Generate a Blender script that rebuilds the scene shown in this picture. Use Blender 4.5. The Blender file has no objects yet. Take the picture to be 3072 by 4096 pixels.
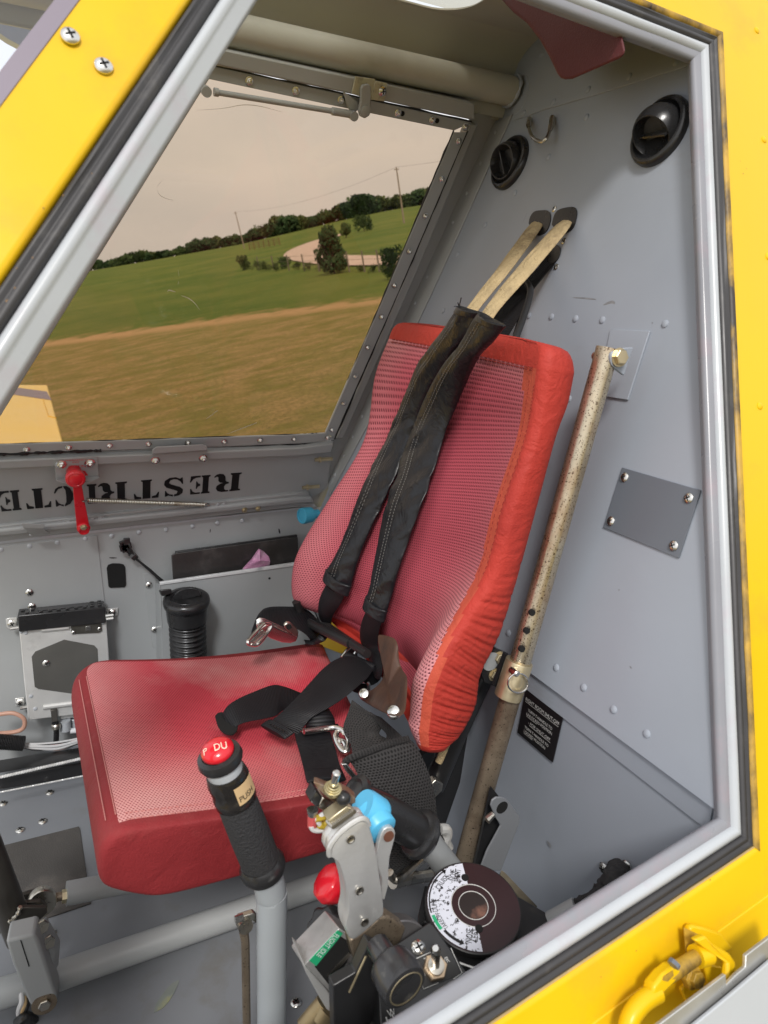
import bpy, bmesh, math, random
from mathutils import Vector, Matrix
random.seed(7)
SC = bpy.context.scene
COL = SC.collection
# ---------------------------------------------------------------- frame of reference
# The cockpit is modelled in the aircraft's own axes (x aft, y to the right wing, z up through the
# cabin roof, metres, origin at the photographer's eye), then every finished thing is turned
# nose-up to sit on its tail wheel on the field.
F = 2843.0; PPX, PPY = 1536.0, 2048.0
_Y = Vector((37-PPX, 1146-PPY, F)).normalized()
_X = Vector((7220-PPX, 1500-PPY, F)).normalized()
_X = (_X - _X.dot(_Y)*_Y).normalized()
_Z = _X.cross(_Y)
RM = Matrix((_X, _Y, _Z))
PITCH = math.radians(13.0); EYE = 2.7
sp, cp = math.sin(PITCH), math.cos(PITCH)
AT = Matrix(((cp, 0, sp), (0, 1, 0), (-sp, 0, cp)))
MW = Matrix.Translation((0, 0, EYE)) @ AT.to_4x4()
# ---------------------------------------------------------------- camera, sky, sun, exposure
cam_d = bpy.data.cameras.new('camera'); cam = bpy.data.objects.new('camera', cam_d); COL.objects.link(cam)
r_, d_, f_ = RM.col[0], RM.col[1], RM.col[2]
mm = Matrix(((r_[0], -d_[0], -f_[0]), (r_[1], -d_[1], -f_[1]), (r_[2], -d_[2], -f_[2]))).to_4x4()
cam.matrix_world = MW @ mm
cam_d.sensor_fit = 'VERTICAL'; cam_d.sensor_height = 36; cam_d.lens = F/4096*36
cam_d.clip_start = 0.02; cam_d.clip_end = 4000
cam_d.dof.use_dof = True; cam_d.dof.focus_distance = 0.95; cam_d.dof.aperture_fstop = 11.0
SC.camera = cam
SUN_EL, SUN_ROT = math.radians(52), math.radians(200)
w = bpy.data.worlds.new('World'); SC.world = w; w.use_nodes = True
nt = w.node_tree; bg = nt.nodes['Background']
sky = nt.nodes.new('ShaderNodeTexSky'); sky.sky_type = 'NISHITA'; sky.sun_disc = False
sky.sun_elevation = SUN_EL; sky.sun_rotation = SUN_ROT; sky.dust_density = 6; sky.air_density = 1.2
mx = nt.nodes.new('ShaderNodeMix'); mx.data_type = 'RGBA'; mx.inputs[0].default_value = 0.8
wtc = nt.nodes.new('ShaderNodeTexCoord'); wmp = nt.nodes.new('ShaderNodeMapping'); wmp.inputs['Scale'].default_value = (1, 1, 3.2)
wn_ = nt.nodes.new('ShaderNodeTexNoise'); wn_.inputs['Scale'].default_value = 2.2; wn_.inputs['Detail'].default_value = 5
nt.links.new(wtc.outputs['Generated'], wmp.inputs[0]); nt.links.new(wmp.outputs[0], wn_.inputs['Vector'])
wr_ = nt.nodes.new('ShaderNodeMix'); wr_.data_type = 'RGBA'; wr_.inputs[6].default_value = (11.2, 11.5, 11.9, 1); wr_.inputs[7].default_value = (13.8, 13.6, 13.5, 1)
wm_ = nt.nodes.new('ShaderNodeMapRange'); wm_.inputs[1].default_value = .35; wm_.inputs[2].default_value = .65
nt.links.new(wn_.outputs[0], wm_.inputs[0]); nt.links.new(wm_.outputs[0], wr_.inputs[0])
nt.links.new(sky.outputs[0], mx.inputs[6]); nt.links.new(wr_.outputs[2], mx.inputs[7])
nt.links.new(mx.outputs[2], bg.inputs[0]); bg.inputs[1].default_value = 0.108
sun_d = bpy.data.lights.new('sun', 'SUN'); sun_d.energy = 2.7; sun_d.angle = math.radians(11); sun_d.color = (1, .97, .93)
sun = bpy.data.objects.new('sun', sun_d); COL.objects.link(sun)
# soft light from above, behind the photographer and a little from the nose
SUNDIR = Vector((-.25, -1.0, 1.25)).normalized()
sun.rotation_euler = SUNDIR.to_track_quat('Z', 'Y').to_euler()
sky.sun_elevation = math.asin(SUNDIR.z); sky.sun_rotation = math.atan2(SUNDIR.x, SUNDIR.y)
SC.view_settings.view_transform = 'Standard'; SC.view_settings.look = 'None'
SC.view_settings.exposure = -0.1; SC.view_settings.gamma = 1
SC.cycles.max_bounces = 8; SC.cycles.transparent_max_bounces = 12
SC.cycles.caustics_reflective = False; SC.cycles.caustics_refractive = False

# ---------------------------------------------------------------- reading points off the sight lines
CR = {'D': (0, 0, 1.8517), 'S': (0, 0, 1), 'c1': (0, 0, .7233), 'c2': (700, 0, .7233), 'c3': (1800, 0, .7667), 'c4': (0, 1000, .7233),
      'c5': (0, 2000, .6028), 'c6': (0, 2900, .7233), 'c7': (1000, 1100, .7836), 'c8': (1900, 1200, .7064),
      'e1': (800, 2200, .6028), 'e2': (1700, 2400, .827), 'e3': (1100, 3000, .4954), 'e4': (1500, 3300, .6028),
      'e5': (2100, 3200, .5859), 'e6': (0, 1750, .5425), 'e7': (1150, 2950, .3617), 'e8': (1900, 2500, .3165)}
def ray(c, x, y):
    ox, oy, s = CR[c]
    return RM @ Vector((ox + x*s - PPX, oy + y*s - PPY, F))
def q(c, x, y, pl):
    r = ray(c, x, y); n = Vector(pl[0]); return r*(pl[1]/n.dot(r))
def ql(c, pts, pl): return [q(c, x, y, pl) for x, y in pts]
def off(pl, t): return (pl[0], pl[1] - t*Vector(pl[0]).length)
def XP(v): return ((1, 0, 0), v)
def YP(v): return ((0, 1, 0), v)
def ZP(v): return ((0, 0, 1), v)
BH = ((1, 0, -.25), .58)          # bulkhead behind the seat
LB = ((1, 0, 0), .487)            # its lower half
FD = ((0, 1, .438), 1.031)        # right-hand door and window
FW = ((0, 1, 0), 1.2)             # right-hand side wall
ND = ((0, 1, -.438), .469)        # plane of the open left-hand doorway
NV = Vector((0, -1, .438)).normalized()
def interp(tab, t):
    if t <= tab[0][0]: return tab[0][1]
    for (a, va), (b, vb) in zip(tab, tab[1:]):
        if t <= b: return va + (vb-va)*(t-a)/(b-a)
    return tab[-1][1]
def solve(c, x, y, fn, lo=.2, hi=2.0):
    r = ray(c, x, y).normalized()
    for _ in range(40):
        m = (lo+hi)/2
        if fn(r*m) > 0: hi = m
        else: lo = m
    return r*lo

# ---------------------------------------------------------------- objects
ROOTS = []
def _link(o): COL.objects.link(o); return o
def thing(name, label, cat, loc=(0, 0, 0), group=None, world=False):
    o = _link(bpy.data.objects.new(name, None)); o.location = loc; o.empty_display_size = .05
    o['label'] = label; o['category'] = cat
    if group: o['group'] = group
    if not world: ROOTS.append(o)
    return o
def tag(o, label, cat, group=None):
    o['label'] = label; o['category'] = cat
    if group: o['group'] = group
    return o
class MB:
    def __init__(s): s.v = []; s.f = []; s.mi = []; s.uv = []; s.wear = None
    def add(s, vs, fs, mi=0, uv=None):
        b = len(s.v); s.v += [tuple(p) for p in vs]
        for f in fs: s.f.append(tuple(i+b for i in f)); s.mi.append(mi)
        s.uv += (uv if uv else [(p[0]+p[1]*.3, p[2]+p[1]*.7) for p in vs])
        return s
    def build(s, name, mats, parent=None, bevel=0, seg=2, sub=0, smooth=True, world=False, angle=35, gpl=None):
        if not isinstance(mats, (list, tuple)): mats = [mats]
        xs = [p[0] for p in s.v]; ys = [p[1] for p in s.v]; zs = [p[2] for p in s.v]
        c = Vector(((min(xs)+max(xs))/2, (min(ys)+max(ys))/2, min(zs)))
        me = bpy.data.meshes.new(name)
        me.from_pydata([(p[0]-c.x, p[1]-c.y, p[2]-c.z) for p in s.v], [], s.f)
        for m in mats: me.materials.append(m)
        me.polygons.foreach_set('material_index', s.mi)
        ul = me.uv_layers.new(name='UVMap')
        for l in me.loops: ul.data[l.index].uv = s.uv[l.vertex_index]
        if s.wear is not None:
            at = me.attributes.new('wear', 'FLOAT', 'POINT'); at.data.foreach_set('value', (s.wear+[0.0]*len(s.v))[:len(s.v)])
        bm = bmesh.new(); bm.from_mesh(me)
        bmesh.ops.recalc_face_normals(bm, faces=bm.faces); bm.to_mesh(me); bm.free()
        if smooth:
            me.polygons.foreach_set('use_smooth', [True]*len(me.polygons))
            if not sub and hasattr(me, 'set_sharp_from_angle'): me.set_sharp_from_angle(angle=math.radians(angle))
        o = _link(bpy.data.objects.new(name, me))
        if parent:
            o.parent = parent; o.location = c - abs_loc(parent)
        else:
            o.location = c
            if not world: ROOTS.append(o)
        if bevel:
            b = o.modifiers.new('bevel', 'BEVEL'); b.width = bevel; b.segments = seg; b.limit_method = 'ANGLE'; b.angle_limit = math.radians(30); b.harden_normals = False
        if sub:
            b = o.modifiers.new('sub', 'SUBSURF'); b.levels = sub; b.render_levels = sub
        return o
    # ---- shapes
    def prism(s, pts, ext, mi=0):
        """polygon pts pushed along vector ext"""
        n = len(pts); e = Vector(ext)
        vs = [Vector(p) for p in pts] + [Vector(p)+e for p in pts]
        fs = [tuple(range(n)), tuple(range(2*n-1, n-1, -1))] + [(i, (i+1) % n, (i+1) % n+n, i+n) for i in range(n)]
        return s.add(vs, fs, mi)
    def box(s, c, ax, ay, az, mi=0):
        """centre, three half-axis vectors"""
        c, ax, ay, az = Vector(c), Vector(ax), Vector(ay), Vector(az)
        vs = [c+ax*i+ay*j+az*k for i in (-1, 1) for j in (-1, 1) for k in (-1, 1)]
        return s.add(vs, [(0, 1, 3, 2), (4, 6, 7, 5), (0, 4, 5, 1), (2, 3, 7, 6), (0, 2, 6, 4), (1, 5, 7, 3)], mi)
    def tube(s, pts, r, n=16, cap=True, mi=0, flat=None):
        pts = [Vector(p) for p in pts]
        rr = r if isinstance(r, (list, tuple)) else [r]*len(pts)
        t0 = (pts[1]-pts[0]).normalized()
        a = t0.orthogonal().normalized(); vs = []; uv = []; L = 0
        for i, p in enumerate(pts):
            t = (pts[min(i+1, len(pts)-1)]-pts[max(i-1, 0)]).normalized()
            a = (a - t*a.dot(t)).normalized(); b = t.cross(a)
            if i: L += (p-pts[i-1]).length
            for k in range(n):
                an = 2*math.pi*k/n
                vs.append(p + (a*math.cos(an)+b*math.sin(an))*rr[i]); uv.append((k/n*.1, L))
        fs = []
        for i in range(len(pts)-1):
            for k in range(n):
                fs.append((i*n+k, i*n+(k+1) % n, (i+1)*n+(k+1) % n, (i+1)*n+k))
        if cap:
            fs.append(tuple(range(n-1, -1, -1))); fs.append(tuple((len(pts)-1)*n+k for k in range(n)))
        return s.add(vs, fs, mi, uv)
    def lathe(s, base, axis, prof, n=24, mi=0, ref=None):
        """prof: list of (distance along axis, radius)"""
        base = Vector(base); t = Vector(axis).normalized(); a = (Vector(ref)-t*Vector(ref).dot(t)).normalized() if ref else t.orthogonal().normalized(); b = t.cross(a)
        vs = []
        for h, r in prof:
            for k in range(n):
                an = 2*math.pi*k/n; vs.append(base+t*h+(a*math.cos(an)+b*math.sin(an))*max(r, 1e-5))
        fs = []
        for i in range(len(prof)-1):
            for k in range(n): fs.append((i*n+k, i*n+(k+1) % n, (i+1)*n+(k+1) % n, (i+1)*n+k))
        fs.append(tuple(range(n-1, -1, -1))); fs.append(tuple((len(prof)-1)*n+k for k in range(n)))
        return s.add(vs, fs, mi)
    def ribbon(s, Lp, Rp, th, sm=4, mi=0, cross=4, crown=0.0, wob=0.0, cap=True):
        """flat webbing between two edge curves; th = thickness"""
        if sm > 1: Lp, Rp = spline(Lp, sm), spline(Rp, sm)
        n = len(Lp); m = cross
        top = []; bot = []; L = 0; uvt = []
        for i in range(n):
            l, r = Vector(Lp[i]), Vector(Rp[i])
            t = (Vector(Lp[min(i+1, n-1)])+Vector(Rp[min(i+1, n-1)])-Vector(Lp[max(i-1, 0)])-Vector(Rp[max(i-1, 0)]))
            nn = (r-l).cross(t).normalized()
            mid = (l+r)/2
            if i: L += (mid-pm).length
            pm = mid
            if i == 0: ref = nn
            if nn.dot(-mid) < 0: nn = -nn
            for k in range(m+1):
                u = k/m; e = 1-(2*u-1)**2
                hh = th*(.25+.75*e**.4) if k not in (0, m) else th*.25
                cr = crown*e + wob*math.sin(i*.9+k*2.1)*e
                p = l.lerp(r, u)+nn*cr
                top.append(p+nn*hh/2); bot.append(p-nn*hh/2)
                uvt.append(((l-r).length*u, L))
        fs = []; N = m+1; o = n*N
        for i in range(n-1):
            for k in range(m):
                a = i*N+k; fs.append((a, a+1, a+N+1, a+N)); fs.append((o+a, o+a+N, o+a+N+1, o+a+1))
            fs.append((i*N, (i+1)*N, o+(i+1)*N, o+i*N)); fs.append((i*N+m, o+i*N+m, o+(i+1)*N+m, (i+1)*N+m))
        for k in range(m):
            fs.append((k, o+k, o+k+1, k+1)); a = (n-1)*N+k; fs.append((a, a+1, o+a+1, o+a))
        return s.add(top+bot, fs, mi, uvt+uvt)
    def sphere(s, c, r, n=16, mi=0, sc=(1, 1, 1)):
        prof = [(-r*math.cos(math.pi*i/10), r*math.sin(math.pi*i/10)) for i in range(11)]
        b = len(s.v); s.lathe(c, (0, 0, 1), prof, n, mi)
        c = Vector(c)
        for i in range(b, len(s.v)):
            p = Vector(s.v[i])-c; s.v[i] = (c.x+p.x*sc[0], c.y+p.y*sc[1], c.z+p.z*sc[2])
        return s
def abs_loc(o):
    l = Vector(o.location)
    while o.parent: o = o.parent; l += o.location
    return l
def spline(P, k):
    P = [Vector(p) for p in P]; out = []
    for i in range(len(P)-1):
        p0, p1, p2, p3 = P[max(i-1, 0)], P[i], P[i+1], P[min(i+2, len(P)-1)]
        for j in range(k):
            t = j/k
            out.append(.5*((2*p1)+(p2-p0)*t+(2*p0-5*p1+4*p2-p3)*t*t+(3*p1-p0-3*p2+p3)*t**3))
    out.append(P[-1]); return out
def stamp(mesh, name, parent, pos, nrm, rot=0, sc=1):
    """a copy of a small fitting (mesh modelled along +z) as a part of parent, sitting at pos and facing nrm"""
    o = _link(bpy.data.objects.new(name, mesh))
    qn = Vector(nrm).normalized().to_track_quat('Z', 'Y')
    m = qn.to_matrix() @ Matrix.Rotation(rot, 3, 'Z')
    M4 = m.to_4x4(); M4.translation = Vector(pos)-(abs_loc(parent) if parent else Vector())
    o.parent = parent; o.matrix_basis = M4 @ Matrix.Scale(sc, 4)
    return o
def mesh_of(mb, name, mats):
    o = mb.build(name, mats); ROOTS.remove(o); me = o.data
    c = Vector(o.location); me.transform(Matrix.Translation(c)); bpy.data.objects.remove(o); return me

# ---------------------------------------------------------------- materials
def nodes(name):
    m = bpy.data.materials.new(name); m.use_nodes = True; t = m.node_tree
    return m, t, t.nodes['Principled BSDF'], t.nodes.new('ShaderNodeTexCoord')
def mat(name, col, rough=.5, metal=0, var=.06, vscale=6, bump=.0, bscale=300, dirt=None, dscale=8, dcut=.55, spec=.5, coat=0, fleck=None, fscale=120, fcut=.68, dstretch=None, rvar=.1, sheen=0, bump2=0, b2scale=35):
    m, t, b, tc = nodes(name); N, Lk = t.nodes, t.links
    crd = tc.outputs['Object']
    nz = N.new('ShaderNodeTexNoise'); nz.inputs['Scale'].default_value = vscale; nz.inputs['Detail'].default_value = 6
    Lk.new(crd, nz.inputs['Vector'])
    rp = N.new('ShaderNodeMapRange'); rp.inputs[1].default_value = .25; rp.inputs[2].default_value = .75; rp.inputs[3].default_value = 1-var; rp.inputs[4].default_value = 1+var
    Lk.new(nz.outputs[0], rp.inputs[0])
    mul = N.new('ShaderNodeVectorMath'); mul.operation = 'SCALE'; mul.inputs[0].default_value = col; Lk.new(rp.outputs[0], mul.inputs['Scale'])
    cur = mul.outputs[0]
    def overlay(cur, color, scale, cut, soft, stretch=None):
        n2 = N.new('ShaderNodeTexNoise'); n2.inputs['Scale'].default_value = scale; n2.inputs['Detail'].default_value = 8; n2.inputs['Roughness'].default_value = .65
        if stretch:
            mp = N.new('ShaderNodeMapping'); mp.inputs['Scale'].default_value = stretch; Lk.new(crd, mp.inputs[0]); Lk.new(mp.outputs[0], n2.inputs['Vector'])
        else: Lk.new(crd, n2.inputs['Vector'])
        mr = N.new('ShaderNodeMapRange'); mr.inputs[1].default_value = cut; mr.inputs[2].default_value = cut+soft; Lk.new(n2.outputs[0], mr.inputs[0])
        mi = N.new('ShaderNodeMix'); mi.data_type = 'RGBA'; Lk.new(mr.outputs[0], mi.inputs[0]); Lk.new(cur, mi.inputs[6]); mi.inputs[7].default_value = (*color, 1)
        return mi.outputs[2]
    if dirt: cur = overlay(cur, dirt, dscale, dcut, .18, dstretch)
    if fleck: cur = overlay(cur, fleck, fscale, fcut, .03)
    Lk.new(cur, b.inputs['Base Color'])
    rr = N.new('ShaderNodeMapRange'); rr.inputs[1].default_value = .3; rr.inputs[2].default_value = .7; rr.inputs[3].default_value = max(rough-rvar, .03); rr.inputs[4].default_value = min(rough+rvar, 1); Lk.new(nz.outputs[0], rr.inputs[0]); Lk.new(rr.outputs[0], b.inputs['Roughness'])
    b.inputs['Metallic'].default_value = metal; b.inputs['Specular IOR Level'].default_value = spec
    if coat: b.inputs['Coat Weight'].default_value = coat; b.inputs['Coat Roughness'].default_value = .15
    if sheen: b.inputs['Sheen Weight'].default_value = sheen; b.inputs['Sheen Roughness'].default_value = .4
    if bump:
        n3 = N.new('ShaderNodeTexNoise'); n3.inputs['Scale'].default_value = bscale; n3.inputs['Detail'].default_value = 4; Lk.new(crd, n3.inputs['Vector'])
        bp = N.new('ShaderNodeBump'); bp.inputs['Strength'].default_value = bump; bp.inputs['Distance'].default_value = .002; Lk.new(n3.outputs[0], bp.inputs['Height']); Lk.new(bp.outputs[0], b.inputs['Normal'])
        if bump2:
            n4 = N.new('ShaderNodeTexNoise'); n4.inputs['Scale'].default_value = b2scale; n4.inputs['Detail'].default_value = 3; n4.inputs['Distortion'].default_value = 1.2; Lk.new(crd, n4.inputs['Vector'])
            b4 = N.new('ShaderNodeBump'); b4.inputs['Strength'].default_value = bump2; b4.inputs['Distance'].default_value = .006; Lk.new(n4.outputs[0], b4.inputs['Height']); Lk.new(b4.outputs[0], bp.inputs['Normal'])
    return m
def weave(name, col, dark, pitch, worn=None, wscale=9, wcut=.5, rough=.75, bump=.5, hole=.35, hexa=True, sheen=.2, coord='UV', ribs=False, wamt=1.0):
    m, t, b, tc = nodes(name); N, Lk = t.nodes, t.links
    sx = N.new('ShaderNodeSeparateXYZ'); Lk.new(tc.outputs[coord], sx.inputs[0])
    U, V = sx.outputs[0], sx.outputs[1]
    def M(op, a, b_=None):
        n = N.new('ShaderNodeMath'); n.operation = op
        for i, v in enumerate((a, b_)):
            if v is None: continue
            if isinstance(v, (int, float)): n.inputs[i].default_value = v
            else: Lk.new(v, n.inputs[i])
        return n.outputs[0]
    k = 2*math.pi/pitch
    if ribs: h = M('MULTIPLY', M('ADD', M('SINE', M('MULTIPLY', V, k)), 1), .5)
    elif hexa:
        a = M('COSINE', M('MULTIPLY', V, k*1.15))
        b1 = M('COSINE', M('ADD', M('MULTIPLY', U, k), M('MULTIPLY', V, k*.577)))
        c1 = M('COSINE', M('SUBTRACT', M('MULTIPLY', U, k), M('MULTIPLY', V, k*.577)))
        h = M('DIVIDE', M('ADD', M('ADD', M('ADD', a, b1), c1), 1.5), 4.5)
    else:
        h = M('MULTIPLY', M('ADD', M('MULTIPLY', M('SINE', M('MULTIPLY', U, k)), M('SINE', M('MULTIPLY', V, k))), 1), .5)
    mr = N.new('ShaderNodeMapRange'); mr.inputs[1].default_value = hole; mr.inputs[2].default_value = hole+.35; Lk.new(h, mr.inputs[0])
    nz = N.new('ShaderNodeTexNoise'); nz.inputs['Scale'].default_value = wscale; nz.inputs['Detail'].default_value = 7; nz.inputs['Roughness'].default_value = .6; Lk.new(tc.outputs['Object'], nz.inputs['Vector'])
    wr = N.new('ShaderNodeMapRange'); wr.inputs[1].default_value = wcut; wr.inputs[2].default_value = wcut+.22; Lk.new(nz.outputs[0], wr.inputs[0])
    at = N.new('ShaderNodeAttribute'); at.attribute_name = 'wear'
    mw = N.new('ShaderNodeMix'); mw.data_type = 'RGBA'; am = M('MULTIPLY', at.outputs['Fac'], M('ADD', M('MULTIPLY', nz.outputs[0], 1.1), .35)); ao = M('MAXIMUM', M('MULTIPLY', wr.outputs[0], wamt), am); Lk.new(ao, mw.inputs[0]); mw.inputs[6].default_value = (*col, 1); mw.inputs[7].default_value = (*(worn or col), 1)
    mi = N.new('ShaderNodeMix'); mi.data_type = 'RGBA'; Lk.new(mr.outputs[0], mi.inputs[0]); mi.inputs[7].default_value = (*dark, 1); Lk.new(mw.outputs[2], mi.inputs[6])
    Lk.new(mi.outputs[2], b.inputs['Base Color']); b.inputs['Roughness'].default_value = rough; b.inputs['Specular IOR Level'].default_value = .3
    b.inputs['Sheen Weight'].default_value = sheen; b.inputs['Sheen Roughness'].default_value = .4
    bp = N.new('ShaderNodeBump'); bp.invert = True; bp.inputs['Strength'].default_value = bump; bp.inputs['Distance'].default_value = .001; Lk.new(h, bp.inputs['Height']); Lk.new(bp.outputs[0], b.inputs['Normal'])
    return m
GR = (.345, .358, .36)
M_ = dict(
    gray=mat('grey_paint', GR, .42, var=.07, vscale=5, bump=.04, bscale=90, bump2=.07, b2scale=9, dirt=(.24, .235, .22), dscale=5, dcut=.62, fleck=(.10, .10, .095), fscale=26, fcut=.78),
    gray_b=mat('bulkhead_grey_paint', (.32, .35, .40), .40, var=.10, vscale=3, bump=.05, bscale=90, bump2=.10, b2scale=7, dirt=(.25, .245, .245), dscale=4, dcut=.60, fleck=(.12, .12, .12), fscale=22, fcut=.80, dstretch=(1, .5, 1.6)),
    gray_f=mat('floor_grey_paint', (.19, .20, .215), .45, var=.08, vscale=7, bump=.06, bscale=50, dirt=(.16, .155, .145), dscale=9, dcut=.56, fleck=(.05, .045, .04), fscale=35, fcut=.74),
    gray_d=mat('dark_grey_paint', (.13, .145, .17), .38, var=.05, bump=.04, bscale=80),
    ceil=mat('ceiling_paint', (.47, .475, .43), .5, var=.06, vscale=4, bump=.05, bscale=40, dirt=(.36, .36, .32), dscale=4, dcut=.58),
    frame=mat('door_tube_paint', (.43, .455, .48), .3, var=.05, vscale=9, bump=.08, bscale=25, dirt=(.42, .38, .42), dscale=14, dcut=.56, fleck=(.75, .76, .76), fscale=22, fcut=.72, coat=.3),
    rubber=mat('seal_rubber', (.035, .034, .036), .42, var=.2, vscale=14, bump=.1, bscale=90, dirt=(.09, .085, .08), dscale=20, dcut=.55),
    yellow=mat('yellow_paint', (.74, .46, .006), .36, var=.05, vscale=5, bump=.04, bscale=60, bump2=.05, b2scale=10, dirt=(.66, .37, .02), dscale=6, dcut=.55, fleck=(.25, .12, .02), fscale=48, fcut=.72, coat=.08, spec=.3),
    stain=mat('stained_yellow_edge', (.45, .27, .03), .5, var=.3, vscale=30, dirt=(.03, .022, .018), dscale=22, dcut=.44, dstretch=(1, 1, .35), bump=.2, bscale=120),
    black=mat('black_plastic', (.020, .020, .021), .30, var=.2, vscale=20, bump=.08, bscale=200, dirt=(.05, .045, .04), dscale=25, dcut=.6),
    black_m=mat('black_painted_metal', (.018, .018, .019), .33, var=.2, bump=.05, bscale=90, dirt=(.07, .06, .05), dscale=18, dcut=.6, fleck=(.2, .18, .15), fscale=70, fcut=.76),
    hole=mat('dark_cavity', (.004, .004, .004), .9, var=.1),
    foam=mat('foam_grip', (.028, .028, .03), .8, var=.1, bump=.9, bscale=420),
    alu=mat('brushed_aluminium', (.74, .74, .72), .38, .45, var=.05, vscale=30, bump=.06, bscale=200, dirt=(.5, .5, .48), dscale=20, dcut=.6),
    cast=mat('cast_aluminium', (.62, .62, .61), .45, .55, var=.05, vscale=12, bump=.15, bscale=260, dirt=(.42, .36, .27), dscale=22, dcut=.58),
    steel=mat('worn_steel', (.55, .52, .46), .3, 1, var=.15, vscale=40, dirt=(.22, .15, .08), dscale=40, dcut=.55),
    chrome=mat('chrome', (.70, .69, .66), .24, 1, var=.04, dirt=(.4, .33, .22), dscale=60, dcut=.62),
    rust=mat('rusty_chrome_tube', (.55, .48, .36), .30, .85, var=.2, vscale=12, dirt=(.33, .18, .085), dscale=11, dcut=.44, fleck=(.07, .035, .02), fscale=520, fcut=.57, dstretch=(1, 1, .5)),
    dsteel=mat('dark_bare_steel', (.085, .078, .068), .38, .6, var=.3, vscale=20, dirt=(.16, .12, .07), dscale=14, dcut=.58),
    rust_d=mat('dull_rusted_tube', (.25, .20, .145), .42, .6, var=.2, vscale=14, dirt=(.09, .055, .035), dscale=12, dcut=.48, fleck=(.03, .02, .015), fscale=400, fcut=.6),
    collar=mat('cadmium_collar', (.60, .51, .33), .36, .8, var=.12, vscale=25, dirt=(.25, .19, .11), dscale=30, dcut=.56, fleck=(.04, .03, .02), fscale=90, fcut=.70),
    redp=mat('red_paint', (.60, .012, .022), .33, var=.08, vscale=30, coat=.3, fleck=(.25, .01, .01), fscale=60, fcut=.7),
    redpl=mat('red_plastic', (.62, .010, .022), .25, var=.05, coat=.4),
    cyan=mat('blue_plastic', (.10, .48, .76), .38, var=.05, vscale=40, bump=.05, bscale=100),
    cyan_d=mat('dull_blue_plastic', (.05, .33, .50), .45, var=.08),
    brown=mat('brown_leather', (.075, .035, .02), .6, var=.25, vscale=20, bump=.3, bscale=160, dirt=(.035, .02, .014), dscale=18, dcut=.52),
    ltan=mat('tan_rope_sleeve', (.46, .35, .19), .85, var=.2, vscale=40, bump=.8, bscale=420, bump2=.8, b2scale=55, dirt=(.2, .14, .08), dscale=26, dcut=.54),
    leather=mat('black_leather', (.0075, .008, .0105), .36, var=.3, vscale=18, bump=.2, bscale=160, bump2=.5, b2scale=34, dirt=(.022, .015, .012), dscale=9, dcut=.60, spec=.42),
    redcl=mat('red_cloth', (.42, .030, .018), .72, var=.07, vscale=8, bump=.35, bscale=600, bump2=.35, b2scale=60, dirt=(.34, .022, .015), dscale=7, dcut=.5),
    redcl2=mat('faded_red_piping', (.50, .072, .036), .75, var=.08, vscale=12, bump=.3, bscale=600, bump2=.3, b2scale=70, dirt=(.46, .05, .03), dscale=9, dcut=.5),
    redcl3=mat('dark_red_cloth', (.24, .016, .020), .7, var=.12, vscale=8, bump=.35, bscale=600, bump2=.35, b2scale=28, dirt=(.26, .035, .035), dscale=11, dcut=.54),
    thread=mat('red_thread', (.24, .02, .014), .8),
    threadp=mat('pale_thread', (.55, .22, .2), .8),
    threadg=mat('grey_thread', (.16, .155, .145), .8),
    headred=mat('headrest_red', (.085, .005, .008), .62, var=.05, bump=.2, bscale=500, sheen=.15),
    white=mat('white_paint', (.75, .76, .78), .5, var=.04),
    ink=mat('black_ink', (.008, .008, .009), .35, var=.1),
    redink=mat('red_ink', (.55, .02, .03), .5),
    whiteink=mat('white_ink', (.6, .6, .58), .5, var=.2, vscale=300),
    green=mat('green_decal', (.02, .38, .17), .45),
    maroon=mat('dial_black_red', (.028, .010, .012), .34, var=.2, bump=.03, fleck=(.25, .22, .2), fscale=60, fcut=.77),
    copper=mat('worn_copper', (.23, .10, .065), .45, .5, var=.2, vscale=90, bump=.2, bscale=300),
    decal=mat('chipped_white_decal', (.66, .68, .76), .5, var=.04, fleck=(.02, .018, .02), fscale=230, fcut=.56),
    rubbermat=mat('worn_black_mat', (.065, .06, .055), .8, var=.25, vscale=14, bump=.3, bscale=500, dirt=(.13, .115, .10), dscale=10, dcut=.52),
    anodbk=mat('worn_black_knob', (.03, .03, .032), .3, var=.3, vscale=25, dirt=(.24, .23, .2), dscale=28, dcut=.56, coat=.3),
    tape=mat('masking_tape', (.60, .42, .22), .8, var=.08),
    wirew=mat('white_wire', (.6, .6, .6), .5), wirey=mat('yellow_wire', (.45, .32, .03), .5), wirer=mat('red_terminal', (.5, .08, .08), .5), wireb=mat('copper_braid', (.45, .25, .18), .5),
    pinkbag=mat('pink_plastic_bag', (.62, .30, .48), .3, var=.3, vscale=60, dirt=(.75, .7, .7), dscale=40, dcut=.5, bump=.5, bscale=90),
    sticker=mat('placard_black', (.010, .009, .010), .4, var=.1, fleck=(.35, .33, .3), fscale=60, fcut=.80),
)
WB = weave('black_webbing', (.012, .012, .015), (.005, .005, .006), .0022, rough=.5, bump=.4, ribs=True, worn=(.020, .020, .024), sheen=0)
WN = weave('black_net_webbing', (.035, .033, .033), (.004, .004, .004), .0036, rough=.75, bump=.8, worn=(.10, .092, .088), wscale=16, wcut=.58, sheen=.05)
FMB = weave('red_spacer_mesh_back', (.42, .070, .098), (.085, .006, .016), .0042, worn=(.66, .30, .31), wscale=4.5, wcut=.54, wamt=.35, bump=.5, sheen=0, hole=.40)
FMS = weave('red_spacer_mesh_seat', (.60, .060, .085), (.26, .012, .026), .0034, worn=(.66, .33, .31), wscale=5.5, wcut=.47, wamt=.7, bump=.4, sheen=0, hole=.42)
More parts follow.
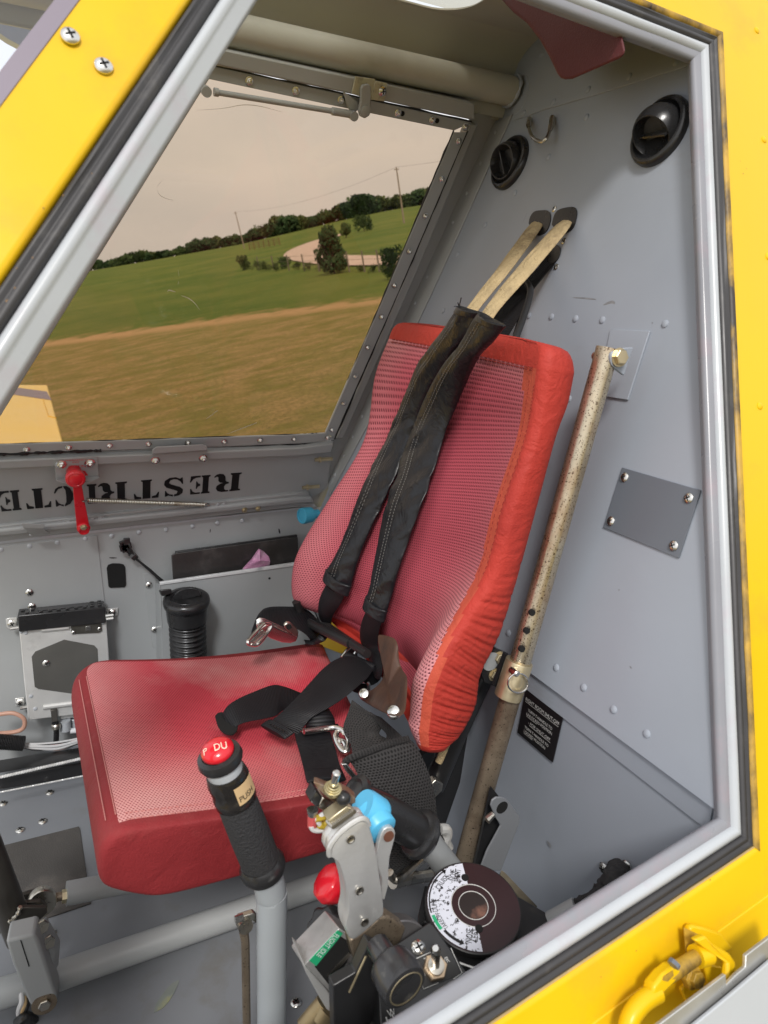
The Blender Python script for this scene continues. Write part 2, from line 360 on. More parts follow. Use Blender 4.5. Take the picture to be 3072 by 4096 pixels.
# ---------------------------------------------------------------- small fittings
def phillips_mb(r=.0045, h=.0022):
    mb = MB(); mb.lathe((0, 0, 0), (0, 0, 1), [(0, r), (h*.35, r*.97), (h*.75, r*.75), (h, r*.4)], 16)
    for a in (0, 1):
        ax = Vector((r*.55, 0, 0)) if a == 0 else Vector((0, r*.55, 0)); ay = Vector((0, r*.11, 0)) if a == 0 else Vector((r*.11, 0, 0))
        mb.box((0, 0, h*.85), ax, ay, (0, 0, h*.25), 1)
    return mb
def nut_mb(r=.0045):
    mb = MB(); mb.lathe((0, 0, 0), (0, 0, 1), [(0, r*1.35), (.0008, r*1.35), (.0009, r*1.3)], 18)
    mb.lathe((0, 0, .0008), (0, 0, 1), [(0, r), (.003, r), (.0036, r*.8)], 6)
    mb.lathe((0, 0, .0044), (0, 0, 1), [(0, r*.62), (.0012, r*.55), (.0022, r*.25)], 12)
    return mb
RIV = mesh_of(MB().lathe((0, 0, 0), (0, 0, 1), [(0, .0036), (.0007, .0034), (.0013, .0024), (.0016, .001)], 14), 'rivet', M_['gray_b'])
RIVG = mesh_of(MB().lathe((0, 0, 0), (0, 0, 1), [(0, .0034), (.0007, .0032), (.0013, .0022), (.0016, .001)], 14), 'rivet', M_['frame'])
RIVC = mesh_of(MB().lathe((0, 0, 0), (0, 0, 1), [(0, .004), (.0008, .0037), (.0014, .0024), (.0017, .001)], 14), 'rivet', M_['ceil'])
SCR = mesh_of(phillips_mb(), 'screw', [M_['chrome'], M_['hole']])
NUT = mesh_of(nut_mb(), 'nut', M_['chrome'])
HEX = mesh_of(MB().lathe((0, 0, 0), (0, 0, 1), [(0, .0068), (.0008, .0068)], 20).lathe((0, 0, .0008), (0, 0, 1), [(0, .0056), (.0030, .0056), (.0036, .0048)], 6), 'bolt', M_['collar'])
HEXS = mesh_of(MB().lathe((0, 0, 0), (0, 0, 1), [(0, .0056), (.0030, .0056), (.0036, .0048)], 6), 'bolt', M_['steel'])
# ---------------------------------------------------------------- lettering
def text_mb(s, size=1.0):
    cu = bpy.data.curves.new('t', 'FONT'); cu.body = s; cu.size = size; cu.align_x = 'CENTER'; cu.align_y = 'CENTER'
    o = bpy.data.objects.new('t', cu); COL.objects.link(o); bpy.context.view_layer.update()
    me = bpy.data.meshes.new_from_object(o.evaluated_get(bpy.context.evaluated_depsgraph_get()))
    V = [v.co.copy() for v in me.vertices]; Fc = [tuple(p.vertices) for p in me.polygons]
    bpy.data.objects.remove(o); bpy.data.meshes.remove(me); bpy.data.curves.remove(cu)
    return V, Fc
def write(mb, s, c, right, up, height, width=None, nrm=None, lift=.0004, mi=0, warp=None):
    """flat lettering s centred at c; right/up are unit vectors on the surface"""
    V, Fc = text_mb(s)
    if not V: return mb
    x0, x1 = min(v.x for v in V), max(v.x for v in V); y0, y1 = min(v.y for v in V), max(v.y for v in V)
    sy = height/max(y1-y0, .3); sx = width/(x1-x0) if width else sy
    right, up, c = Vector(right).normalized(), Vector(up).normalized(), Vector(c)
    n = Vector(nrm) if nrm else right.cross(up)
    P = []
    for v in V:
        a, b = (v.x-(x0+x1)/2)*sx, (v.y-(y0+y1)/2)*sy
        P.append((warp(a, b) if warp else c+right*a+up*b)+n*lift)
    mb.add(P, Fc, mi); return mb
# ================================================================ DOORWAY (left side, open)
XV = Vector((1, 0, 0)); VV = Vector((0, .438, 1)).normalized()
ND0 = Vector((0, .469, 0))
def nd2(p): d = Vector(p)-ND0; return (d.dot(XV), d.dot(VV))
def nd3(a, b, h=0): return ND0 + XV*a + VV*b + NV*h
inner = [nd2(q('S', *p, ND)) for p in [(2891, 3276), (2778, 230), (1245, -348), (-700, 2742), (-500, 5392)]]
cx = sum(p[0] for p in inner)/5; cy = sum(p[1] for p in inner)/5
def offset_poly(P, ds):
    n = len(P); L = []
    for i in range(n):
        a, b = Vector(P[i]), Vector(P[(i+1) % n]); t = (b-a).normalized(); nn = Vector((t.y, -t.x))
        if nn.dot((a+b)/2-Vector((cx, cy))) < 0: nn = -nn
        L.append((a+nn*ds[i], t))
    out = []
    for i in range(n):
        (p, t), (q2, u) = L[i-1], L[i]
        den = t.x*u.y-t.y*u.x; k = ((q2-p).x*u.y-(q2-p).y*u.x)/den
        out.append(p+t*k)
    return out
def band(mb, prof, segs=range(5), mi=0, scale=None, nsub=14, wob=0.0):
    """sweep profile [(outward offset, height)] along the chosen sides of the doorway"""
    rings = [offset_poly(inner, [(o if isinstance(o, (int, float)) else o[i]) for i in range(5)]) for o, h in prof]
    for i in segs:
        vs = []; m = len(prof)
        for s in range(nsub+1):
            u = s/nsub
            for j, (o, h) in enumerate(prof):
                a = rings[j][i].lerp(rings[j][(i+1) % 5], u)
                hh = h + wob*math.sin(u*37+j*1.3+i)*math.sin(u*11+i*2)
                vs.append(nd3(a.x, a.y, hh))
        fs = [(s*m+j, s*m+j+1, (s+1)*m+j+1, (s+1)*m+j) for s in range(nsub) for j in range(m-1)]
        mb.add(vs, fs, mi)
    return mb
cab = thing('aircraft', 'yellow aircraft cabin side around the open doorway, with black rubber seal and grey tube frame', 'aircraft', q('S', 2891, 3276, ND))
fr = MB(); band(fr, [(.004, -.012), (.0004, -.006), (0, -.003), (.0022, 0), (.0088, 0), (.0105, .0022), (.0128, .0042), (.0155, .0040), (.0182, .0022), (.0192, -.001), (.0192, -.02)], segs=(2, 3), wob=.0002)
band(fr, [(.0088, -.001), (.0088, .0002), (.0105, .0024), (.0128, .0044), (.0155, .0040), (.0182, .0022), (.0192, -.001), (.0192, -.02)], segs=(0, 1, 4), wob=.0002)
if2 = MB(); band(if2, [(.004, -.012), (.0004, -.006), (0, -.003), (.0022, 0), (.0092, 0)], segs=(0, 1, 4), wob=.0002); if2.build('inner_flange', mat('scuffed_flange_paint', (.23, .235, .26), .26, var=.10, vscale=9, bump=.05, bscale=60, dirt=(.29, .235, .265), dscale=12, dcut=.50, fleck=(.55, .55, .56), fscale=30, fcut=.76), cab, angle=70)
fr.build('door_tube_frame', M_['frame'], cab, angle=70)
rb = MB(); band(rb, [(.0190, -.012), (.0192, .000), (.0212, .0036), (.0240, .0040), (.0258, .0014), (.0272, .0012), (.0290, .0034), (.0312, .0026), (.0325, -.002), (.0325, -.01)], wob=.0004)
rb.build('rubber_seal', M_['rubber'], cab, angle=70)
# side order: 0 right post, 1 top, 2 windscreen pillar, 3 (out of sight), 4 sill
EXT = [.30, .30, .083, .3, .075]
yl = MB(); band(yl, [(.0322, -.008), (.0330, .0016), (.0352, .0034), (.0375, .0034)], mi=0)
P0 = [.0375]*5
def bandv(mb, offs_h, segs, mi=0): return band(mb, offs_h, segs, mi)
band(yl, [([.0375]*5, .0034), ([.06, .06, .055, .06, .056], .0030), (EXT, .0022), (EXT, -.012)], mi=0)
yl.build('yellow_skin', M_['yellow'], cab, angle=60)
st = MB(); band(st, [(.0316, .0002), (.0328, .0024), (.0350, .0041), (.0376, .0039)], segs=(0, 1), nsub=40)
st.build('stained_edge', M_['stain'], cab, angle=70)
st = MB(); band(st, [(.0316, .0002), (.0322, .0012), (.0330, .0026)], segs=(4,), nsub=40)
st.build('dirty_sealant', mat('dirty_sealant', (.50, .36, .16), .7, var=.2, vscale=40, dirt=(.3, .22, .12), dscale=30), cab, angle=70)
for c, x, y, s in [('c1', 388, 200, 1.25), ('c1', 573, 365, 1.25)]:
    p = q(c, x, y, off(ND, .004)); stamp(SCR, 'screw', cab, p, NV, .4, s)
RY = mesh_of(MB().lathe((0, 0, 0), (0, 0, 1), [(0, .0032), (.0009, .003), (.0015, .002), (.0018, .0005)], 14), 'rivet', M_['yellow'])
for c, x, y in [('c3', 1600, 160), ('c3', 1637, 730), ('c3', 1657, 1340), ('c8', 1610, 602)]:
    stamp(RY, 'rivet', cab, q(c, x, y, off(ND, .0025)), NV, .4, 1.15)
rc_ = random.Random(9); chm = mat('bare_primer_chip', (.22, .12, .04), .6, var=.3)
for c_, x, y, s_ in [('c4', 40, 283, 9), ('c4', 82, 210, 5), ('c4', 180, 42, 5), ('c1', 512, 962, 7), ('c4', 92, 100, 4), ('c1', 240, 1150, 4), ('c1', 350, 1080, 4), ('c4', 20, 330, 5), ('c8', 1610, 602, 5), ('c3', 1530, 905, 6), ('c3', 1548, 880, 4), ('e5', 1265, 545, 5), ('e5', 760, 1030, 4), ('e5', 520, 1210, 4), ('e5', 1080, 690, 3)]:
    p = q(c_, x, y, off(ND, .0036)); k_ = s_*.000115
    MB().add([p+XV*(k_*math.cos(a)*rc_.uniform(.6, 1.2))+VV*(k_*math.sin(a)*rc_.uniform(.6, 1.3)) for a in [i*math.pi/4 for i in range(8)]], [tuple(range(8))]).build('paint_chip', chm, cab, smooth=False)
# sill ledge and the flap step below it
sl = MB()
stepA = [q('e5', *p, off(ND, -.004)) for p in [(460, 1529), (1330, 890), (1900, 480)]]
v0 = nd3(0, 0) 
a0, b0 = q('e5', 200, 1720, off(ND, .0035)), q('e5', 2300, 180, off(ND, .0035))
dn = (VV*-1)
sl.prism([a0, b0, b0+dn*.12, a0+dn*.12], NV*-.01)
sl.build('lower_skin', M_['yellow'], cab, bevel=.001)
# ---- windscreen beyond the pillar
ws = MB(); band(ws, [([.3, .3, .080, .3, .3], -.002), ([.3, .3, .082, .3, .3], .003), ([.3, .3, .092, .3, .3], .003), ([.3, .3, .094, .3, .3], -.004)], segs=(2,))
ws.build('windscreen_seal', mat('windscreen_seal', (.23, .20, .25), .55, var=.1), cab, angle=60)
def glass(name, tint, tr=.9, gl=.06):
    m = bpy.data.materials.new(name); m.use_nodes = True; t = m.node_tree; t.nodes.clear()
    o = t.nodes.new('ShaderNodeOutputMaterial'); a = t.nodes.new('ShaderNodeBsdfTransparent'); g = t.nodes.new('ShaderNodeBsdfGlossy'); x = t.nodes.new('ShaderNodeMixShader')
    a.inputs[0].default_value = (*tint, 1); g.inputs['Roughness'].default_value = .04; x.inputs[0].default_value = gl
    t.links.new(a.outputs[0], x.inputs[1]); t.links.new(g.outputs[0], x.inputs[2]); t.links.new(x.outputs[0], o.inputs[0]); return m
wg = MB(); band(wg, [([.3, .3, .090, .3, .3], -.001), ([.3, .3, .40, .3, .3], -.06), ([.3, .3, .40, .3, .3], -.064), ([.3, .3, .090, .3, .3], -.005)], segs=(2,))
wg.build('windscreen', glass('clear_acrylic', (.93, .95, .98)), cab)
# ================================================================ BULKHEAD
bn = Vector((-1, 0, .25)).normalized()
bk = thing('bulkhead', 'sloping grey riveted bulkhead wall behind the red seat', 'bulkhead', (.487, .75, -.385))
def bhp(y, z, t=0): return Vector((.58+.25*z, y, z)) + bn*t
mb = MB(); mb.prism([bhp(.312, -.387), bhp(1.199, -.387), bhp(.985, .30), bhp(.93, .37), bhp(.635, .37), bhp(.587, .26)], bn*-.003)
mb.build('wall_panel', M_['gray_b'], bk)
# overlapping upper gusset sheet above the seam
g = ql('c3', [(330, 630), (480, 575), (740, 500), (1215, 352), (1250, 335), (1268, 295), (1290, 200), (1100, -60), (500, -60), (300, 300)], off(BH, .0016))
MB().prism(g, bn*-.0014).build('upper_sheet', M_['gray_b'], bk, bevel=.0004)
for x, y in [(478, 285), (1180, 325), (934, 400), (721, 468), (541, 532), (385, 590)]:
    stamp(RIV, 'rivet', bk, q('c3', x, y, off(BH, .0016)), bn, 0, 1.15)
for x, y in [(712, 612), (513, 820), (340, 1007), (183, 1174), (40, 1328), (412, 1647), (529, 1653), (655, 1663), (795, 1670), (1122, 1690)]:
    stamp(RIV, 'rivet', bk, q('c3', x, y, BH), bn, 0, 1.15)
for c, x, y in [('c8', 531, 560), ('e2', 635, 327), ('e2', 767, 423), ('e2', 912, 530), ('e2', 1073, 647), ('e2', 403, 160), ('c7', 987, 182), ('e8', 722, 310)]:
    stamp(RIV, 'rivet', bk, q(c, x, y, BH), bn, 0, 1.15)
for x, y in [(545, 1090), (593, 1258), (555, 1392)]: stamp(SCR, 'screw', bk, q('c3', x, y, BH), bn, .5, .85)
# outer flange strip and the post beside the right-hand window
fl = [q('c3', 330, 600, BH), q('c7', 975, 0, BH), q('c7', 700, 590, BH), q('c7', 410, 1130, BH)]
fl2 = [q('c3', 215, 660, BH), q('c7', 850, 0, BH), q('c7', 540, 720, BH), q('c7', 395, 1010, BH)]
MB().prism([p+bn*.0022 for p in fl]+[p+bn*.0022 for p in reversed(fl2)], bn*-.002).build('flange', M_['gray'], bk, bevel=.0006)
for c, x, y in [('c3', 237, 690), ('c3', 160, 852), ('c3', 87, 1008), ('c3', 15, 1160), ('c7', 905, 10), ('c7', 843, 143), ('c7', 572, 722), ('c7', 525, 826), ('c7', 478, 925), ('c7', 433, 1020)]:
    stamp(RIVG, 'rivet', bk, q(c, x, y, off(BH, .0024)), bn, 0, .95)
# lower half
lb = MB(); lb.prism([(.4885, .312, -.3875), (.4885, 1.2, -.3875), (.4885, 1.2, -.775), (.4885, .312, -.775)], (.003, 0, 0)); lb.build('lower_panel', M_['gray_b'], bk)
lb = MB(); lb.prism([(.4865, .315, -.3855), (.4865, 1.19, -.3855), (.4865, 1.19, -.413), (.4865, .315, -.413)], (.0018, 0, 0)); lb.build('fold_strip', M_['gray_b'], bk, bevel=.0012)
# cover plate
pl = thing('cover_plate', 'dark grey square cover plate held by four screws on the bulkhead', 'cover plate', q('c8', 1000, 1460, BH))
MB().prism(ql('c8', [(831, 948), (1277, 1078), (1152, 1462), (724, 1288)], off(BH, .0018)), bn*-.0016).build('plate', M_['gray_d'], pl, bevel=.0004)
for x, y in [(847, 1004), (1210, 1122), (1125, 1392), (769, 1252)]: stamp(SCR, 'screw', pl, q('c8', x, y, off(BH, .0018)), bn, .6, 1.15)
# placard
pc = thing('placard', 'small black shut-off instruction placard with engraved white lettering below the cover plate', 'placard', q('e2', 600, 785, LB))
C4 = ql('e2', [(490, 432), (670, 568), (620, 785), (450, 640)], off(LB, -.0004))
MB().prism(C4, (-.0012, 0, 0)).build('plate', M_['sticker'], pc, bevel=.0002)
tx = MB()
def bil(u, v): return C4[0].lerp(C4[1], u).lerp(C4[3].lerp(C4[2], u), v)
for u, v, h, wd, s in [(.51, .17, .075, .90, 'RIGHT BOOM SHUT-OFF'), (.50, .36, .06, .66, 'TURN T-HANDLE TO'), (.50, .455, .06, .70, 'UNLOCKED POSITION'), (.54, .60, .06, .60, '- FOR SHUT-OFF'), (.50, .745, .06, .66, 'TURN T-HANDLE TO'), (.47, .84, .06, .60, 'LOCKED POSITION')]:
    write(tx, s, (0, 0, 0), (1, 0, 0), (0, 1, 0), h, wd, (-1, 0, 0), .0016, 0, warp=lambda a, b, u=u, v=v: bil(u+a, v-b))
for u0, u1, v in [(.06, .96, .225), (.16, .45, .50), (.28, .86, .645), (.18, .42, .885)]:
    tx.add([bil(u0, v)+Vector((-.0016, 0, 0)), bil(u1, v)+Vector((-.0016, 0, 0)), bil(u1, v+.008)+Vector((-.0016, 0, 0)), bil(u0, v+.008)+Vector((-.0016, 0, 0))], [(0, 1, 2, 3)])
tx.build('lettering', M_['whiteink'], pc, smooth=False)
SM = mat('scuff_dark', (.26, .265, .275), .5, var=.3, vscale=80)
for c_, P_, w_ in [('c3', [(640, 1552), (700, 1556), (760, 1562)], .0018), ('c3', [(800, 1590), (840, 1578), (860, 1582)], .004), ('e2', [(850, 640), (858, 655)], .0015), ('e2', [(590, 1165), (610, 1195)], .004), ('e2', [(990, 320), (998, 330)], .0015), ('c8', [(1000, 128), (1006, 131)], .0015), ('c8', [(812, 1640), (818, 1643)], .0015), ('c3', [(380, 1165), (400, 1110)], .0008)]:
    pl_ = LB if (c_ == 'e2' and P_[0][1] > 600) else BH
    P = spline([q(c_, x, y, off(pl_, .0003)) for x, y in P_], 3); n_ = len(P); up_v = Vector((0, 0, 1))
    MB().add([p+up_v*w_*.5*math.sin(math.pi*(i+.4)/(n_+.8)) for i, p in enumerate(P)]+[p-up_v*w_*.5*math.sin(math.pi*(i+.4)/(n_+.8)) for i, p in enumerate(P)], [(i, i+1, n_+i+1, n_+i) for i in range(n_-1)]).build('scuff', SM, bk, smooth=False)
# vents
def vent(c, x, y, s, mdir, fin, label):
    o = q(c, x, y, BH); t = thing('air_vent', label, 'air vent', o, 'round black air vents on the bulkhead')
    up = Vector((.25, 0, 1)).normalized()
    MB().lathe(o, bn, [(0, .036*s), (.004, .036*s), (.0068, .0345*s), (.0085, .0320*s), (.0085, .0300*s), (.004, .0290*s), (.002, .026*s)], 40, ref=up).build('bezel', M_['black'], t, angle=50)
    MB().lathe(o, bn, [(.0005, .0295*s), (.0012, .0295*s)], 32).build('socket', M_['hole'], t)
    m = Vector(mdir).normalized(); cc = o + bn*.004
    R = .0262*s; pr = []
    for i in range(0, 15):
        a = math.radians(58+i*8.8); pr.append((R*math.cos(a), R*math.sin(a)))
    pr = [(R*.10, R*.60), (R*.40, R*.74)] + [(R*math.cos(math.radians(58)), R*.80)] + pr
    b = MB().lathe(cc, m, pr, 36).build('eyeball', M_['black'], t, angle=50)
    f = Vector(fin).normalized(); k = f.cross(m).normalized()
    MB().box(cc+m*R*.26, f*R*.80, k*.0010, m*R*.26).build('vane', M_['black'], t)
    MB().lathe(cc, m, [(R*.04, R*.66), (R*.07, R*.66)], 24).build('throat', M_['hole'], t)
    return t
vent('c3', 1100, 690, 1.0, (-.72, -.10, -.50), (0.1, 1, .1), 'larger looking round black air vent nearest the doorway, its ball turned down')
vent('c3', 318, 853, 1.0, (-.9, -.12, -.05), (.1, .6, .9), 'round black air vent beside the grey post near the far window')
# coat hook
hk = [q('c3', 415, 622, off(BH, .004)), q('c3', 411, 655, off(BH, .010)), q('c3', 428, 712, off(BH, .016)), q('c3', 472, 739, off(BH, .018)), q('c3', 503, 722, off(BH, .016)), q('c3', 524, 668, off(BH, .010)), q('c3', 534, 612, off(BH, .004))]
hs = spline(hk, 5); n = len(hs)
rr = [.0036 if i < 6 or i > n-7 else .0024 for i in range(n)]
tag(MB().tube(hs, rr, 10).build('hook', M_['steel']), 'small worn steel U shaped hook beside the left vent on the bulkhead', 'hook')
# harness slots (rubber edged openings)
for k, (pts, lb_) in enumerate([([(410, 1165), (418, 1130), (440, 1103), (475, 1097), (508, 1098), (523, 1118), (521, 1160), (505, 1200), (480, 1222), (450, 1225)], 'left'), ([(531, 1172), (540, 1130), (560, 1098), (600, 1083), (645, 1080), (660, 1100), (658, 1135), (645, 1180), (618, 1208), (570, 1215)], 'r'), ([(480, 1320), (500, 1290), (530, 1278), (560, 1278), (573, 1295), (572, 1325), (558, 1355), (535, 1372), (500, 1372)], 'low')]):
    pp_ = spline(ql('c3', pts+pts[:1], off(BH, .0014)), 3)[:-1]
    MB().prism(pp_, bn*-.0013).build('harness_slot', M_['black'], bk)
# headrest pad
hp = [(215, -60), (330, 65), (400, 120), (470, 210), (520, 300), (560, 385), (578, 408), (600, 416), (640, 413), (900, 303), (918, 285), (916, 262), (955, 180), (1010, 60), (1060, -60)]
hf = ql('c3', [(215, -60), (330, 65), (400, 120), (470, 210), (520, 300), (560, 385), (578, 408), (600, 416), (640, 413), (895, 303), (918, 270), (870, 60), (840, -60)], XP(.53))
tag(MB().prism(hf, ray('c3', 600, 200).normalized()*.09).build('headrest', M_['headred'], bevel=.004, seg=3), 'dark red padded headrest hanging from the cabin roof', 'headrest')
# ================================================================ ROOF
ce = [bhp(.95, .30), q('c3', 335, 425, BH), q('c3', 352, 360, BH), q('c3', 392, 285, BH), q('c3', 452, 215, BH)]
cprof = [(p.y, p.z) for p in ce]; print('ceil', [(round(a, 3), round(b, 3)) for a, b in cprof])
yl_, zl_ = cprof[-1]
cprof += [(yl_-.05, zl_+.035), (yl_-.12, zl_+.055), (yl_-.2, zl_+.05), (.52, .40), (.50, .30)]
cs = spline([(0, a, b) for a, b in cprof], 4)
X0 = -.5

so_ = offset_poly(inner, [.010]*5); _a, _b = nd3(so_[0].x, so_[0].y), nd3(so_[4].x, so_[4].y)
MB().prism([_a, _b, (_b.x, _b.y, -.80), (_a.x, _a.y, -.80)], (0, -.003, 0)).build('sill_wall', M_['gray'], cab)
rf = thing('cabin_roof', 'drab grey curved cabin roof lining around a roof window', 'roof', (.3, .92, .31))
mb = MB(); arc = [(.934, .262), (.9345, .31), (.931, .333), (.920, .345), (.905, .353), (.895, .356)]
for (a, b), (c, d) in zip(arc, arc[1:]):
    pass
X1 = lambda z: .58+.25*z-.0005
vs = []; 
for y, z in arc: vs += [(-.5, y, z), (X1(z), y, z)]
mb.add(vs, [(2*i, 2*i+1, 2*i+3, 2*i+2) for i in range(len(arc)-1)])
vs2 = []
for y, z in [(.590, .270), (.602, .30), (.618, .34), (.632, .356)]: vs2 += [(-.5, y, z), (X1(z), y, z)]
mb.add(vs2, [(2*i, 2*i+1, 2*i+3, 2*i+2) for i in range(3)])
def rrect(x0, x1, y0, y1, r, n=8):
    P = []
    for cx_, cy_, a0 in [(x1-r, y1-r, 0), (x0+r, y1-r, 90), (x0+r, y0+r, 180), (x1-r, y0+r, 270)]:
        for i in range(n+1):
            a = math.radians(a0+90*i/n); P.append((cx_+r*math.cos(a), cy_+r*math.sin(a)))
    return P
def plate_hole(mb, x0, x1, y0, y1, hole, z, th, mi=0):
    """flat plate with an opening, as two C shapes split at the opening's middle"""
    n = len(hole); h = n//2
    # hole order: starts at right side going counter-clockwise; split at left & right middles
    ym = (y0+y1)/2
    up = [p for p in hole if p[1] >= (min(a[1] for a in hole)+max(a[1] for a in hole))/2]
    lo = [p for p in hole if p[1] < (min(a[1] for a in hole)+max(a[1] for a in hole))/2]
    hm = (min(a[1] for a in hole)+max(a[1] for a in hole))/2
    hx0, hx1 = min(a[0] for a in hole), max(a[0] for a in hole)
    A = [(x1, hm), (x1, y1), (x0, y1), (x0, hm), (hx0, hm)] + up[::-1] + [(hx1, hm)]
    B = [(x0, hm), (x0, y0), (x1, y0), (x1, hm), (hx1, hm)] + lo[::-1] + [(hx0, hm)]
    for Q in (A, B): mb.prism([(a, b, z) for a, b in Q], (0, 0, th), mi)
H1 = rrect(.02, .540, .665, .897, .05)
plate_hole(mb, -.5, .668, .632, .8995, H1, .3555, .003)
mb.build('lining', M_['ceil'], rf, angle=60)
# a doubler ring round the window
ring_o = rrect(-.012, .572, .636, .8988, .075); ring_i = rrect(.024, .535, .668, .8925, .046)
fg = MB(); n = len(ring_o)
fg.add([(a, b, .3548) for a, b in ring_o]+[(a, b, .3548) for a, b in ring_i]+[(a, b, .3560) for a, b in ring_i], [(i, (i+1) % n, n+(i+1) % n, n+i) for i in range(n)]+[(n+i, n+(i+1) % n, 2*n+(i+1) % n, 2*n+i) for i in range(n)])
fg.build('window_flange', M_['ceil'], rf, angle=40)
for c, x, y in [('c2', 1175, 52), ('c2', 1497, 137)]:
    stamp(HEXS, 'bolt', rf, q(c, x, y, ZP(.3546)), (0, 0, -1), .3, .7)
MB().prism([(0, .64, .362), (.56, .64, .362), (.56, .899, .362), (0, .899, .362)], (0, 0, .003)).build('roof_window', glass('smoky_acrylic', (.88, .86, .80)), rf)
MB().tube([(-.5, .918, .2925), (.20, .918, .2925), (.645, .918, .2925)], .0185, 28).build('roof_tube', M_['ceil'], rf, angle=60)
wl = MB(); oo = q('c3', 372, 495, BH)
wl.prism(spline(ql('c3', [(345, 410), (385, 392), (408, 405), (407, 470), (385, 545), (350, 590), (325, 590), (322, 500), (345, 410)], off(BH, .002)), 3)[:-1], bn*-.002)
wl.build('gusset', M_['gray_b'], rf, bevel=.0005)
# rough weld bead
wb_ = [Vector((.645+.25*.0185*math.sin(a), .918+.0195*math.cos(a), .2925+.0195*math.sin(a))) for a in [i*math.pi/10 for i in range(21)]]
MB().tube(wb_, [.0022+.0009*math.sin(i*2.3) for i in range(21)], 8).build('weld', M_['gray_b'], rf)
# ================================================================ RIGHT-HAND DOOR WITH WINDOW
dn_ = Vector((0, -1, -.438)).normalized()     # faces the cabin
DV = Vector((0, -.438, 1)).normalized()
def fo(t): return off(FD, t)
door = thing('exit_door', 'grey drop-down cabin door with tinted window on the far side', 'door', q('D', 340, 1110, FD))
# window: tinted acrylic
gl = [q('c2', 100, 400, FD), q('c2', 1640, 700, FD), q('c7', 400, 850, FD), q('c4', -500, 1120, FD), q('c1', 480, 1520, FD)]
WT = (.775, .70, .62)
a1, a2 = q('S', 780, 260, FD), q('S', 1880, 500, FD); a3, a4 = q('S', 1300, 1770, FD), q('S', -250, 1810, FD)
MB().prism([a1, a2, a3, a4], dn_*-.003).build('window_pane', glass('tinted_acrylic', WT, gl=.03), door)
SCM = mat('scratch_mark', (.62, .58, .50), .8)
for cc_, pts in [('c4', [(925, 232), (935, 222), (970, 232)]), ('c4', [(1000, 252), (1040, 266), (1075, 292), (1103, 330)]), ('c4', [(985, 105), (990, 145)]), ('c4', [(990, 172), (984, 190)]), ('c4', [(1140, 934), (1180, 906)]), ('c4', [(1178, 906), (1203, 888)]), ('c4', [(1255, 1018), (1420, 955)]), ('c1', [(905, 992), (872, 1030), (880, 1075), (925, 1100), (962, 1108)]), ('c2', [(110, 610), (260, 600), (380, 580), (480, 590), (600, 622)])]:
    P = spline([q(cc_, x, y, fo(.0004)) for x, y in pts], 4); wd_ = .0013 if cc_ == 'c4' else .0007; n_ = len(P)
    MB().add([p+DV*(wd_*.5*math.sin(math.pi*(i+.3)/(n_+.6))) for i, p in enumerate(P)]+[p-DV*(wd_*.5*math.sin(math.pi*(i+.3)/(n_+.6))) for i, p in enumerate(P)], [(i, i+1, n_+i+1, n_+i) for i in range(n_-1)]).build('scratch', SCM, door, smooth=False)
# glazing strips (thin flat bars)
def bar(mb, A, Bp, t0, th): 
    return mb.prism([q(*p, fo(t0)) for p in A+Bp[::-1]], dn_*-th)
s1 = MB(); bar(s1, [('c2', 60, 410), ('c2', 880, 585), ('c2', 1545, 722)], [('c2', 60, 335), ('c2', 918, 520), ('c2', 1640, 678)], .006, .004)
s1.build('top_strip', M_['gray'], door, bevel=.0006)
s2 = MB(); bar(s2, [('c2', 1543, 735), ('c2', 1150, 1659), ('c7', 385, 808)], [('c2', 1612, 735), ('c2', 1225, 1640), ('c7', 428, 832)], .006, .0045)
s2.build('side_strip', M_['gray'], door, bevel=.0006)
s3 = MB(); bar(s3, [('c4', -60, 1080), ('c4', 1659, 1022), ('c7', 390, 808)], [('c4', -60, 1133), ('c4', 1659, 1069), ('c7', 428, 843)], .006, .0035)
s3.build('bottom_strip', M_['gray'], door, bevel=.0006)
s4 = MB(); bar(s4, [('S', 840, 312), ('S', 347, 1105), ('S', 0, 1668)], [('S', 816, 312), ('S', 322, 1105), ('S', -30, 1668)], .010, .014)
s4.build('front_strip', M_['gray'], door, bevel=.001)
# black sealant under the strips: an uneven thin bead
def bead(pts, r=.0011, k=18):
    P = [];
    for (a, b) in zip(pts, pts[1:]):
        for i in range(k): P.append(a.lerp(b, i/k)+Vector((random.uniform(-1, 1)*.0004, 0, random.uniform(-1, 1)*.0006)))
    P.append(pts[-1])
    return P
sb_ = MB()
for pts in ([('c2', 60, 332), ('c2', 1640, 673)], [('c2', 1620, 720), ('c7', 795, 0), ('c7', 432, 838)], [('c4', -60, 1136), ('c4', 500, 1108), ('c4', 1659, 1071), ('c7', 428, 848)], [('c2', 1540, 722), ('c2', 1147, 1659), ('c7', 386, 808)], [('c4', -60, 1079), ('c4', 1659, 1021), ('c7', 390, 807)]):
    P = bead([q(*p, fo(.0035)) for p in pts]); sb_.tube(P, [.0010+random.random()*.0012 for _ in P], 6)
P = bead([q('c4', -60, 1133, fo(.006)), q('c4', 560, 1108, fo(.006))], k=40); sb_.tube(P, [.0012+random.random()*.0022 for _ in P], 6)
sb_.build('sealant', M_['ink'], door)
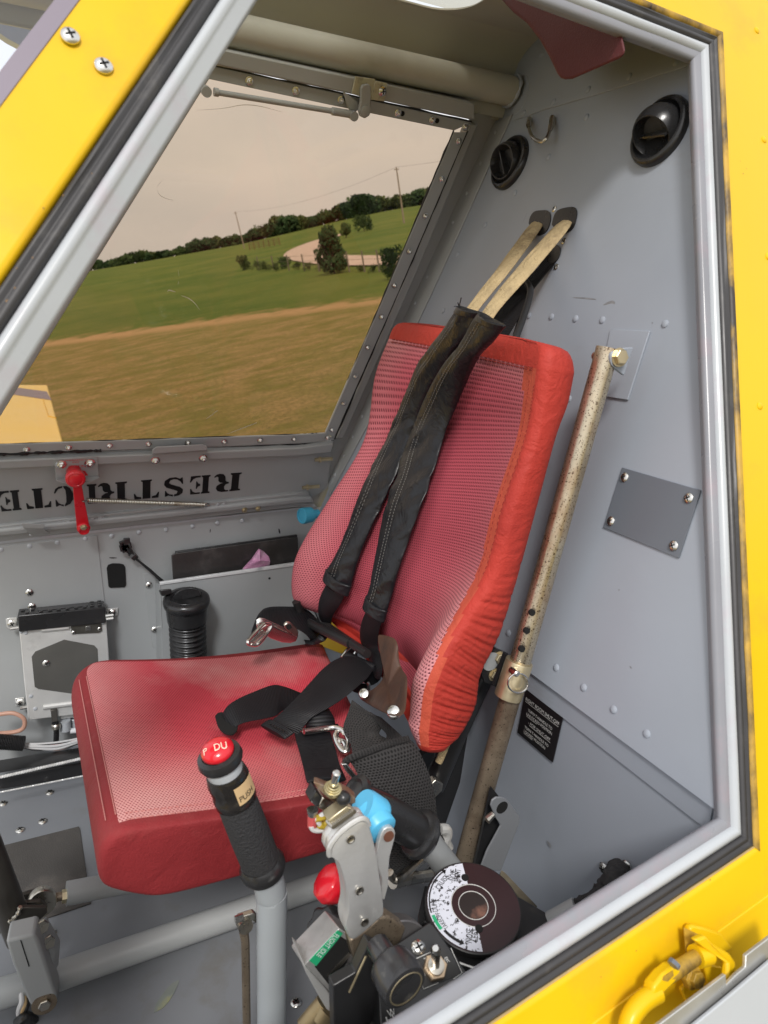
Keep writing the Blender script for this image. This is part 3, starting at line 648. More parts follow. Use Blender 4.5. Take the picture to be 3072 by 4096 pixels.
for c, x, y in [('c2', 410, 447), ('c2', 668, 502), ('c2', 918, 553), ('c2', 1233, 625), ('c2', 1422, 665), ('c2', 1604, 702), ('c2', 1568, 782), ('c2', 1474, 992), ('c2', 1383, 1195), ('c2', 1295, 1390), ('c2', 1213, 1578),
                ('c7', 737, 52), ('c7', 670, 214), ('c7', 600, 370), ('c7', 537, 517), ('c7', 476, 655), ('c7', 418, 790), ('c7', 395, 831), ('c7', 225, 838), ('c7', 50, 843),
                ('c4', 147, 1103), ('c4', 379, 1092), ('c4', 606, 1082), ('c4', 822, 1073), ('c4', 1038, 1067), ('c4', 1241, 1060), ('c4', 1440, 1052)]:
    stamp(NUT, 'nut', door, q(c, x, y, fo(.0062)), dn_, random.random(), .78)
hl = MB()
for x, y in [(1258, 628), (1450, 668)]: hl.lathe(q('c2', x, y, fo(.0064)), dn_, [(0, .0032), (.0002, .0032)], 12)
hl.build('screw_hole', M_['hole'], door)
# header channel above the window (door top rail)
r1 = MB(); bar(r1, [('c2', 60, 325), ('c2', 1659, 668)], [('c2', 60, 228), ('c2', 1659, 572)], .010, .03)
r1.build('top_rail', M_['gray'], door, bevel=.002)
# aft jamb: two folded channels between window and bulkhead
for nm, A, B_, t0, th in [('jamb', [('c2', 1632, 690), ('c7', 797, 0), ('c7', 440, 838)], [('c2', 1680, 690), ('c7', 850, 0), ('c7', 478, 838)], -.004, .02), ]:
    m_ = MB(); bar(m_, A, B_, t0, th); m_.build('rear_jamb', M_['gray'], door, bevel=.003)
m_ = MB(); m_.prism([q('c2', 1640, 640, fo(-.012)), q('c7', 780, 0, fo(-.012)), q('c7', 405, 850, fo(-.012)), q('c7', 340, 1200, fo(-.012)), (.60, 1.215, -.40), (.72, 1.0, .2), (.72, .95, .32)], dn_*-.003); m_.build('rear_post', M_['gray'], door)
m_ = MB(); m_.prism([(-.5, .945, .262), (.68, .945, .262), (.68, .935, .34), (-.5, .935, .34)], (0, .003, 0)); m_.build('header_back', M_['ceil'], door)
m_ = MB(); m_.prism([(-.5, 1.19, -.33), (.56, 1.19, -.33), (.56, 1.222, -.41), (-.5, 1.222, -.41)], (0, .003, 0)); m_.build('hinge_back', M_['gray'], door)
# lower rail, recessed panel
r2 = MB(); r2.prism([q('c4', -60, 1212+3, fo(.014)), q('c4', 1659, 1139, fo(.014)), q('c7', 412, 908, fo(.014)), q('c7', 428, 862, fo(.014)), q('c4', 1659, 1095, fo(.014)), q('c4', -60, 1168, fo(.014))], dn_*-.02)
r2.build('sill_rail', M_['gray'], door, bevel=.0022, seg=3)
r2 = MB(); r2.prism([q('c4', -60, 1210, fo(-.0)), q('c7', 412, 900, fo(0)), q('c7', 395, 1090, fo(0)), q('c4', 1659, 1400, fo(0)), q('c4', -60, 1620, fo(0))], dn_*-.003)
r2.build('lower_door_panel', M_['gray'], door)
r2 = MB(); r2.prism([q('c4', -60, 1141, fo(.006)), q('c7', 428, 850, fo(.006)), q('c7', 428, 880, fo(-.008)), q('c4', -60, 1180, fo(-.008))], dn_*-.004)
r2.build('sill_filler', M_['gray'], door)
# bottom channel of the door: ledge + ridge
def rail(nm, top, bot, t0, th, bev=.002, m='gray', par=door):
    m_ = MB(); m_.prism([q(*p, fo(t0)) for p in top+bot[::-1]], dn_*-th); return m_.build(nm, M_[m], par, bevel=bev, seg=3)
rail('bottom_ledge', [('c4', -60, 1533), ('c4', 1659, 1345), ('c7', 300, 1112)], [('c4', -60, 1556), ('c4', 1659, 1372), ('c7', 315, 1135)], .006, .012)
rail('bottom_channel', [('c4', -60, 1556), ('c4', 1659, 1372), ('c7', 315, 1135)], [('c4', -60, 1594), ('c4', 1659, 1404), ('c7', 330, 1165)], .012, .02, .004)
for x, y in [(1353, 1437), (1427, 1430)]: stamp(HEX, 'bolt', door, q('c4', x, y, fo(.0125)), dn_, 0, .75)
# end plate between door and bulkhead with two pins
ep = [q('c7', 395, 905, off(FD, .005)), q('c7', 398, 925, off(FD, .005)), q('c7', 385, 1110, off(FD, .004)), q('c7', 345, 1195, FD), q('c7', 300, 1120, off(FD, -.002)), q('c7', 290, 1070, off(FD, -.002)), q('c7', 350, 990, FD)]
# lettering, reading upside down like the drop-down door
G = {
 'R': [[(.0, 0), (.42, 0), (.42, .07), (.36, .10), (.36, .90), (.42, .93), (.42, 1), (0, 1), (0, .93), (.08, .90), (.08, .10), (0, .07)],
       [(.47, .93), (.47, 1), (.72, 1), (.88, .94), (.95, .80), (.93, .65), (.80, .54), (.66, .50), (.82, .46), (.88, .36), (.89, .16), (.95, .12), (1.02, .18), (1.05, .13), (.96, .02), (.84, -.02), (.70, .02), (.62, .14), (.60, .38), (.54, .46), (.47, .47), (.47, .55), (.58, .58), (.64, .70), (.63, .86), (.56, .93)]],
 'E': [[(0, 0), (.42, 0), (.42, .07), (.36, .10), (.36, .90), (.42, .93), (.42, 1), (0, 1), (0, .93), (.08, .90), (.08, .10), (0, .07)],
       [(.48, .92), (.48, 1), (.94, 1), (.96, .70), (.91, .70), (.82, .86), (.68, .92)], [(.48, 0), (.48, .08), (.70, .09), (.84, .17), (.93, .32), (.98, .32), (.94, 0)], [(.48, .45), (.48, .55), (.58, .58), (.64, .70), (.68, .70), (.68, .30), (.64, .30), (.58, .42)]],
 'S': [[(.08, .02), (.12, .02), (.20, .08), (.40, -.02), (.70, .0), (.92, .14), (.95, .34), (.84, .50), (.46, .66), (.30, .74), (.34, .88), (.46, .92), (.46, 1.02), (.22, .98), (.06, .86), (.05, .66), (.20, .52), (.60, .36), (.72, .26), (.66, .12), (.50, .07), (.34, .10), (.18, .22), (.10, .36), (.05, .36)],
       [(.52, .92), (.52, 1.02), (.74, .94), (.84, .99), (.90, .99), (.90, .68), (.86, .68), (.78, .82), (.66, .90)]],
 'T': [[(.28, 0), (.72, 0), (.72, .06), (.66, .09), (.66, .91), (.66, 1), (.34, 1), (.34, .91), (.34, .09), (.28, .06)], [(.28, 1), (0, 1), (-.02, .70), (.03, .70), (.10, .86), (.28, .91)], [(.72, 1), (1.0, 1), (1.02, .70), (.97, .70), (.90, .86), (.72, .91)]],
 'I': [[(0, 0), (.46, 0), (.46, .07), (.38, .10), (.38, .90), (.46, .93), (.46, 1), (0, 1), (0, .93), (.08, .90), (.08, .10), (0, .07)]],
 'C': [[(.46, -.02), (.46, .06), (.38, .18), (.36, .50), (.38, .82), (.46, .94), (.46, 1.02), (.20, .92), (.04, .70), (.02, .40), (.14, .12), (.30, .0)],
       [(.52, .94), (.52, 1.02), (.72, .94), (.84, 1.0), (.90, 1.0), (.90, .66), (.85, .66), (.76, .84), (.62, .92)], [(.52, -.02), (.52, .06), (.72, .10), (.88, .32), (.94, .30), (.86, .10), (.70, .0)]],
 'D': [[(0, 0), (.42, 0), (.42, .07), (.36, .10), (.36, .90), (.42, .93), (.42, 1), (0, 1), (0, .93), (.08, .90), (.08, .10), (0, .07)],
       [(.48, 0), (.48, .08), (.60, .12), (.66, .35), (.66, .65), (.60, .88), (.48, .92), (.48, 1), (.76, .94), (.95, .72), (.97, .36), (.84, .10), (.66, .01)]],
}
# baseline of the turned-over text runs along its upper edge; right end first
A0, A1 = ('c4', 1337, 1231), ('c4', -200, 1352)     # upper edge (foot of the letters), right to left
B0 = ('c4', 1332, 1328)
o0 = q(*A0, fo(.0008)); o1 = q(*A1, fo(.0008)); ob = q(*B0, fo(.0008))
rt = (o1-o0).normalized(); dv = (ob-o0); dv = dv - rt*dv.dot(rt)
lt = MB(); 
starts = [(1337, 1196), (1165, 1055), (1022, 902), (878, 740), (702, 552), (532, 462), (403, 290), (272, 137), (105, 0)]
word = 'RESTRICTE'
x_of = lambda px: (q('c4', px, 1231+(1337-px)*.0787, fo(.0008))-o0).dot(rt)
for ch, (xa, xb) in zip(word, [(1337, 1193), (1165, 1050), (1020, 902), (878, 742), (702, 548), (533, 478), (403, 288), (272, 137), (105, -15)]):
    u0, u1 = x_of(xa), x_of(xb)
    wdt = (u1-u0)*(2.1 if ch == 'I' else 1)
    for poly in G[ch]:
        lt.prism([o0+rt*(u0+a*wdt)+dv*b for a, b in poly], dn_*-.0006)
u0 = x_of(-30); 
for poly in G['D']: lt.prism([o0+rt*(u0+a*.06)+dv*b for a, b in poly], dn_*-.0006)
lt.build('lettering', M_['ink'], door, smooth=False)
# pull handle plate
h1 = MB(); h1.prism(ql('c4', [(840, 1107), (1147, 1090), (1140, 1167), (840, 1183)], fo(.0168)), dn_*-.0018)
h1.prism(ql('c4', [(842, 1128), (846, 1104), (866, 1090), (1120, 1077), (1142, 1086), (1147, 1108)], fo(.030)), dn_*-.0018)
h1.prism([q('c4', 842, 1126, fo(.030)), q('c4', 1147, 1108, fo(.030)), q('c4', 1147, 1112, fo(.0165)), q('c4', 842, 1132, fo(.0165))], DV*.0018)
hp_ = thing('pull_handle', 'bent grey sheet metal pull lip bolted to the far door sill', 'handle', q('c4', 990, 1180, fo(.015)))
h1.build('lip', M_['gray'], hp_, bevel=.0007)
for x, y in [(858, 1163), (1124, 1151)]: stamp(NUT, 'nut', hp_, q('c4', x, y, fo(.0172)), dn_, .2, 1.15)
# header latch
lt_ = thing('window_latch', 'worn pale latch plate with grey turning handle above the far window', 'latch', q('c2', 1070, 600, fo(.02)))
MB().prism(ql('c2', [(998, 422), (1108, 438), (1088, 555), (978, 520)], fo(.0135)), dn_*-.003).prism(ql('c2', [(1108, 447), (1176, 462), (1160, 562), (1085, 552)], fo(.0145)), dn_*-.003).build('plate', mat('chipped_cream_plate', (.50, .49, .36), .5, var=.1, vscale=60, dirt=(.18, .15, .11), dscale=60, dcut=.50), lt_, bevel=.0008)
stamp(SCR, 'screw', lt_, q('c2', 1147, 505, fo(.0148)), dn_, .3, 1.3)
MB().prism(ql('c2', [(1042, 470), (1072, 466), (1085, 480), (1083, 600), (1078, 640), (1052, 657), (1025, 645), (1017, 615), (1028, 560), (1030, 485)], fo(.024)), dn_*-.006).build('handle', M_['gray'], lt_, bevel=.0016, seg=3)
MB().lathe(q('c2', 1052, 612, fo(.023)), dn_, [(0, .0065), (.003, .0062), (.004, .004)], 16).build('pivot', M_['gray'], lt_)
rod = MB(); ra, rbp = q('c2', 215, 508, fo(.016)), q('c2', 975, 632, fo(.016))
rod.tube([ra, ra.lerp(rbp, .03), ra.lerp(rbp, .035), ra.lerp(rbp, .84), ra.lerp(rbp, .85), rbp], [.0045, .0045, .0032, .0032, .0046, .0046], 12)
rod.lathe(q('c2', 168, 500, fo(.012)), dn_, [(0, .0058), (.008, .0058)], 14); rod.lathe(q('c2', 980, 636, fo(.014)), dn_, [(0, .0056), (.008, .0056)], 14)
tag(rod.build('latch_rod', M_['gray']), 'thin grey latch rod running along the top of the far window', 'rod')
MB().prism(ql('c2', [(930, 505), (1010, 560), (1018, 600), (985, 640), (955, 590)], fo(.012)), dn_*-.004).build('latch_arm', M_['gray'], lt_, bevel=.0008)
# emergency exit lever
ee = thing('exit_lever', 'red emergency exit lever hanging from its marked grey plate', 'lever', q('c4', 460, 1545, fo(.02)))
MB().prism(ql('c4', [(297, 1157), (537, 1142), (548, 1258), (398, 1297), (312, 1272)], fo(.0165)), dn_*-.002).build('plate', M_['gray'], ee, bevel=.0006)
MB().prism([q('c4', 312, 1270, fo(.0165)), q('c4', 548, 1256, fo(.0165)), q('c4', 548, 1262, fo(.030)), q('c4', 500, 1283, fo(.030)), q('c4', 398, 1298, fo(.030)), q('c4', 314, 1280, fo(.030))], DV*.0016).build('plate_lip', M_['gray'], ee, bevel=.0006)
stamp(NUT, 'nut', ee, q('c4', 337, 1184, fo(.0168)), dn_, .2, 1.25); stamp(NUT, 'nut', ee, q('c4', 497, 1177, fo(.0168)), dn_, .2, 1.25)
tw = MB(); ex = XV
for s, x, y, h, wd in [('EMERGENCY', 420, 1161, 9, 106), ('EXIT', 421, 1173, 9, 34), ('OPEN', 427, 1196, 17, 88)]:
    c0 = q('c4', x, y, fo(.0168)); k = .7233/F*1.09
    write(tw, s, c0, (1, 0, 0), DV, h*k, wd*k, dn_, .0004)
tw.prism(ql('c4', [(436, 1218), (470, 1222), (487, 1246), (468, 1249), (458, 1234), (436, 1232)], fo(.0170)), dn_*-.0006)
tw.build('lettering', M_['redink'], ee, smooth=False)
MB().prism(ql('c4', [(400, 1265), (446, 1265), (470, 1400), (496, 1530), (484, 1545), (440, 1545), (424, 1530), (410, 1390)], fo(.028)), dn_*-.0035).build('arm', M_['redp'], ee, bevel=.0008)
kc = q('c4', 414, 1247, fo(.029))
MB().lathe(kc, dn_+DV*.15, [(-.013, .011), (0, .0115), (.004, .0135), (.012, .0138), (.014, .0125), (.0145, .0100), (.0140, .0095), (.0145, .009)], 30).build('knob', M_['redp'], ee, angle=50)
MB().prism(ql('c4', [(393, 1204), (434, 1202), (440, 1240), (390, 1240)], fo(.022)), dn_*-.006).build('knob_stem', M_['redp'], ee, bevel=.002)
MB().lathe(q('c4', 461, 1532, fo(.0265)), dn_, [(0, .0100), (.004, .0100), (.006, .0080), (.010, .0078), (.0102, .0062), (.009, .0058)], 20).build('boss', M_['redp'], ee, angle=40)
stamp(HEX, 'bolt', ee, q('c4', 462, 1533, fo(.0365)), dn_, .2, .75)
sp_ = MB(); sa, sb2 = q('c4', 482, 1384, fo(.026)), q('c4', 1132, 1409, fo(.012)); ax = (sb2-sa); Ln = ax.length; ax.normalize(); pa = ax.orthogonal().normalized(); pb = ax.cross(pa)
turns = 74; pts = []
for i in range(turns*9+1):
    a = 2*math.pi*i/9; pts.append(sa+ax*(Ln*i/(turns*9))+(pa*math.cos(a)+pb*math.sin(a))*.0034)
sp_.tube(pts, .00105, 5)
sp_.tube(spline([q('c4', 455, 1387, fo(.030)), q('c4', 462, 1390, fo(.033)), q('c4', 474, 1390, fo(.031)), q('c4', 483, 1383, fo(.028))], 4), .0011, 6)
sp_.tube(spline([sb2, q('c4', 1142, 1402, fo(.012)), q('c4', 1158, 1404, fo(.010)), q('c4', 1150, 1414, fo(.010))], 4), .0011, 6)
tag(sp_.build('coil_spring', M_['steel']), 'long thin steel coil spring stretched from the red lever to a grey tab', 'spring')
tb = thing('spring_tab', 'small grey riveted tab anchoring the coil spring', 'tab', q('c4', 1200, 1425, fo(.006)))
MB().prism(spline(ql('c4', [(1145, 1402), (1190, 1396), (1257, 1392), (1250, 1420), (1180, 1427), (1150, 1420), (1145, 1402)], fo(.0075)), 3)[:-1], dn_*-.002).build('tab', M_['gray'], tb, bevel=.0005)
for x, y in [(1204, 1407), (1237, 1404)]: stamp(RIVG, 'rivet', tb, q('c4', x, y, fo(.0077)), dn_, 0, .9)
sbk = thing('stop_bracket', 'flat grey riveted strap behind the foot of the red lever', 'bracket', q('c4', 460, 1520, fo(.006)))
MB().prism(ql('c4', [(352, 1497), (578, 1470), (578, 1497), (352, 1524)], fo(.0085)), dn_*-.002).build('strap', M_['gray'], sbk, bevel=.0005)
for x, y in [(377, 1506), (553, 1486), (512, 1490)]: stamp(RIVG, 'rivet', sbk, q('c4', x, y, fo(.0087)), dn_, 0, .95)
cb = thing('door_catch', 'folded grey sheet metal catch on the bottom channel of the far door', 'catch', q('c4', 210, 1570, fo(.012)))
MB().prism(ql('c4', [(118, 1512), (252, 1520), (236, 1540), (128, 1536)], fo(.034)), dn_*-.0016).prism([q('c4', 128, 1530, fo(.033)), q('c4', 238, 1540, fo(.033)), q('c4', 275, 1565, fo(.013)), q('c4', 172, 1578, fo(.013))], DV*-.0014).build('plate', M_['gray'], cb, bevel=.0005)
stamp(RIVG, 'rivet', cb, q('c4', 172, 1573, fo(.0155)), dn_, 0, .9)
# ================================================================ RIGHT SIDE WALL (below the door)
wn = Vector((0, -1, 0))
def wo(t): return off(FW, t)
sw = thing('side_wall', 'grey riveted side panel under the far door', 'wall panel', (.2, 1.2, -.8))
zt = q('c4', 830, 1520, FW).z
MB().prism([(-.35, 1.2, -.372), (.49, 1.2, -.372), (.49, 1.2, -.95), (-.35, 1.2, -.95)], (0, .003, 0)).build('panel', M_['gray'], sw)
e1_ = [q('c4', -60, 1612, wo(.004)), q('c4', 1659, 1421, wo(.004)), q('c7', 345, 1190, wo(.004))]
e0_ = [q('c4', -60, 1590, wo(.004)), q('c4', 1659, 1398, wo(.004)), q('c7', 330, 1168, wo(.004))]
MB().prism(e0_+e1_[::-1], (0, .006, 0)).build('longeron_lip', M_['gray'], sw, bevel=.0015)
ea = [q('c4', -60, 1632, wo(.0012)), q('c4', 1659, 1432, wo(.0012)), q('c4', 1659, 1424, wo(.0012)), q('c4', -60, 1616, wo(.0012))]
MB().prism(ea, (0, .001, 0)).build('pale_edge', M_['frame'], sw)  # thin strip in the paler frame paint below the lip
MB().prism([q('c5', -30, 312, wo(.0016)), q('c5', 643, 236, wo(.0016)), q('c5', 735, 1020, wo(.0016)), q('c5', 760, 1659, wo(.0016)), q('c5', -30, 1659, wo(.0016))], (0, .0015, 0)).build('front_sheet', M_['gray'], sw, bevel=.0003)
MB().prism([q('c5', 952, 490, wo(.0012)), q('c5', 1030, 480, wo(.0012)), q('c5', 1075, 1000, wo(.0012)), q('c5', 1013, 975, wo(.0012))], (0, .0011, 0)).build('edge_sheet', M_['gray'], sw, bevel=.0003)
for x, y in [(5, 330), (196, 305), (379, 283), (565, 257), (739, 238), (921, 214), (1101, 197), (1276, 174), (1442, 153), (1606, 137)]:
    stamp(RIVG, 'rivet', sw, q('c5', x, y, wo(.0018)), wn, 0, 1.1)
for x, y in [(195, 613), (989, 565), (1026, 860), (305, 1083), (212, 706)]: stamp(SCR, 'screw', sw, q('c5', x, y, wo(.0018)), wn, .5, 1.35)
hs_ = ql('c5', [(708, 452), (718, 430), (745, 421), (790, 421), (820, 428), (831, 445), (838, 565), (826, 580), (735, 584), (720, 575)], wo(.0022))
MB().prism(hs_, (0, .001, 0)).build('slot_opening', M_['hole'], sw, bevel=.0004)
# dark tray along the bottom of the wall and steel control cables
tr = thing('lower_tray', 'black tray running along the foot of the far side panel', 'tray', q('c5', 200, 1700, wo(.05)))
MB().prism([q('c6', -60, 205, YP(1.14)), q('c6', 560, 108, YP(1.14)), q('c6', 560, 168, YP(1.10)), q('c6', -60, 275, YP(1.10))], (0, .004, -.002)).build('shelf', M_['black_m'], tr, bevel=.001)
MB().prism([q('c6', -60, 300, YP(1.10)), q('c6', 560, 195, YP(1.10)), q('c6', 560, 262, YP(1.10)), q('c6', -60, 368, YP(1.10))], (0, .004, 0)).build('web', M_['black_m'], tr, bevel=.001)
def cable(a, b, r, tw=40):
    a, b = Vector(a), Vector(b); ax = b-a; L = ax.length; ax.normalize(); u = ax.orthogonal().normalized(); v = ax.cross(u); mb = MB()
    for s in range(3):
        P = [a+ax*(L*i/(tw*4))+(u*math.cos(2*math.pi*(i/4/1.0+s/3))+v*math.sin(2*math.pi*(i/4/1.0+s/3)))*r*.5 for i in range(tw*4+1)]
        mb.tube(P, r*.55, 5)
    return mb
tag(cable(q('c6', -30, 296, YP(1.08)), q('c6', 560, 160, YP(1.08)), .0026).build('control_cable', M_['alu']), 'thicker twisted steel control cable along the black tray', 'cable')
tag(cable(q('c6', -30, 378, YP(1.05)), q('c6', 560, 262, YP(1.05)), .0014).build('control_cable', M_['alu']), 'thinner twisted steel control cable just above the floor', 'cable')
# ================================================================ FLOOR
FZ = -.77
fl_ = MB().prism([(-.5, .2, FZ), (.49, .2, FZ), (.49, 1.2, FZ), (-.5, 1.2, FZ)], (0, 0, -.004)).build('floor', M_['gray_f'])
fl_['kind'] = 'structure'
FL = ZP(FZ)
def FO(h): return ZP(FZ+h)
fsc = thing('floor_screw', 'shiny cross head screws scattered over the grey cockpit floor sheet', 'screw', q('c6', 237, 535, FO(0)))
ROOTS.remove(fsc); bpy.data.objects.remove(fsc)
for c, x, y, l_ in [('c6', 237, 535, 'just above the dark pad, right one of two'), ('c6', 112, 583, 'just above the dark pad, left one of two'), ('c6', 275, 375, 'below the steel cable, nearer the seat'), ('c6', 17, 436, 'below the steel cable, at the left edge'), ('c6', 282, 1153, 'beside the tube clamp ears'), ('e3', 170, 2043, 'right of the tall grey lever shaft')]:
    o = stamp(SCR, 'floor_screw', None, q(c, x, y, FO(0)), (0, 0, 1), .5, 1.5); ROOTS.append(o)
    tag(o, 'shiny screw in the grey floor '+l_, 'screw', 'screws in the cockpit floor')
tag(MB().prism(ql('c6', [(-40, 680), (435, 560), (443, 580), (482, 855), (503, 985), (215, 1082), (-40, 1160)], FO(.0016)), (0, 0, -.0015)).build('wear_pad', M_['rubbermat'], bevel=.0003), 'worn dark non-slip pad stuck to the floor left of the seat', 'floor pad')
# cross tube on the floor
ty = .71
def tl(x, y, yy=ty): return q('c6', x, y, YP(yy))
P = [tl(-200, 1535), tl(0, 1486), tl(310, 1392), tl(1480, 985), tl(2300, 700)]
tag(MB().tube(P, .0158, 28).build('floor_tube', M_['gray'], angle=60), 'grey structural tube running along the cockpit floor below the seat', 'tube')
# second tube under the seat ending in a rod end
rt_ = thing('push_rod', 'grey push rod under the seat front with a threaded rod end', 'push rod', q('c6', 400, 990, YP(.76)))
yy = .76
def pr(x, y, d=0): return q('c6', x, y, YP(yy-d))
MB().tube([pr(368, 932), pr(640, 880), pr(1500, 720)], .0135, 24).build('rod', M_['gray'], rt_, angle=60)
MB().tube([pr(300, 955), pr(368, 940)], .0052, 12).build('thread', M_['rust_d'], rt_)
ax = (pr(640, 880)-pr(368, 932)).normalized()
MB().lathe(pr(342, 950), ax, [(0, .0075), (.006, .0075)], 6).build('lock_nut', M_['collar'], rt_)
MB().lathe(pr(232, 978, .006), (pr(0, 0)*0+Vector((.05, -1, .3))), [(-.008, .0150), (-.006, .0155), (.004, .0155), (.006, .0145)], 24).tube([pr(232, 978), pr(305, 955)], [.009, .0055], 12).build('rod_end', M_['steel'], rt_, angle=50)
MB().prism(ql('c6', [(110, 945), (200, 920), (250, 925), (262, 950), (120, 975)], YP(.765)), (0, .006, 0)).prism(ql('c6', [(108, 985), (225, 975), (262, 1000), (262, 1040), (215, 1062), (110, 1010)], YP(.735)), (0, .005, 0)).build('fork', M_['dsteel'], rt_, bevel=.001)
stamp(HEX, 'bolt', rt_, pr(222, 1030, .028), (0.1, -1, .2), .3, 1.1)
# belcrank post and clamp at the far left
po = thing('torque_post', 'dark worn metal post with welded lug at the left edge of the floor', 'post', q('c6', 100, 1190, YP(.72)))
MB().tube([q('c6', -90, 640, YP(.73)), q('c6', 118, 1175, YP(.73))], .0158, 24).build('post', M_['dsteel'], po, angle=60)
MB().prism(ql('c6', [(100, 1010), (260, 1010), (262, 1040), (190, 1110), (110, 1180), (60, 1180)], YP(.715)), (0, .005, 0)).build('lug', M_['dsteel'], po, bevel=.001)
wdp = spline([q('c6', x, y, YP(.712)) for x, y in [(112, 1005), (100, 1040), (70, 1075), (45, 1090)]], 4)
MB().tube(wdp, [.0022+.0008*math.sin(i*2) for i in range(len(wdp))], 8).build('weld', M_['steel'], po)
cl = thing('tube_clamp', 'grey split clamp bolted around the floor tube', 'clamp', q('c6', 240, 1598, YP(.68)))
cpts = [(30, 1195), (190, 1157), (212, 1195), (312, 1490), (317, 1535), (295, 1578), (245, 1600), (195, 1582), (160, 1540), (70, 1330)]
MB().prism(ql('c6', cpts, YP(.67)), (0.004, .026, 0)).build('body', M_['gray'], cl, bevel=.003, seg=3)
MB().prism(ql('c6', [(112, 1192), (118, 1192), (164, 1334), (158, 1338)], YP(.6695)), (0, .0008, 0)).build('slit', M_['hole'], cl)
MB().prism(ql('c6', [(215, 1120), (265, 1200), (300, 1260), (290, 1400), (255, 1300), (190, 1160)], YP(.688)), (.008, .016, 0)).build('ear', M_['gray'], cl, bevel=.003)
MB().lathe(q('c6', 245, 1540, YP(.67)), (0, -1, .1), [(0, .0125), (.001, .0125), (.0012, .010)], 24).build('washer', M_['rust_d'], cl)
stamp(HEXS, 'bolt', cl, q('c6', 245, 1540, YP(.669)), (0, -1, .1), .3, 1.15)
for x, y in [(228, 1113), (264, 1198)]: stamp(HEXS, 'bolt', cl, q('c6', x, y, YP(.69)), (.3, -1, .5), .3, 1.3)
hb = MB()
for k, (a, m_) in enumerate([((115, 1470), 0), ((130, 1480), 1), ((145, 1490), 2)]):
    hb.tube(spline([q('c6', a[0], a[1], YP(.70)), q('c6', a[0]+5, a[1]+60, YP(.69)), q('c6', a[0]-12, a[1]+120, YP(.69)), q('c6', a[0]+8, a[1]+220, YP(.69))], 5), .0028, 8, mi=m_)
hb.tube(spline([q('c6', 95, 1653, YP(.685)), q('c6', 140, 1615, YP(.685)), q('c6', 185, 1640, YP(.685)), q('c6', 190, 1700, YP(.685))], 5), .006, 10, mi=3)
tag(hb.build('wire_bundle', [M_['wirew'], M_['tape'], M_['black'], M_['black']]), 'bundle of pale and dark wires passing down behind the tube clamp', 'wires')
# paint scar on the floor
tag(MB().prism(spline(ql('c6', [(850, 1590), (865, 1540), (905, 1480), (950, 1430), (990, 1412), (975, 1455), (945, 1510), (905, 1560), (850, 1590)], FO(.0006)), 3)[:-1], (0, 0, -.0005)).build('paint_chip', mat('chipped_primer', (.20, .22, .20), .7, var=.2, vscale=60, dirt=(.30, .30, .12), dscale=30, dcut=.5), smooth=False), 'leaf shaped scar of chipped paint on the grey floor', 'paint chip')
# ================================================================ SEAT
seat = thing('pilot_seat', 'red mesh covered pilot seat with tall backrest and long cushion', 'seat', (.22, .77, -.565))
YN, YF = .535, .95
ST = [((1172, 798), (1244, 806), (832, 728)), ((1162, 868), (1230, 872), (800, 812)), ((1145, 950), (1203, 942), (776, 950)), ((1097, 1100), (1165, 1085), (702, 1075)),
      ((1062, 1240), (1122, 1240), (655, 1150)), ((1008, 1335), (1085, 1370), (628, 1205)), ((968, 1405), (1043, 1462), (621, 1250)), ((938, 1490), (1033, 1530), (626, 1290)),
      ((927, 1570), (1000, 1588), (645, 1308)), ((918, 1624), (975, 1602), (688, 1316))]
NFp = [q('D', *s[0], YP(YN)) for s in ST]; NBp = [q('D', *s[1], YP(YN+.018)) for s in ST]; FFp = [q('D', *s[2], YP(YF)) for s in ST]
KS = 20
NFs, NBs, FFs = spline(NFp, KS), spline(NBp, KS), spline(FFp, KS)
NR = len(NFs); KS0 = 90/(NR-1)
def dish(i): i = i*KS0; return interp([(0, .012), (15, .024), (35, .032), (60, .052), (80, .058), (90, .035)], i)
def bulge(i): i = i*KS0; return interp([(0, 0), (35, .002), (55, .012), (70, .026), (82, .026), (90, .010)], i)
def front(i, u):
    p = NFs[i].lerp(FFs[i], u)
    p.x += dish(i)*(1-abs(2*u-1)**2.6) - bulge(i)*math.exp(-((u-.07)/.07)**2) - bulge(i)*.35*math.exp(-((u-.93)/.07)**2)
    return p
TH = lambda i: (NBs[i]-NFs[i]).x
mb = MB(); CU = [0, .008, .016, .024, .032, .040, .048, .056, .064, .072, .081, .09] + [.09+.82*j/16 for j in range(1, 17)] + [.93, .95, .97, .988, 1.0]
loopn = None; uv = []; vs = []; Ls = 0; rowmat = []
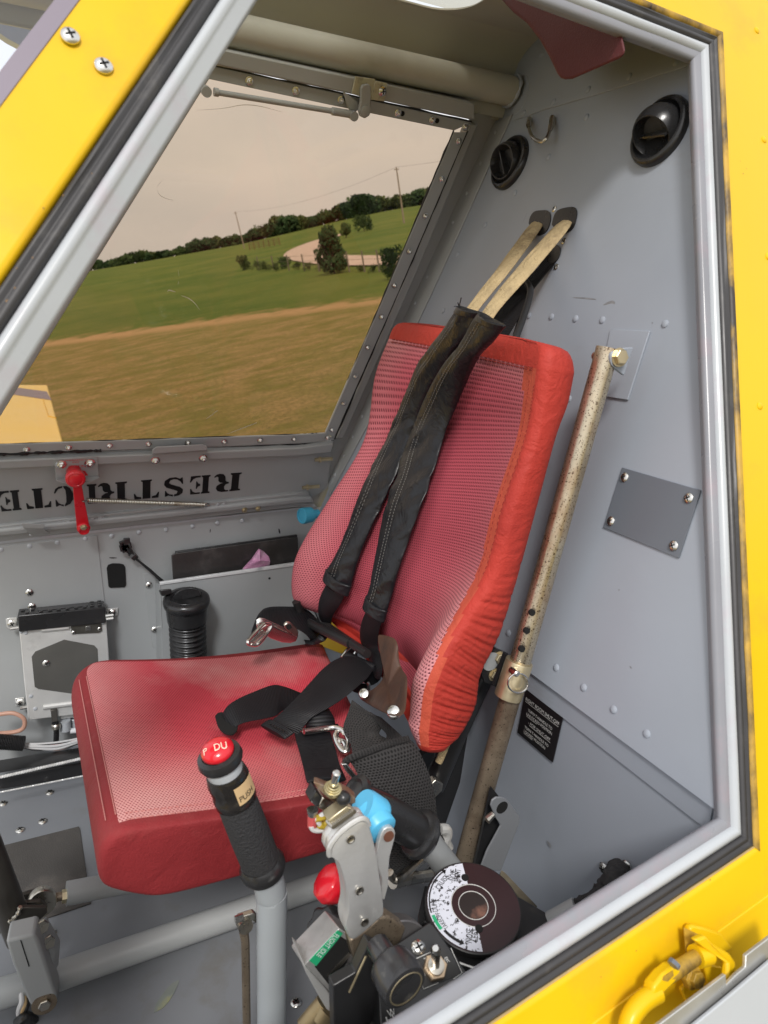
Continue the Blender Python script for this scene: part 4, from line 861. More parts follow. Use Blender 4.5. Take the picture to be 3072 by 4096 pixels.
for i in range(NR):
    th = TH(i); v = i/(NR-1)
    if i: Ls += (NFs[i]-NFs[i-1]).length
    row = []; ru = []
    for u in CU:
        p = front(i, u)
        e = min(u, 1-u)
        if e < .03: p.x += .010*(1-e/.03)**2          # rounded shoulder
        row.append(p); ru.append((p.y*1.0+p.x*.2, Ls))
    # far side, back, near side
    f1 = row[-1]; n1 = row[0]
    for k in (.35, .7): row.append(f1+Vector((th*k, .004*math.sin(k*3), 0))); ru.append((1.0+k*.1, Ls))
    for u in (.99, .8, .5, .2, .0):
        p = NFs[i].lerp(FFs[i], u); p.x += th*(1.0 if u not in (.99,) else .95); p.y += .018*(1-u) if u == 0 else 0; row.append(p); ru.append((p.y, Ls))
    nb = NBs[i]
    row[-1] = nb.copy()
    for k in (.85, .7, .55, .4, .25, .12):
        p = n1.lerp(nb, k); p.y -= .006*math.sin(math.pi*k)
        ii_ = i*KS0; ph = interp([(0, 0), (34, .12), (46, .9), (85, 1), (90, .5)], ii_)
        w1 = math.sin(ii_*2.15+k*3.4+1.3*math.sin(ii_*.31)); w2 = math.sin(ii_*1.37+k*5.0+1)
        p.y += ph*(.0062*(1-abs(w1))**1.3*(.65+.45*w2) - .002)*math.sin(math.pi*k)**.5
        row.append(p); ru.append((YN-k*.08, Ls+k*.02))
    vs += row; uv += ru; loopn = len(row)
fs = []; 
nC = len(CU)
for i in range(NR-1):
    for k in range(loopn):
        fs.append(((i*loopn+k, i*loopn+(k+1) % loopn, (i+1)*loopn+(k+1) % loopn, (i+1)*loopn+k), i, k))
def mi_of(i, k):
    if k >= nC-1: return 2
    u = (CU[k]+CU[k+1])/2
    if i < 1: return 2
    nb_ = .075 if i < 120 else interp([(60, .075), (70, .045), (88, .03)], i*KS0)
    g_ = i*KS0; pb_ = interp([(0, .088), (38, .076), (62, .018), (90, .018)], g_); pa_ = interp([(0, .034), (38, .034), (62, .004), (90, .004)], g_)
    if u < .5 and g_ < 88: return 2 if u < pa_ else (1 if u < pb_ else 0)
    if u < nb_*.45: return 2
    if u < nb_: return 1
    if u > .982: return 2
    if i > NR-7: return 2
    return 0
b0 = len(mb.v); mb.v += [tuple(p) for p in vs]; mb.uv += uv
mb.wear = []
for i in range(NR):
    for k in range(loopn):
        if k < nC:
            u = CU[k]; g = i*KS0
            w_ = .95*math.exp(-(u/.17)**2)*interp([(0, .25), (35, .25), (48, .9), (75, 1), (90, 1)], g) + .35*math.exp(-((u-.93)/.10)**2) + .5*math.exp(-(g/5)**2)
            mb.wear.append(min(w_, 1))
        else: mb.wear.append(0.0)
for f, i, k in fs: mb.f.append(f); mb.mi.append(mi_of(i, k))
# rounded top and bottom caps
def cap(row, dirv, amt, ring=3):
    base = [Vector(mb.v[row*loopn+k]) for k in range(loopn)]; cen = sum(base, Vector())/loopn
    prev = [row*loopn+k for k in range(loopn)]
    for r in range(1, ring+1):
        a = r/ring*math.pi/2; s = 1-.5*(1-math.cos(a))*.55; h = amt*math.sin(a)
        new = []
        for k in range(loopn):
            p = base[k]; yy_ = cen.y+(p.y-cen.y)*(1-.10*(1-math.cos(a))); xx = cen.x+(p.x-cen.x)*s if False else p.x*(1-(1-math.cos(a))*.0)+(0)
            # shrink thickness about mid-thickness at this y
            p2 = Vector((p.x, yy_, p.z))
            p2 += Vector(dirv)*h; mid = NFs[row].lerp(FFs[row], min(max((p.y-YN)/(YF-YN), 0), 1)); mid.x += TH(row)/2 + dish(row)*.5*(1-abs(2*(p.y-YN)/(YF-YN)-1)**2)
            p2.x = mid.x+(p.x-mid.x)*(1-(1-math.cos(a))*.45)
            mb.v.append(tuple(p2)); mb.uv.append((p.y, -h)); new.append(len(mb.v)-1)
        for k in range(loopn):
            mb.f.append((prev[k], prev[(k+1) % loopn], new[(k+1) % loopn], new[k])); mb.mi.append(2)
        prev = new
    mb.f.append(tuple(prev)); mb.mi.append(2)
cap(0, (.02, 0, 1), .024); cap(NR-1, (0, 0, -1), .010)
back = mb.build('backrest', [FMB, M_['redcl2'], M_['redcl']], seat, sub=1)
# seams on the backrest
def seam(u, i0, i1, par, name, m, r=.00045, lift=.0002, dash=True):
    t = MB(); P = [front(i, u)+Vector((-lift, -.0003 if u < .5 else .0003, 0)) for i in range(i0*2, i1*2)]
    e = min(u, 1-u)
    if e < .03:
        for p in P: p.x += .010*(1-e/.03)**2
    if dash:
        for k in range(0, len(P)-2, 2): t.tube([P[k], P[k+1]], r, 5)
    else: t.tube(P, r, 5)
    t.build(name, M_[m], par)
seam(.034, 6, 42, seat, 'stitching', 'thread'); seam(.062, 5, 42, seat, 'stitching', 'thread')
for ii in (1, 3):
    t = MB(); P = [front(ii, u/40)+Vector((-.0010, 0, 0)) for u in range(2, 39)]
    for k in range(0, len(P)-1): t.tube([P[k], P[k].lerp(P[k+1], .6)], .0007, 5)
    t.build('stitching', M_['thread'], seat)
# cushion
SN, SF = .572, .965
def prof_at(t):
    """closed loop in x,z for a cut at t (0 near, 1 far)"""
    dz = -.022*t
    return [(.335+.075*t, -.503+dz), (.315+.05*t, -.5005+dz), (.28, -.497+dz), (.20, -.488+dz), (.13, -.478+dz), (.085, -.470+dz), (.060, -.4655+dz), (.047, -.4655+dz), (.038, -.469+dz), (.031, -.477+dz),
            (.0275, -.488+dz), (.026, -.504+dz), (.0275, -.5195+dz), (.036, -.5285+dz), (.066, -.549+dz), (.085, -.557+dz), (.2, -.562+dz*.5), (.31, -.566), (.33+.075*t, -.567)]
mb = MB(); NT = 34; rows = []
ts = [0, .004, .012, .022, .035] + [.035+.93*j/26 for j in range(1, 27)] + [.978, .988, .996, 1.0]
for t in ts:
    y = SN+(SF-SN)*t; P = prof_at(t)
    cxx = .23; zc = sum(p[1] for p in P)/len(P)
    dN = min((y-SN)/.010, 1); rN = 1-math.sqrt(max(0, 1-(1-dN)**2))      # near edge: tight radius
    dF = min((SF-y)/.045, 1); rF = 1-math.sqrt(max(0, 1-(1-dF)**2))      # far edge: broad corner
    dF2 = min((SF-y)/.022, 1); rF2 = 1-math.sqrt(max(0, 1-(1-dF2)**2))
    row = []
    for (x, z) in P:
        fx = max(0, (.20-x)/.17)
        x2 = x + .010*rN*fx + .045*rF*fx
        z2 = z + (zc-z)*(.16*rN+.35*rF2)
        dpl = .012*math.exp(-((x-.24)/.11)**2)*math.sin(math.pi*min(max(t, 0), 1))**1.0 if z > zc else 0
        row.append(Vector((x2, y, z2-dpl)))
    rows.append(row)
m = len(rows[0])
mb.wear = []
for r in rows:
    for p in r:
        mb.v.append(tuple(p)); mb.uv.append((p.x+p.z*.0, p.y))
        mb.wear.append(min(1, .75*math.exp(-((p.x-.05)/.05)**2) + .85*math.exp(-((p.y-SN)/.075)**2)*math.exp(-(max(p.x-.14, 0)/.10)**2) + .7*math.exp(-((p.x-.16)**2+(p.y-.66)**2)/.0016)))
for i in range(len(rows)-1):
    for k in range(m-1):
        tt = (ts[i]+ts[i+1])/2
        top = k < 7
        mi = 1
        if top and .05 < tt < .965: mi = 0
        mb.f.append((i*m+k, i*m+k+1, (i+1)*m+k+1, (i+1)*m+k)); mb.mi.append(mi)
mb.f.append(tuple(range(m))); mb.mi.append(2); mb.f.append(tuple((len(rows)-1)*m+k for k in range(m))); mb.mi.append(2)
for i in range(len(rows)-1): mb.f.append((i*m, (i+1)*m, (i+1)*m+m-1, i*m+m-1)); mb.mi.append(2)
cu = mb.build('cushion', [FMS, M_['redcl3'], M_['redcl3']], seat, sub=2)
def SS(h=0): return ((.12, .056, 1), -.4279+.0032+h)
def onc(c, x, y, h): return q(c, x, y, SS(h))
# piping lines along the cushion edge
def cushion_line(pts, name='stitching', m='threadp', r=.0006, dash=1):
    t = MB(); P = spline(pts, 8)
    for k in range(0, len(P)-1, 1):
        t.tube([P[k], P[k].lerp(P[k+1], .65)], r, 5)
    t.build(name, M_[m], seat)
for off_ in (0, 1):
    P = []
    for i in range(5, len(rows)-6, 2):
        a = rows[i][7+off_]
        P.append(a+Vector((-.0005, 0, .0006)))
    cushion_line(P)
for kk, zz in ((.006, .0), (.016, .0)):
    P = [Vector((x, SN+.010+kk, 0)) for x in [.055, .1, .15, .2, .25, .3]]
    for p in P:
        n_ = prof_at((p.y-SN)/(SF-SN)); n_ = sorted(n_[:8]); p.z = interp(n_, p.x)-.0005+.0011-.012*math.exp(-((p.x-.24)/.11)**2)*math.sin(math.pi*(p.y-SN)/(SF-SN))
    cushion_line(P)
# slot for the crotch strap
so = spline([onc('e1', x, y, .0035) for x, y in [(100, 1100), (125, 1078), (170, 1080), (240, 1110), (250, 1180), (215, 1220), (160, 1210), (120, 1165), (100, 1100)]], 3)[:-1]
MB().prism(so, (0, 0, -.002)).build('strap_slot', M_['hole'], seat)
# black seat frame parts seen behind and beside the cushion
sf = MB()
def bx(mb, c, x0, y0, x1, y1, pl, t=.012): mb.prism(ql(c, [(x0, y0), (x1, y0), (x1, y1), (x0, y1)], pl), (0, t, 0))
sf.prism(ql('e2', [(340, 232), (405, 262), (372, 320), (350, 416), (335, 416), (288, 396), (270, 340), (300, 280)], YP(.575)), (0, .005, 0))
sf.tube([q('e2', 300, 320, YP(.62)), q('e2', 150, 640, YP(.62)), q('e2', 40, 900, YP(.62))], .014, 14)
sf.build('seat_frame', M_['black_m'], seat); sf = MB()
sf.prism(ql('e2', [(60, 690), (215, 600), (170, 880), (90, 1110), (-10, 1010), (-20, 760)], YP(.66)), (0, .01, 0))
sf.build('seat_frame', M_['black_m'], seat); sf = MB()
sf.tube([q('e1', 640, 340, YP(.93)), q('e1', 690, 470, YP(.93)), q('e1', 1000, 620, YP(.80))], .007, 10)
sf.build('seat_frame', M_['black_m'], seat); sf = MB()
sf.tube([q('e1', 760, 360, YP(.93)), q('e1', 830, 500, YP(.90))], .006, 10)
sf.build('seat_frame', M_['black_m'], seat); sf = MB()
sf.tube([q('e1', 790, 470, YP(.92)), q('e1', 1110, 690, YP(.75))], .006, 10)
sf.build('seat_frame', M_['black_m'], seat)
sf = MB(); sf.prism(ql('e1', [(775, 425), (880, 410), (1010, 520), (1040, 620), (960, 700), (800, 640), (760, 560)], XP(.43)), (.01, 0, 0))
tag(sf.build('yellow_canister', M_['yellow'], bevel=.002), 'yellow fixture glimpsed in the gap below the backrest', 'fixture')
for x, y in [(357, 278), (335, 360)]: stamp(HEX, 'bolt', seat, q('e2', x, y, YP(.5748)), (0, -1, 0), .3, 1.15)
gp = MB().lathe(q('e2', 318, 297, YP(.574)), (0, -1, 0), [(0, .011), (.0008, .011)], 20).build('washer', M_['gray'], seat)
# ---- adjusting tube with holes, collar, ring pin
tbg = thing('seat_slide_tube', 'tall rust speckled chromed seat slide tube fixed to the bulkhead', 'tube', q('D', 1000, 1865, YP(.537)))
A_, B_ = q('D', 1313, 752, YP(.537)), q('D', 1001, 1868, YP(.537))
tj = .585
MB().tube([A_, A_.lerp(B_, .3), A_.lerp(B_, tj)], .0114, 32, cap=False).tube([A_.lerp(B_, .002), A_.lerp(B_, tj)], .0100, 24, cap=False).build('upper_tube', M_['rust'], tbg, angle=60)
MB().tube([A_.lerp(B_, tj-.01), A_.lerp(B_, 1.0)], .0112, 32).build('lower_tube', M_['rust_d'], tbg, angle=60)
bx_ = B_-A_; bxn = bx_.normalized()
hm = MB(); 
def toward(p): return (-p).normalized()
for x, y in [(658, 75), (595, 305)]:
    p = q('e8', x, y, YP(.527)); d = Vector((-.12, -1, .05)).normalized(); hm.lathe(q('e8', x, y, YP(.5265)), d, [(-.003, .0034), (.0008, .0034)], 16)
for x, y in [(519, 62), ]:
    hm.lathe(q('e2', x, y, YP(.5265)), Vector((-.12, -1, .05)).normalized(), [(-.003, .0034), (.0008, .0034)], 16)
hm.build('pin_hole', M_['hole'], tbg)
CA, CB = q('e8', 562, 455, YP(.537)), q('e8', 415, 905, YP(.537))
MB().lathe(CA, CB-CA, [(0, .0118), (0, .0144), (.001, .0148), ((CB-CA).length, .0148), ((CB-CA).length, .0118)], 36).build('collar', M_['collar'], tbg, angle=40)
MB().prism([q('e8', 380, 360, YP(.552)), q('e8', 440, 400, YP(.552)), q('e8', 310, 830, YP(.552)), q('e8', 240, 760, YP(.552))], (0, .004, 0)).build('bracket_plate', M_['black_m'], tbg)
kp = q('e8', 518, 612, YP(.5205))
MB().lathe(kp+Vector((0, .008, 0)), Vector((-.1, -1, .1)), [(0, .0036), (.008, .0038), (.011, .0034), (.0125, .002)], 16).build('pin', M_['chrome'], tbg)
rc = q('e8', 545, 735, YP(.5185)); rp_ = []
for i in range(33):
    a = 2*math.pi*i/32+.2; rp_.append(q('e8', 545+131*math.cos(a), 733+122*math.sin(a), YP(.5185)))
MB().tube(rp_, .0010, 8).build('pull_ring', M_['chrome'], tbg)
# top mounting bracket
MB().prism(ql('c8', [(765, 165), (988, 175), (862, 565), (690, 540)], off(BH, .0024)), bn*-.0022).build('mount_plate', M_['gray_b'], tbg, bevel=.0005)
br = spline([q('c8', 897, 268, YP(.528)), q('c8', 830, 275, YP(.525)), q('c8', 780, 295, YP(.524)), q('c8', 768, 340, YP(.524)), q('c8', 785, 380, YP(.524)), q('c8', 845, 428, YP(.527))], 4)
MB().prism(br, (0, .004, 0)).build('lug', M_['gray_b'], tbg, bevel=.0008)
stamp(HEX, 'bolt', tbg, q('c8', 815, 325, YP(.5238)), (-.1, -1, .15), .2, 1.35)
MB().lathe(q('c8', 690, 318, YP(.545)), (-1, -.35, 0), [(0, .004), (.003, .0045), (.004, .003)], 12).build('bolt', M_['copper'], tbg)
# bracket with lightening hole behind the lever console
hbk = thing('hole_bracket', 'grey folded bracket with a round hole at its top', 'bracket', q('e2', 300, 1290, YP(.52)))
pts = [(318, 995), (325, 970), (345, 955), (375, 955), (400, 968), (460, 1050), (460, 1075), (400, 1230), (370, 1310), (265, 1310), (300, 1215), (368, 1090), (340, 1050)]
MB().prism(spline(ql('e2', pts+pts[:1], YP(.50)), 1)[:-1], (.0, .0025, 0)).build('plate', M_['gray_f'], hbk, bevel=.0008)  # darker floor grey offsets the strong light on this plate
MB().lathe(q('e2', 373, 1004, YP(.4999)), (0, -1, 0), [(-.001, .0072), (.0002, .0072)], 24).build('hole', M_['hole'], hbk)
MB().prism(ql('e2', [(322, 905), (358, 950), (325, 1000), (362, 1090), (268, 1290), (240, 1290), (290, 1060)], YP(.515)), (0, .003, 0)).build('back_leaf', M_['black_m'], hbk)
MB().tube([q('e2', 298, 1064, YP(.497)), q('e2', 330, 1035, YP(.498))], [.0045, .0032], 10).build('bolt', M_['steel'], hbk)
# ================================================================ HARNESS
def backx(y, z):
    u = min(max((y-YN)/(YF-YN), 0), 1)
    tab = [(NFs[i].lerp(FFs[i], u).z, front(i, u).x) for i in range(0, NR, 3)][::-1]
    if z > tab[-1][0]: return tab[-1][1]+.42*(z-tab[-1][0])
    return interp(tab, z)
def ob(c, x, y, h=0):
    """point h metres in front of the backrest on a sight line"""
    return solve(c, x, y, lambda p: p.x-backx(p.y, p.z)+h, .35, 1.6)
def obl(c, pts, hs):
    if not isinstance(hs, (list, tuple)): hs = [hs]*len(pts)
    return [ob(c, x, y, h) for (x, y), h in zip(pts, hs)]
GH = 'shoulder harness over the backrest'
# tan rope sleeves from the bulkhead slots
def bhl(c, pts, hs): return [q(c, x, y, off(BH, h)) for (x, y), h in zip(pts, hs)]
hh = [.000, .012, .03, .045, .060, .075, .088]
tag(MB().ribbon(bhl('c3', [(425, 1168), (365, 1240), (235, 1420), (97, 1600), (60, 1660)], [0, .014, .046, .080, .088]), bhl('c3', [(488, 1172), (442, 1240), (318, 1410), (162, 1600), (130, 1660)], [0, .014, .046, .080, .088]), .0055, sm=8, cross=8, crown=.0022, wob=.0010).build('sleeve', M_['ltan'], sub=1), 'tan woven sleeve strap coming from the left harness slot', 'strap')
tag(MB().ribbon(bhl('c3', [(575, 1170), (508, 1222), (345, 1405), (198, 1590), (145, 1680)], [.004, .018, .052, .086, .096]), bhl('c3', [(638, 1160), (598, 1222), (432, 1420), (262, 1610), (205, 1700)], [.004, .018, .052, .086, .096]), .0055, sm=8, cross=8, crown=.0022, wob=.0010).build('sleeve', M_['ltan'], sub=1), 'tan woven sleeve strap coming from the right harness slot, lying over the other one', 'strap')
# black webbing and wire loop behind the pads
tag(MB().ribbon(bhl('c3', [(500, 1322), (455, 1400), (330, 1520), (235, 1640), (215, 1720)], [.0, .012, .035, .06, .07]), bhl('c3', [(556, 1362), (500, 1430), (430, 1520), (370, 1640), (300, 1760)], [.0, .010, .03, .05, .06]), .003, sm=5, cross=6, crown=-.004, wob=.001).build('webbing', WB), 'black webbing coming out of the lowest harness slot behind the sleeves', 'strap')
lp = spline([q('c7', 1260, 330, off(BH, .055)), q('c7', 1330, 230, off(BH, .045)), q('c7', 1400, 130, off(BH, .03))], 4)
lp2 = spline([q('c7', 1290, 105, off(BH, .045)), q('c7', 1345, 55, off(BH, .04)), q('c7', 1395, 30, off(BH, .035)), q('c7', 1425, 60, off(BH, .035)), q('c7', 1427, 110, off(BH, .038)), q('c7', 1390, 230, off(BH, .05)), q('c7', 1345, 350, off(BH, .065))], 6)
tag(MB().tube(lp2, .0042, 12).tube(lp, .005, 12).tube([q('c7', 1410, 130, off(BH, .03)), q('c7', 1355, 300, off(BH, .05))], .003, 8).build('guide_loop', M_['black_m']), 'black bent rod strap guide standing behind the backrest', 'strap guide')
# padded leather sleeves
LP_L = [(1065, 158), (1000, 262), (905, 385), (850, 470), (785, 630), (718, 790), (640, 950), (560, 1120), (470, 1365), (405, 1490), (372, 1550)]
LP_R = [(1186, 195), (1120, 300), (1040, 410), (960, 520), (890, 650), (842, 780), (790, 910), (738, 1040), (642, 1240), (562, 1430), (500, 1645)]
RP_L = [(1178, 190), (1085, 330), (985, 460), (905, 600), (840, 760), (775, 930), (745, 1040), (690, 1190), (648, 1400), (612, 1590), (583, 1690)]
RP_R = [(1303, 262), (1235, 350), (1165, 430), (1110, 540), (1058, 660), (1000, 800), (935, 1010), (872, 1185), (812, 1350), (762, 1500), (682, 1780)]
hpad = [.052, .040, .026, .018, .014, .014, .014, .016, .018, .018, .018]
def wrinkle(mb, amp, seed):
    rnd = random.Random(seed)
    ks = [(rnd.uniform(40, 160), rnd.uniform(60, 220), rnd.uniform(0, 6)) for _ in range(6)]
    for i, p in enumerate(mb.v):
        d = sum(math.sin(a*p[2]*2.2+b*p[1]+c) for a, b, c in ks)/6
        mb.v[i] = (p[0]+amp*d*abs(d)*2.2, p[1]+amp*.4*d, p[2])
    return mb
for L_, R_, lab, hx in ((LP_L, LP_R, 'left black leather shoulder pad with grey stitching, lying on the backrest mesh', 0), (RP_L, RP_R, 'right black leather shoulder pad, broader at its top and scuffed brown along the seam', .004)):
    hq = [h+hx for h in hpad]
    A_, B2 = obl('c7', L_, hq), obl('c7', R_, [h-.004 for h in hq])
    t = thing('shoulder_pad', lab, 'harness pad', A_[-1])
    m_ = MB().ribbon(A_, B2, .0095, sm=12, cross=12, crown=.0025); wrinkle(m_, .0024, 3+int(hx*1000)); m_.build('pad', M_['leather'], t, sub=1)
    SA, SB = spline(A_, 12), spline(B2, 12)
    for u in (.36, .46):
        P = []
        for i in range(4, len(SA)-3):
            mid = SA[i].lerp(SB[i], u); nn = (SB[i]-SA[i]).cross(SA[min(i+1, len(SA)-1)]-SA[i-1]).normalized()
            if nn.dot(-mid) < 0: nn = -nn
            P.append(mid+nn*.0085)
        s_ = MB()
        for k in range(len(P)-1): s_.tube([P[k], P[k].lerp(P[k+1], .55)], .00038, 4)
        s_.build('stitching', M_['threadg'], t)
    # folded hem at the lower end
    e0, e1_ = A_[-1], B2[-1]; dd = ((A_[-2]+B2[-2])-(e0+e1_)).normalized()
    MB().ribbon([e0+dd*.018, e0+dd*.010, e0], [e1_+dd*.018, e1_+dd*.010, e1_], .015, sm=3, cross=8, crown=.0042).build('hem', M_['leather'], t, sub=1)
    t0, t1 = A_[0], B2[0]; dd = ((A_[1]+B2[1])-(t0+t1)).normalized()
    MB().ribbon([t0-dd*.001, t0+dd*.005, t0+dd*.010], [t1-dd*.001, t1+dd*.005, t1+dd*.010], .0125, sm=3, cross=8, crown=.0042).build('hem', M_['leather'], t, sub=1)
th_ = MB(); b_ = ob('c7', 1068, 160, .06)
for dx, dy in ((-25, 0), (10, -45), (-8, -20)): th_.tube([b_, q('c7', 1068+dx, 160+dy, YP(b_.y-.003))], .0006, 4)
tag(th_.build('loose_thread', M_['ink']), 'loose black threads sticking up from the corner of the left pad', 'thread')
# webbing leaving the pads
tag(MB().ribbon([ob('e1', 835, 235, .016), ob('e1', 795, 320, .014), ob('e1', 785, 410, .012), ob('e1', 800, 500, .012), q('e1', 785, 570, YP(.88)), q('e1', 740, 600, YP(.90)), q('e1', 690, 600, YP(.91))],
               [ob('e1', 960, 300, .014), ob('e1', 925, 370, .012), ob('e1', 880, 440, .012), ob('e1', 862, 540, .012), q('e1', 830, 600, YP(.87)), q('e1', 760, 628, YP(.885)), q('e1', 700, 622, YP(.895))], .0028, sm=6, cross=6, crown=.002).build('webbing', WB), 'black ribbed webbing hanging below the left shoulder pad', 'strap')
tag(MB().ribbon([ob('e1', 1105, 400, .016), ob('e1', 1068, 500, .014), ob('e1', 1065, 600, .013), ob('e1', 1100, 670, .013), ob('e1', 1135, 760, .014), ob('e1', 1160, 830, .014)],
               [ob('e1', 1210, 470, .014), ob('e1', 1185, 550, .012), ob('e1', 1180, 640, .012), ob('e1', 1205, 720, .012), ob('e1', 1210, 800, .013), ob('e1', 1195, 860, .014)], .0028, sm=6, cross=6, crown=.002).build('webbing', WB), 'black ribbed webbing hanging below the right shoulder pad', 'strap')
# brown leather flap
bl_ = [(1172, 566), (1205, 568), (1275, 590), (1300, 640), (1308, 740), (1330, 800), (1358, 850), (1356, 960), (1342, 1080), (1295, 1108), (1230, 1095), (1130, 1040), (1052, 985), (1085, 950), (1140, 925), (1190, 880), (1212, 830), (1214, 760), (1205, 690), (1185, 630)]
BFL = [( (.030 if y < 900 else .034+.00012*(y-900)) ) for x, y in bl_]
fp = obl('e1', bl_, BFL)
ft = thing('leather_flap', 'scuffed brown leather flap with two snap rivets at the rear of the cushion', 'flap', fp[12])
cenp = ob('e1', 1260, 900, .040)
n = len(fp); m_ = MB(); sp1 = spline(fp+fp[:1], 3)[:-1]; N = len(sp1)
midr = [p.lerp(cenp, .45)+Vector((-.003, -.002, 0)) for p in sp1]
vs = sp1+midr+[cenp+Vector((-.004, -.002, 0))]; bkv = [p+Vector((.003, .0005, 0)) for p in sp1]
m_.add(vs+bkv, [(i, (i+1) % N, N+(i+1) % N, N+i) for i in range(N)]+[(N+i, N+(i+1) % N, 2*N) for i in range(N)]+[(i, 2*N+1+i, 2*N+1+(i+1) % N, (i+1) % N) for i in range(N)])
m_.build('flap', M_['brown'], ft, sub=1)
for x, y in [(1088, 953), (1285, 1074)]:
    p = ob('e1', x, y, .050); MB().lathe(p, (-p).normalized()+Vector((-.2, 0, .5)), [(-.004, .0064), (.0, .0066), (.0022, .0056), (.003, .003)], 18).build('snap', M_['chrome'], ft)
# straps on the cushion
def on_seat(c, pts, hs):
    if not isinstance(hs, (list, tuple)): hs = [hs]*len(pts)
    return [q(c, x, y, SS(h)) for (x, y), h in zip(pts, hs)]
tag(MB().ribbon(on_seat('e1', [(148, 1150), (150, 1090), (185, 1035), (250, 990), (350, 945), (480, 898), (560, 908), (660, 945), (700, 965)], [-.014, .004, .014, .019, .020, .020, .017, .010, .006]),
               on_seat('e1', [(205, 1225), (222, 1195), (250, 1165), (310, 1142), (410, 1122), (500, 1100), (560, 1060), (640, 1050), (690, 1060)], [-.014, -.002, .005, .007, .007, .007, .006, .004, .004]), .003, sm=7, cross=8, crown=.002).build('crotch_strap', WB), 'black webbing crotch strap rising from the slot in the cushion', 'strap')
mt = thing('lap_strap', 'wide black webbing strap lying diagonally across the cushion with a folded stitched end', 'strap', q('e1', 560, 1250, SS(.01)))
MB().ribbon(on_seat('e1', [(985, 700), (900, 728), (815, 790), (740, 870), (650, 970), (560, 1060), (480, 1130), (445, 1160)], [.058, .058, .052, .044, .036, .026, .016, .012]),
           on_seat('e1', [(1160, 775), (1110, 850), (1035, 915), (950, 985), (850, 1050), (745, 1110), (690, 1170), (650, 1225)], [.060, .054, .048, .040, .034, .028, .018, .012]), .0030, sm=6, cross=8, crown=.003).build('webbing', WB, mt)
MB().ribbon(on_seat('e1', [(462, 1124), (430, 1140), (398, 1166)], [.018, .015, .012]), on_seat('e1', [(632, 1212), (600, 1235), (562, 1258)], [.018, .015, .012]), .0085, sm=3, cross=6).build('folded_end', WB, mt, sub=1)
mz = MB()
Pz = on_seat('e1', [(455+i*9.5, 1150+i*4.6+(6 if i % 2 else -6)) for i in range(14)], .0235); mz.tube(Pz, .0006, 4); mz.build('stitching', M_['ink'], mt)
rl = MB(); rl.tube([q('e1', 975, 703, SS(.057)), q('e1', 1070, 745, SS(.058)), q('e1', 1165, 785, SS(.059))], .0055, 12); rl.build('rolled_edge', WB, mt)
MB().ribbon([q('e1', 1140, 765, SS(.058)), q('e1', 1172, 800, SS(.045)), q('e1', 1195, 860, SS(.03))], [q('e1', 1075, 860, SS(.040)), q('e1', 1100, 890, SS(.032)), q('e1', 1130, 900, SS(.02))], .003, sm=4, cross=4).build('fold', WB, mt)
tl_ = thing('strap_tail', 'scuffed black strap tail with a thick folded end hanging toward the cushion edge', 'strap', q('e1', 840, 1545, SS(.006)))
MB().ribbon(on_seat('e1', [(628, 1220), (640, 1275), (662, 1350), (688, 1450), (702, 1520)], [.012, .010, .007, .006, .006]), on_seat('e1', [(858, 1190), (880, 1260), (902, 1330), (925, 1420), (955, 1490)], [.014, .012, .009, .007, .006]), .003, sm=6, cross=6, wob=.0006).build('webbing', WB, tl_)
MB().ribbon(on_seat('e1', [(690, 1478), (700, 1515), (708, 1545)], .009), on_seat('e1', [(938, 1455), (958, 1490), (974, 1528)], .009), .009, sm=3, cross=6).build('folded_end', WB, tl_, sub=1)
# buckle of the lap strap
bkl = thing('strap_buckle', 'chromed buckle with an oval loop beside the wide diagonal strap', 'buckle', q('e1', 860, 1300, SS(.01)))
MB().ribbon(on_seat('e1', [(752, 1090), (700, 1130), (700, 1180)], [.016, .020, .012]), on_seat('e1', [(850, 1045), (890, 1110), (900, 1160)], [.020, .024, .016]), .010, sm=5, cross=6, crown=.003).build('webbing_wrap', WB, bkl, sub=1)
MB().prism(on_seat('e1', [(672, 1188), (690, 1178), (800, 1170), (915, 1150), (926, 1170), (880, 1190), (780, 1205), (700, 1214), (678, 1205)], .018), (0, 0, -.003)).build('plate', M_['chrome'], bkl, bevel=.0008)
P = spline(on_seat('e1', [(690, 1205), (780, 1190), (870, 1180), (930, 1190), (970, 1225), (988, 1275), (975, 1330), (948, 1332), (918, 1290), (900, 1240), (912, 1205)], [.022, .022, .022, .023, .022, .018, .013, .012, .014, .018, .020]), 6)
MB().tube(P, .0032, 10).build('loop', M_['chrome'], bkl)
P = spline(on_seat('e1', [(905, 1240), (925, 1262), (950, 1270), (965, 1300), (955, 1330)], [.017, .018, .018, .015, .012]), 5)
MB().tube(P, .0026, 8).build('wire_loop', M_['chrome'], bkl)
MB().prism(on_seat('e1', [(775, 1080), (830, 1045), (860, 1080), (800, 1100)], .026), (0, 0, -.003)).build('tongue', M_['steel'], bkl, bevel=.0008)
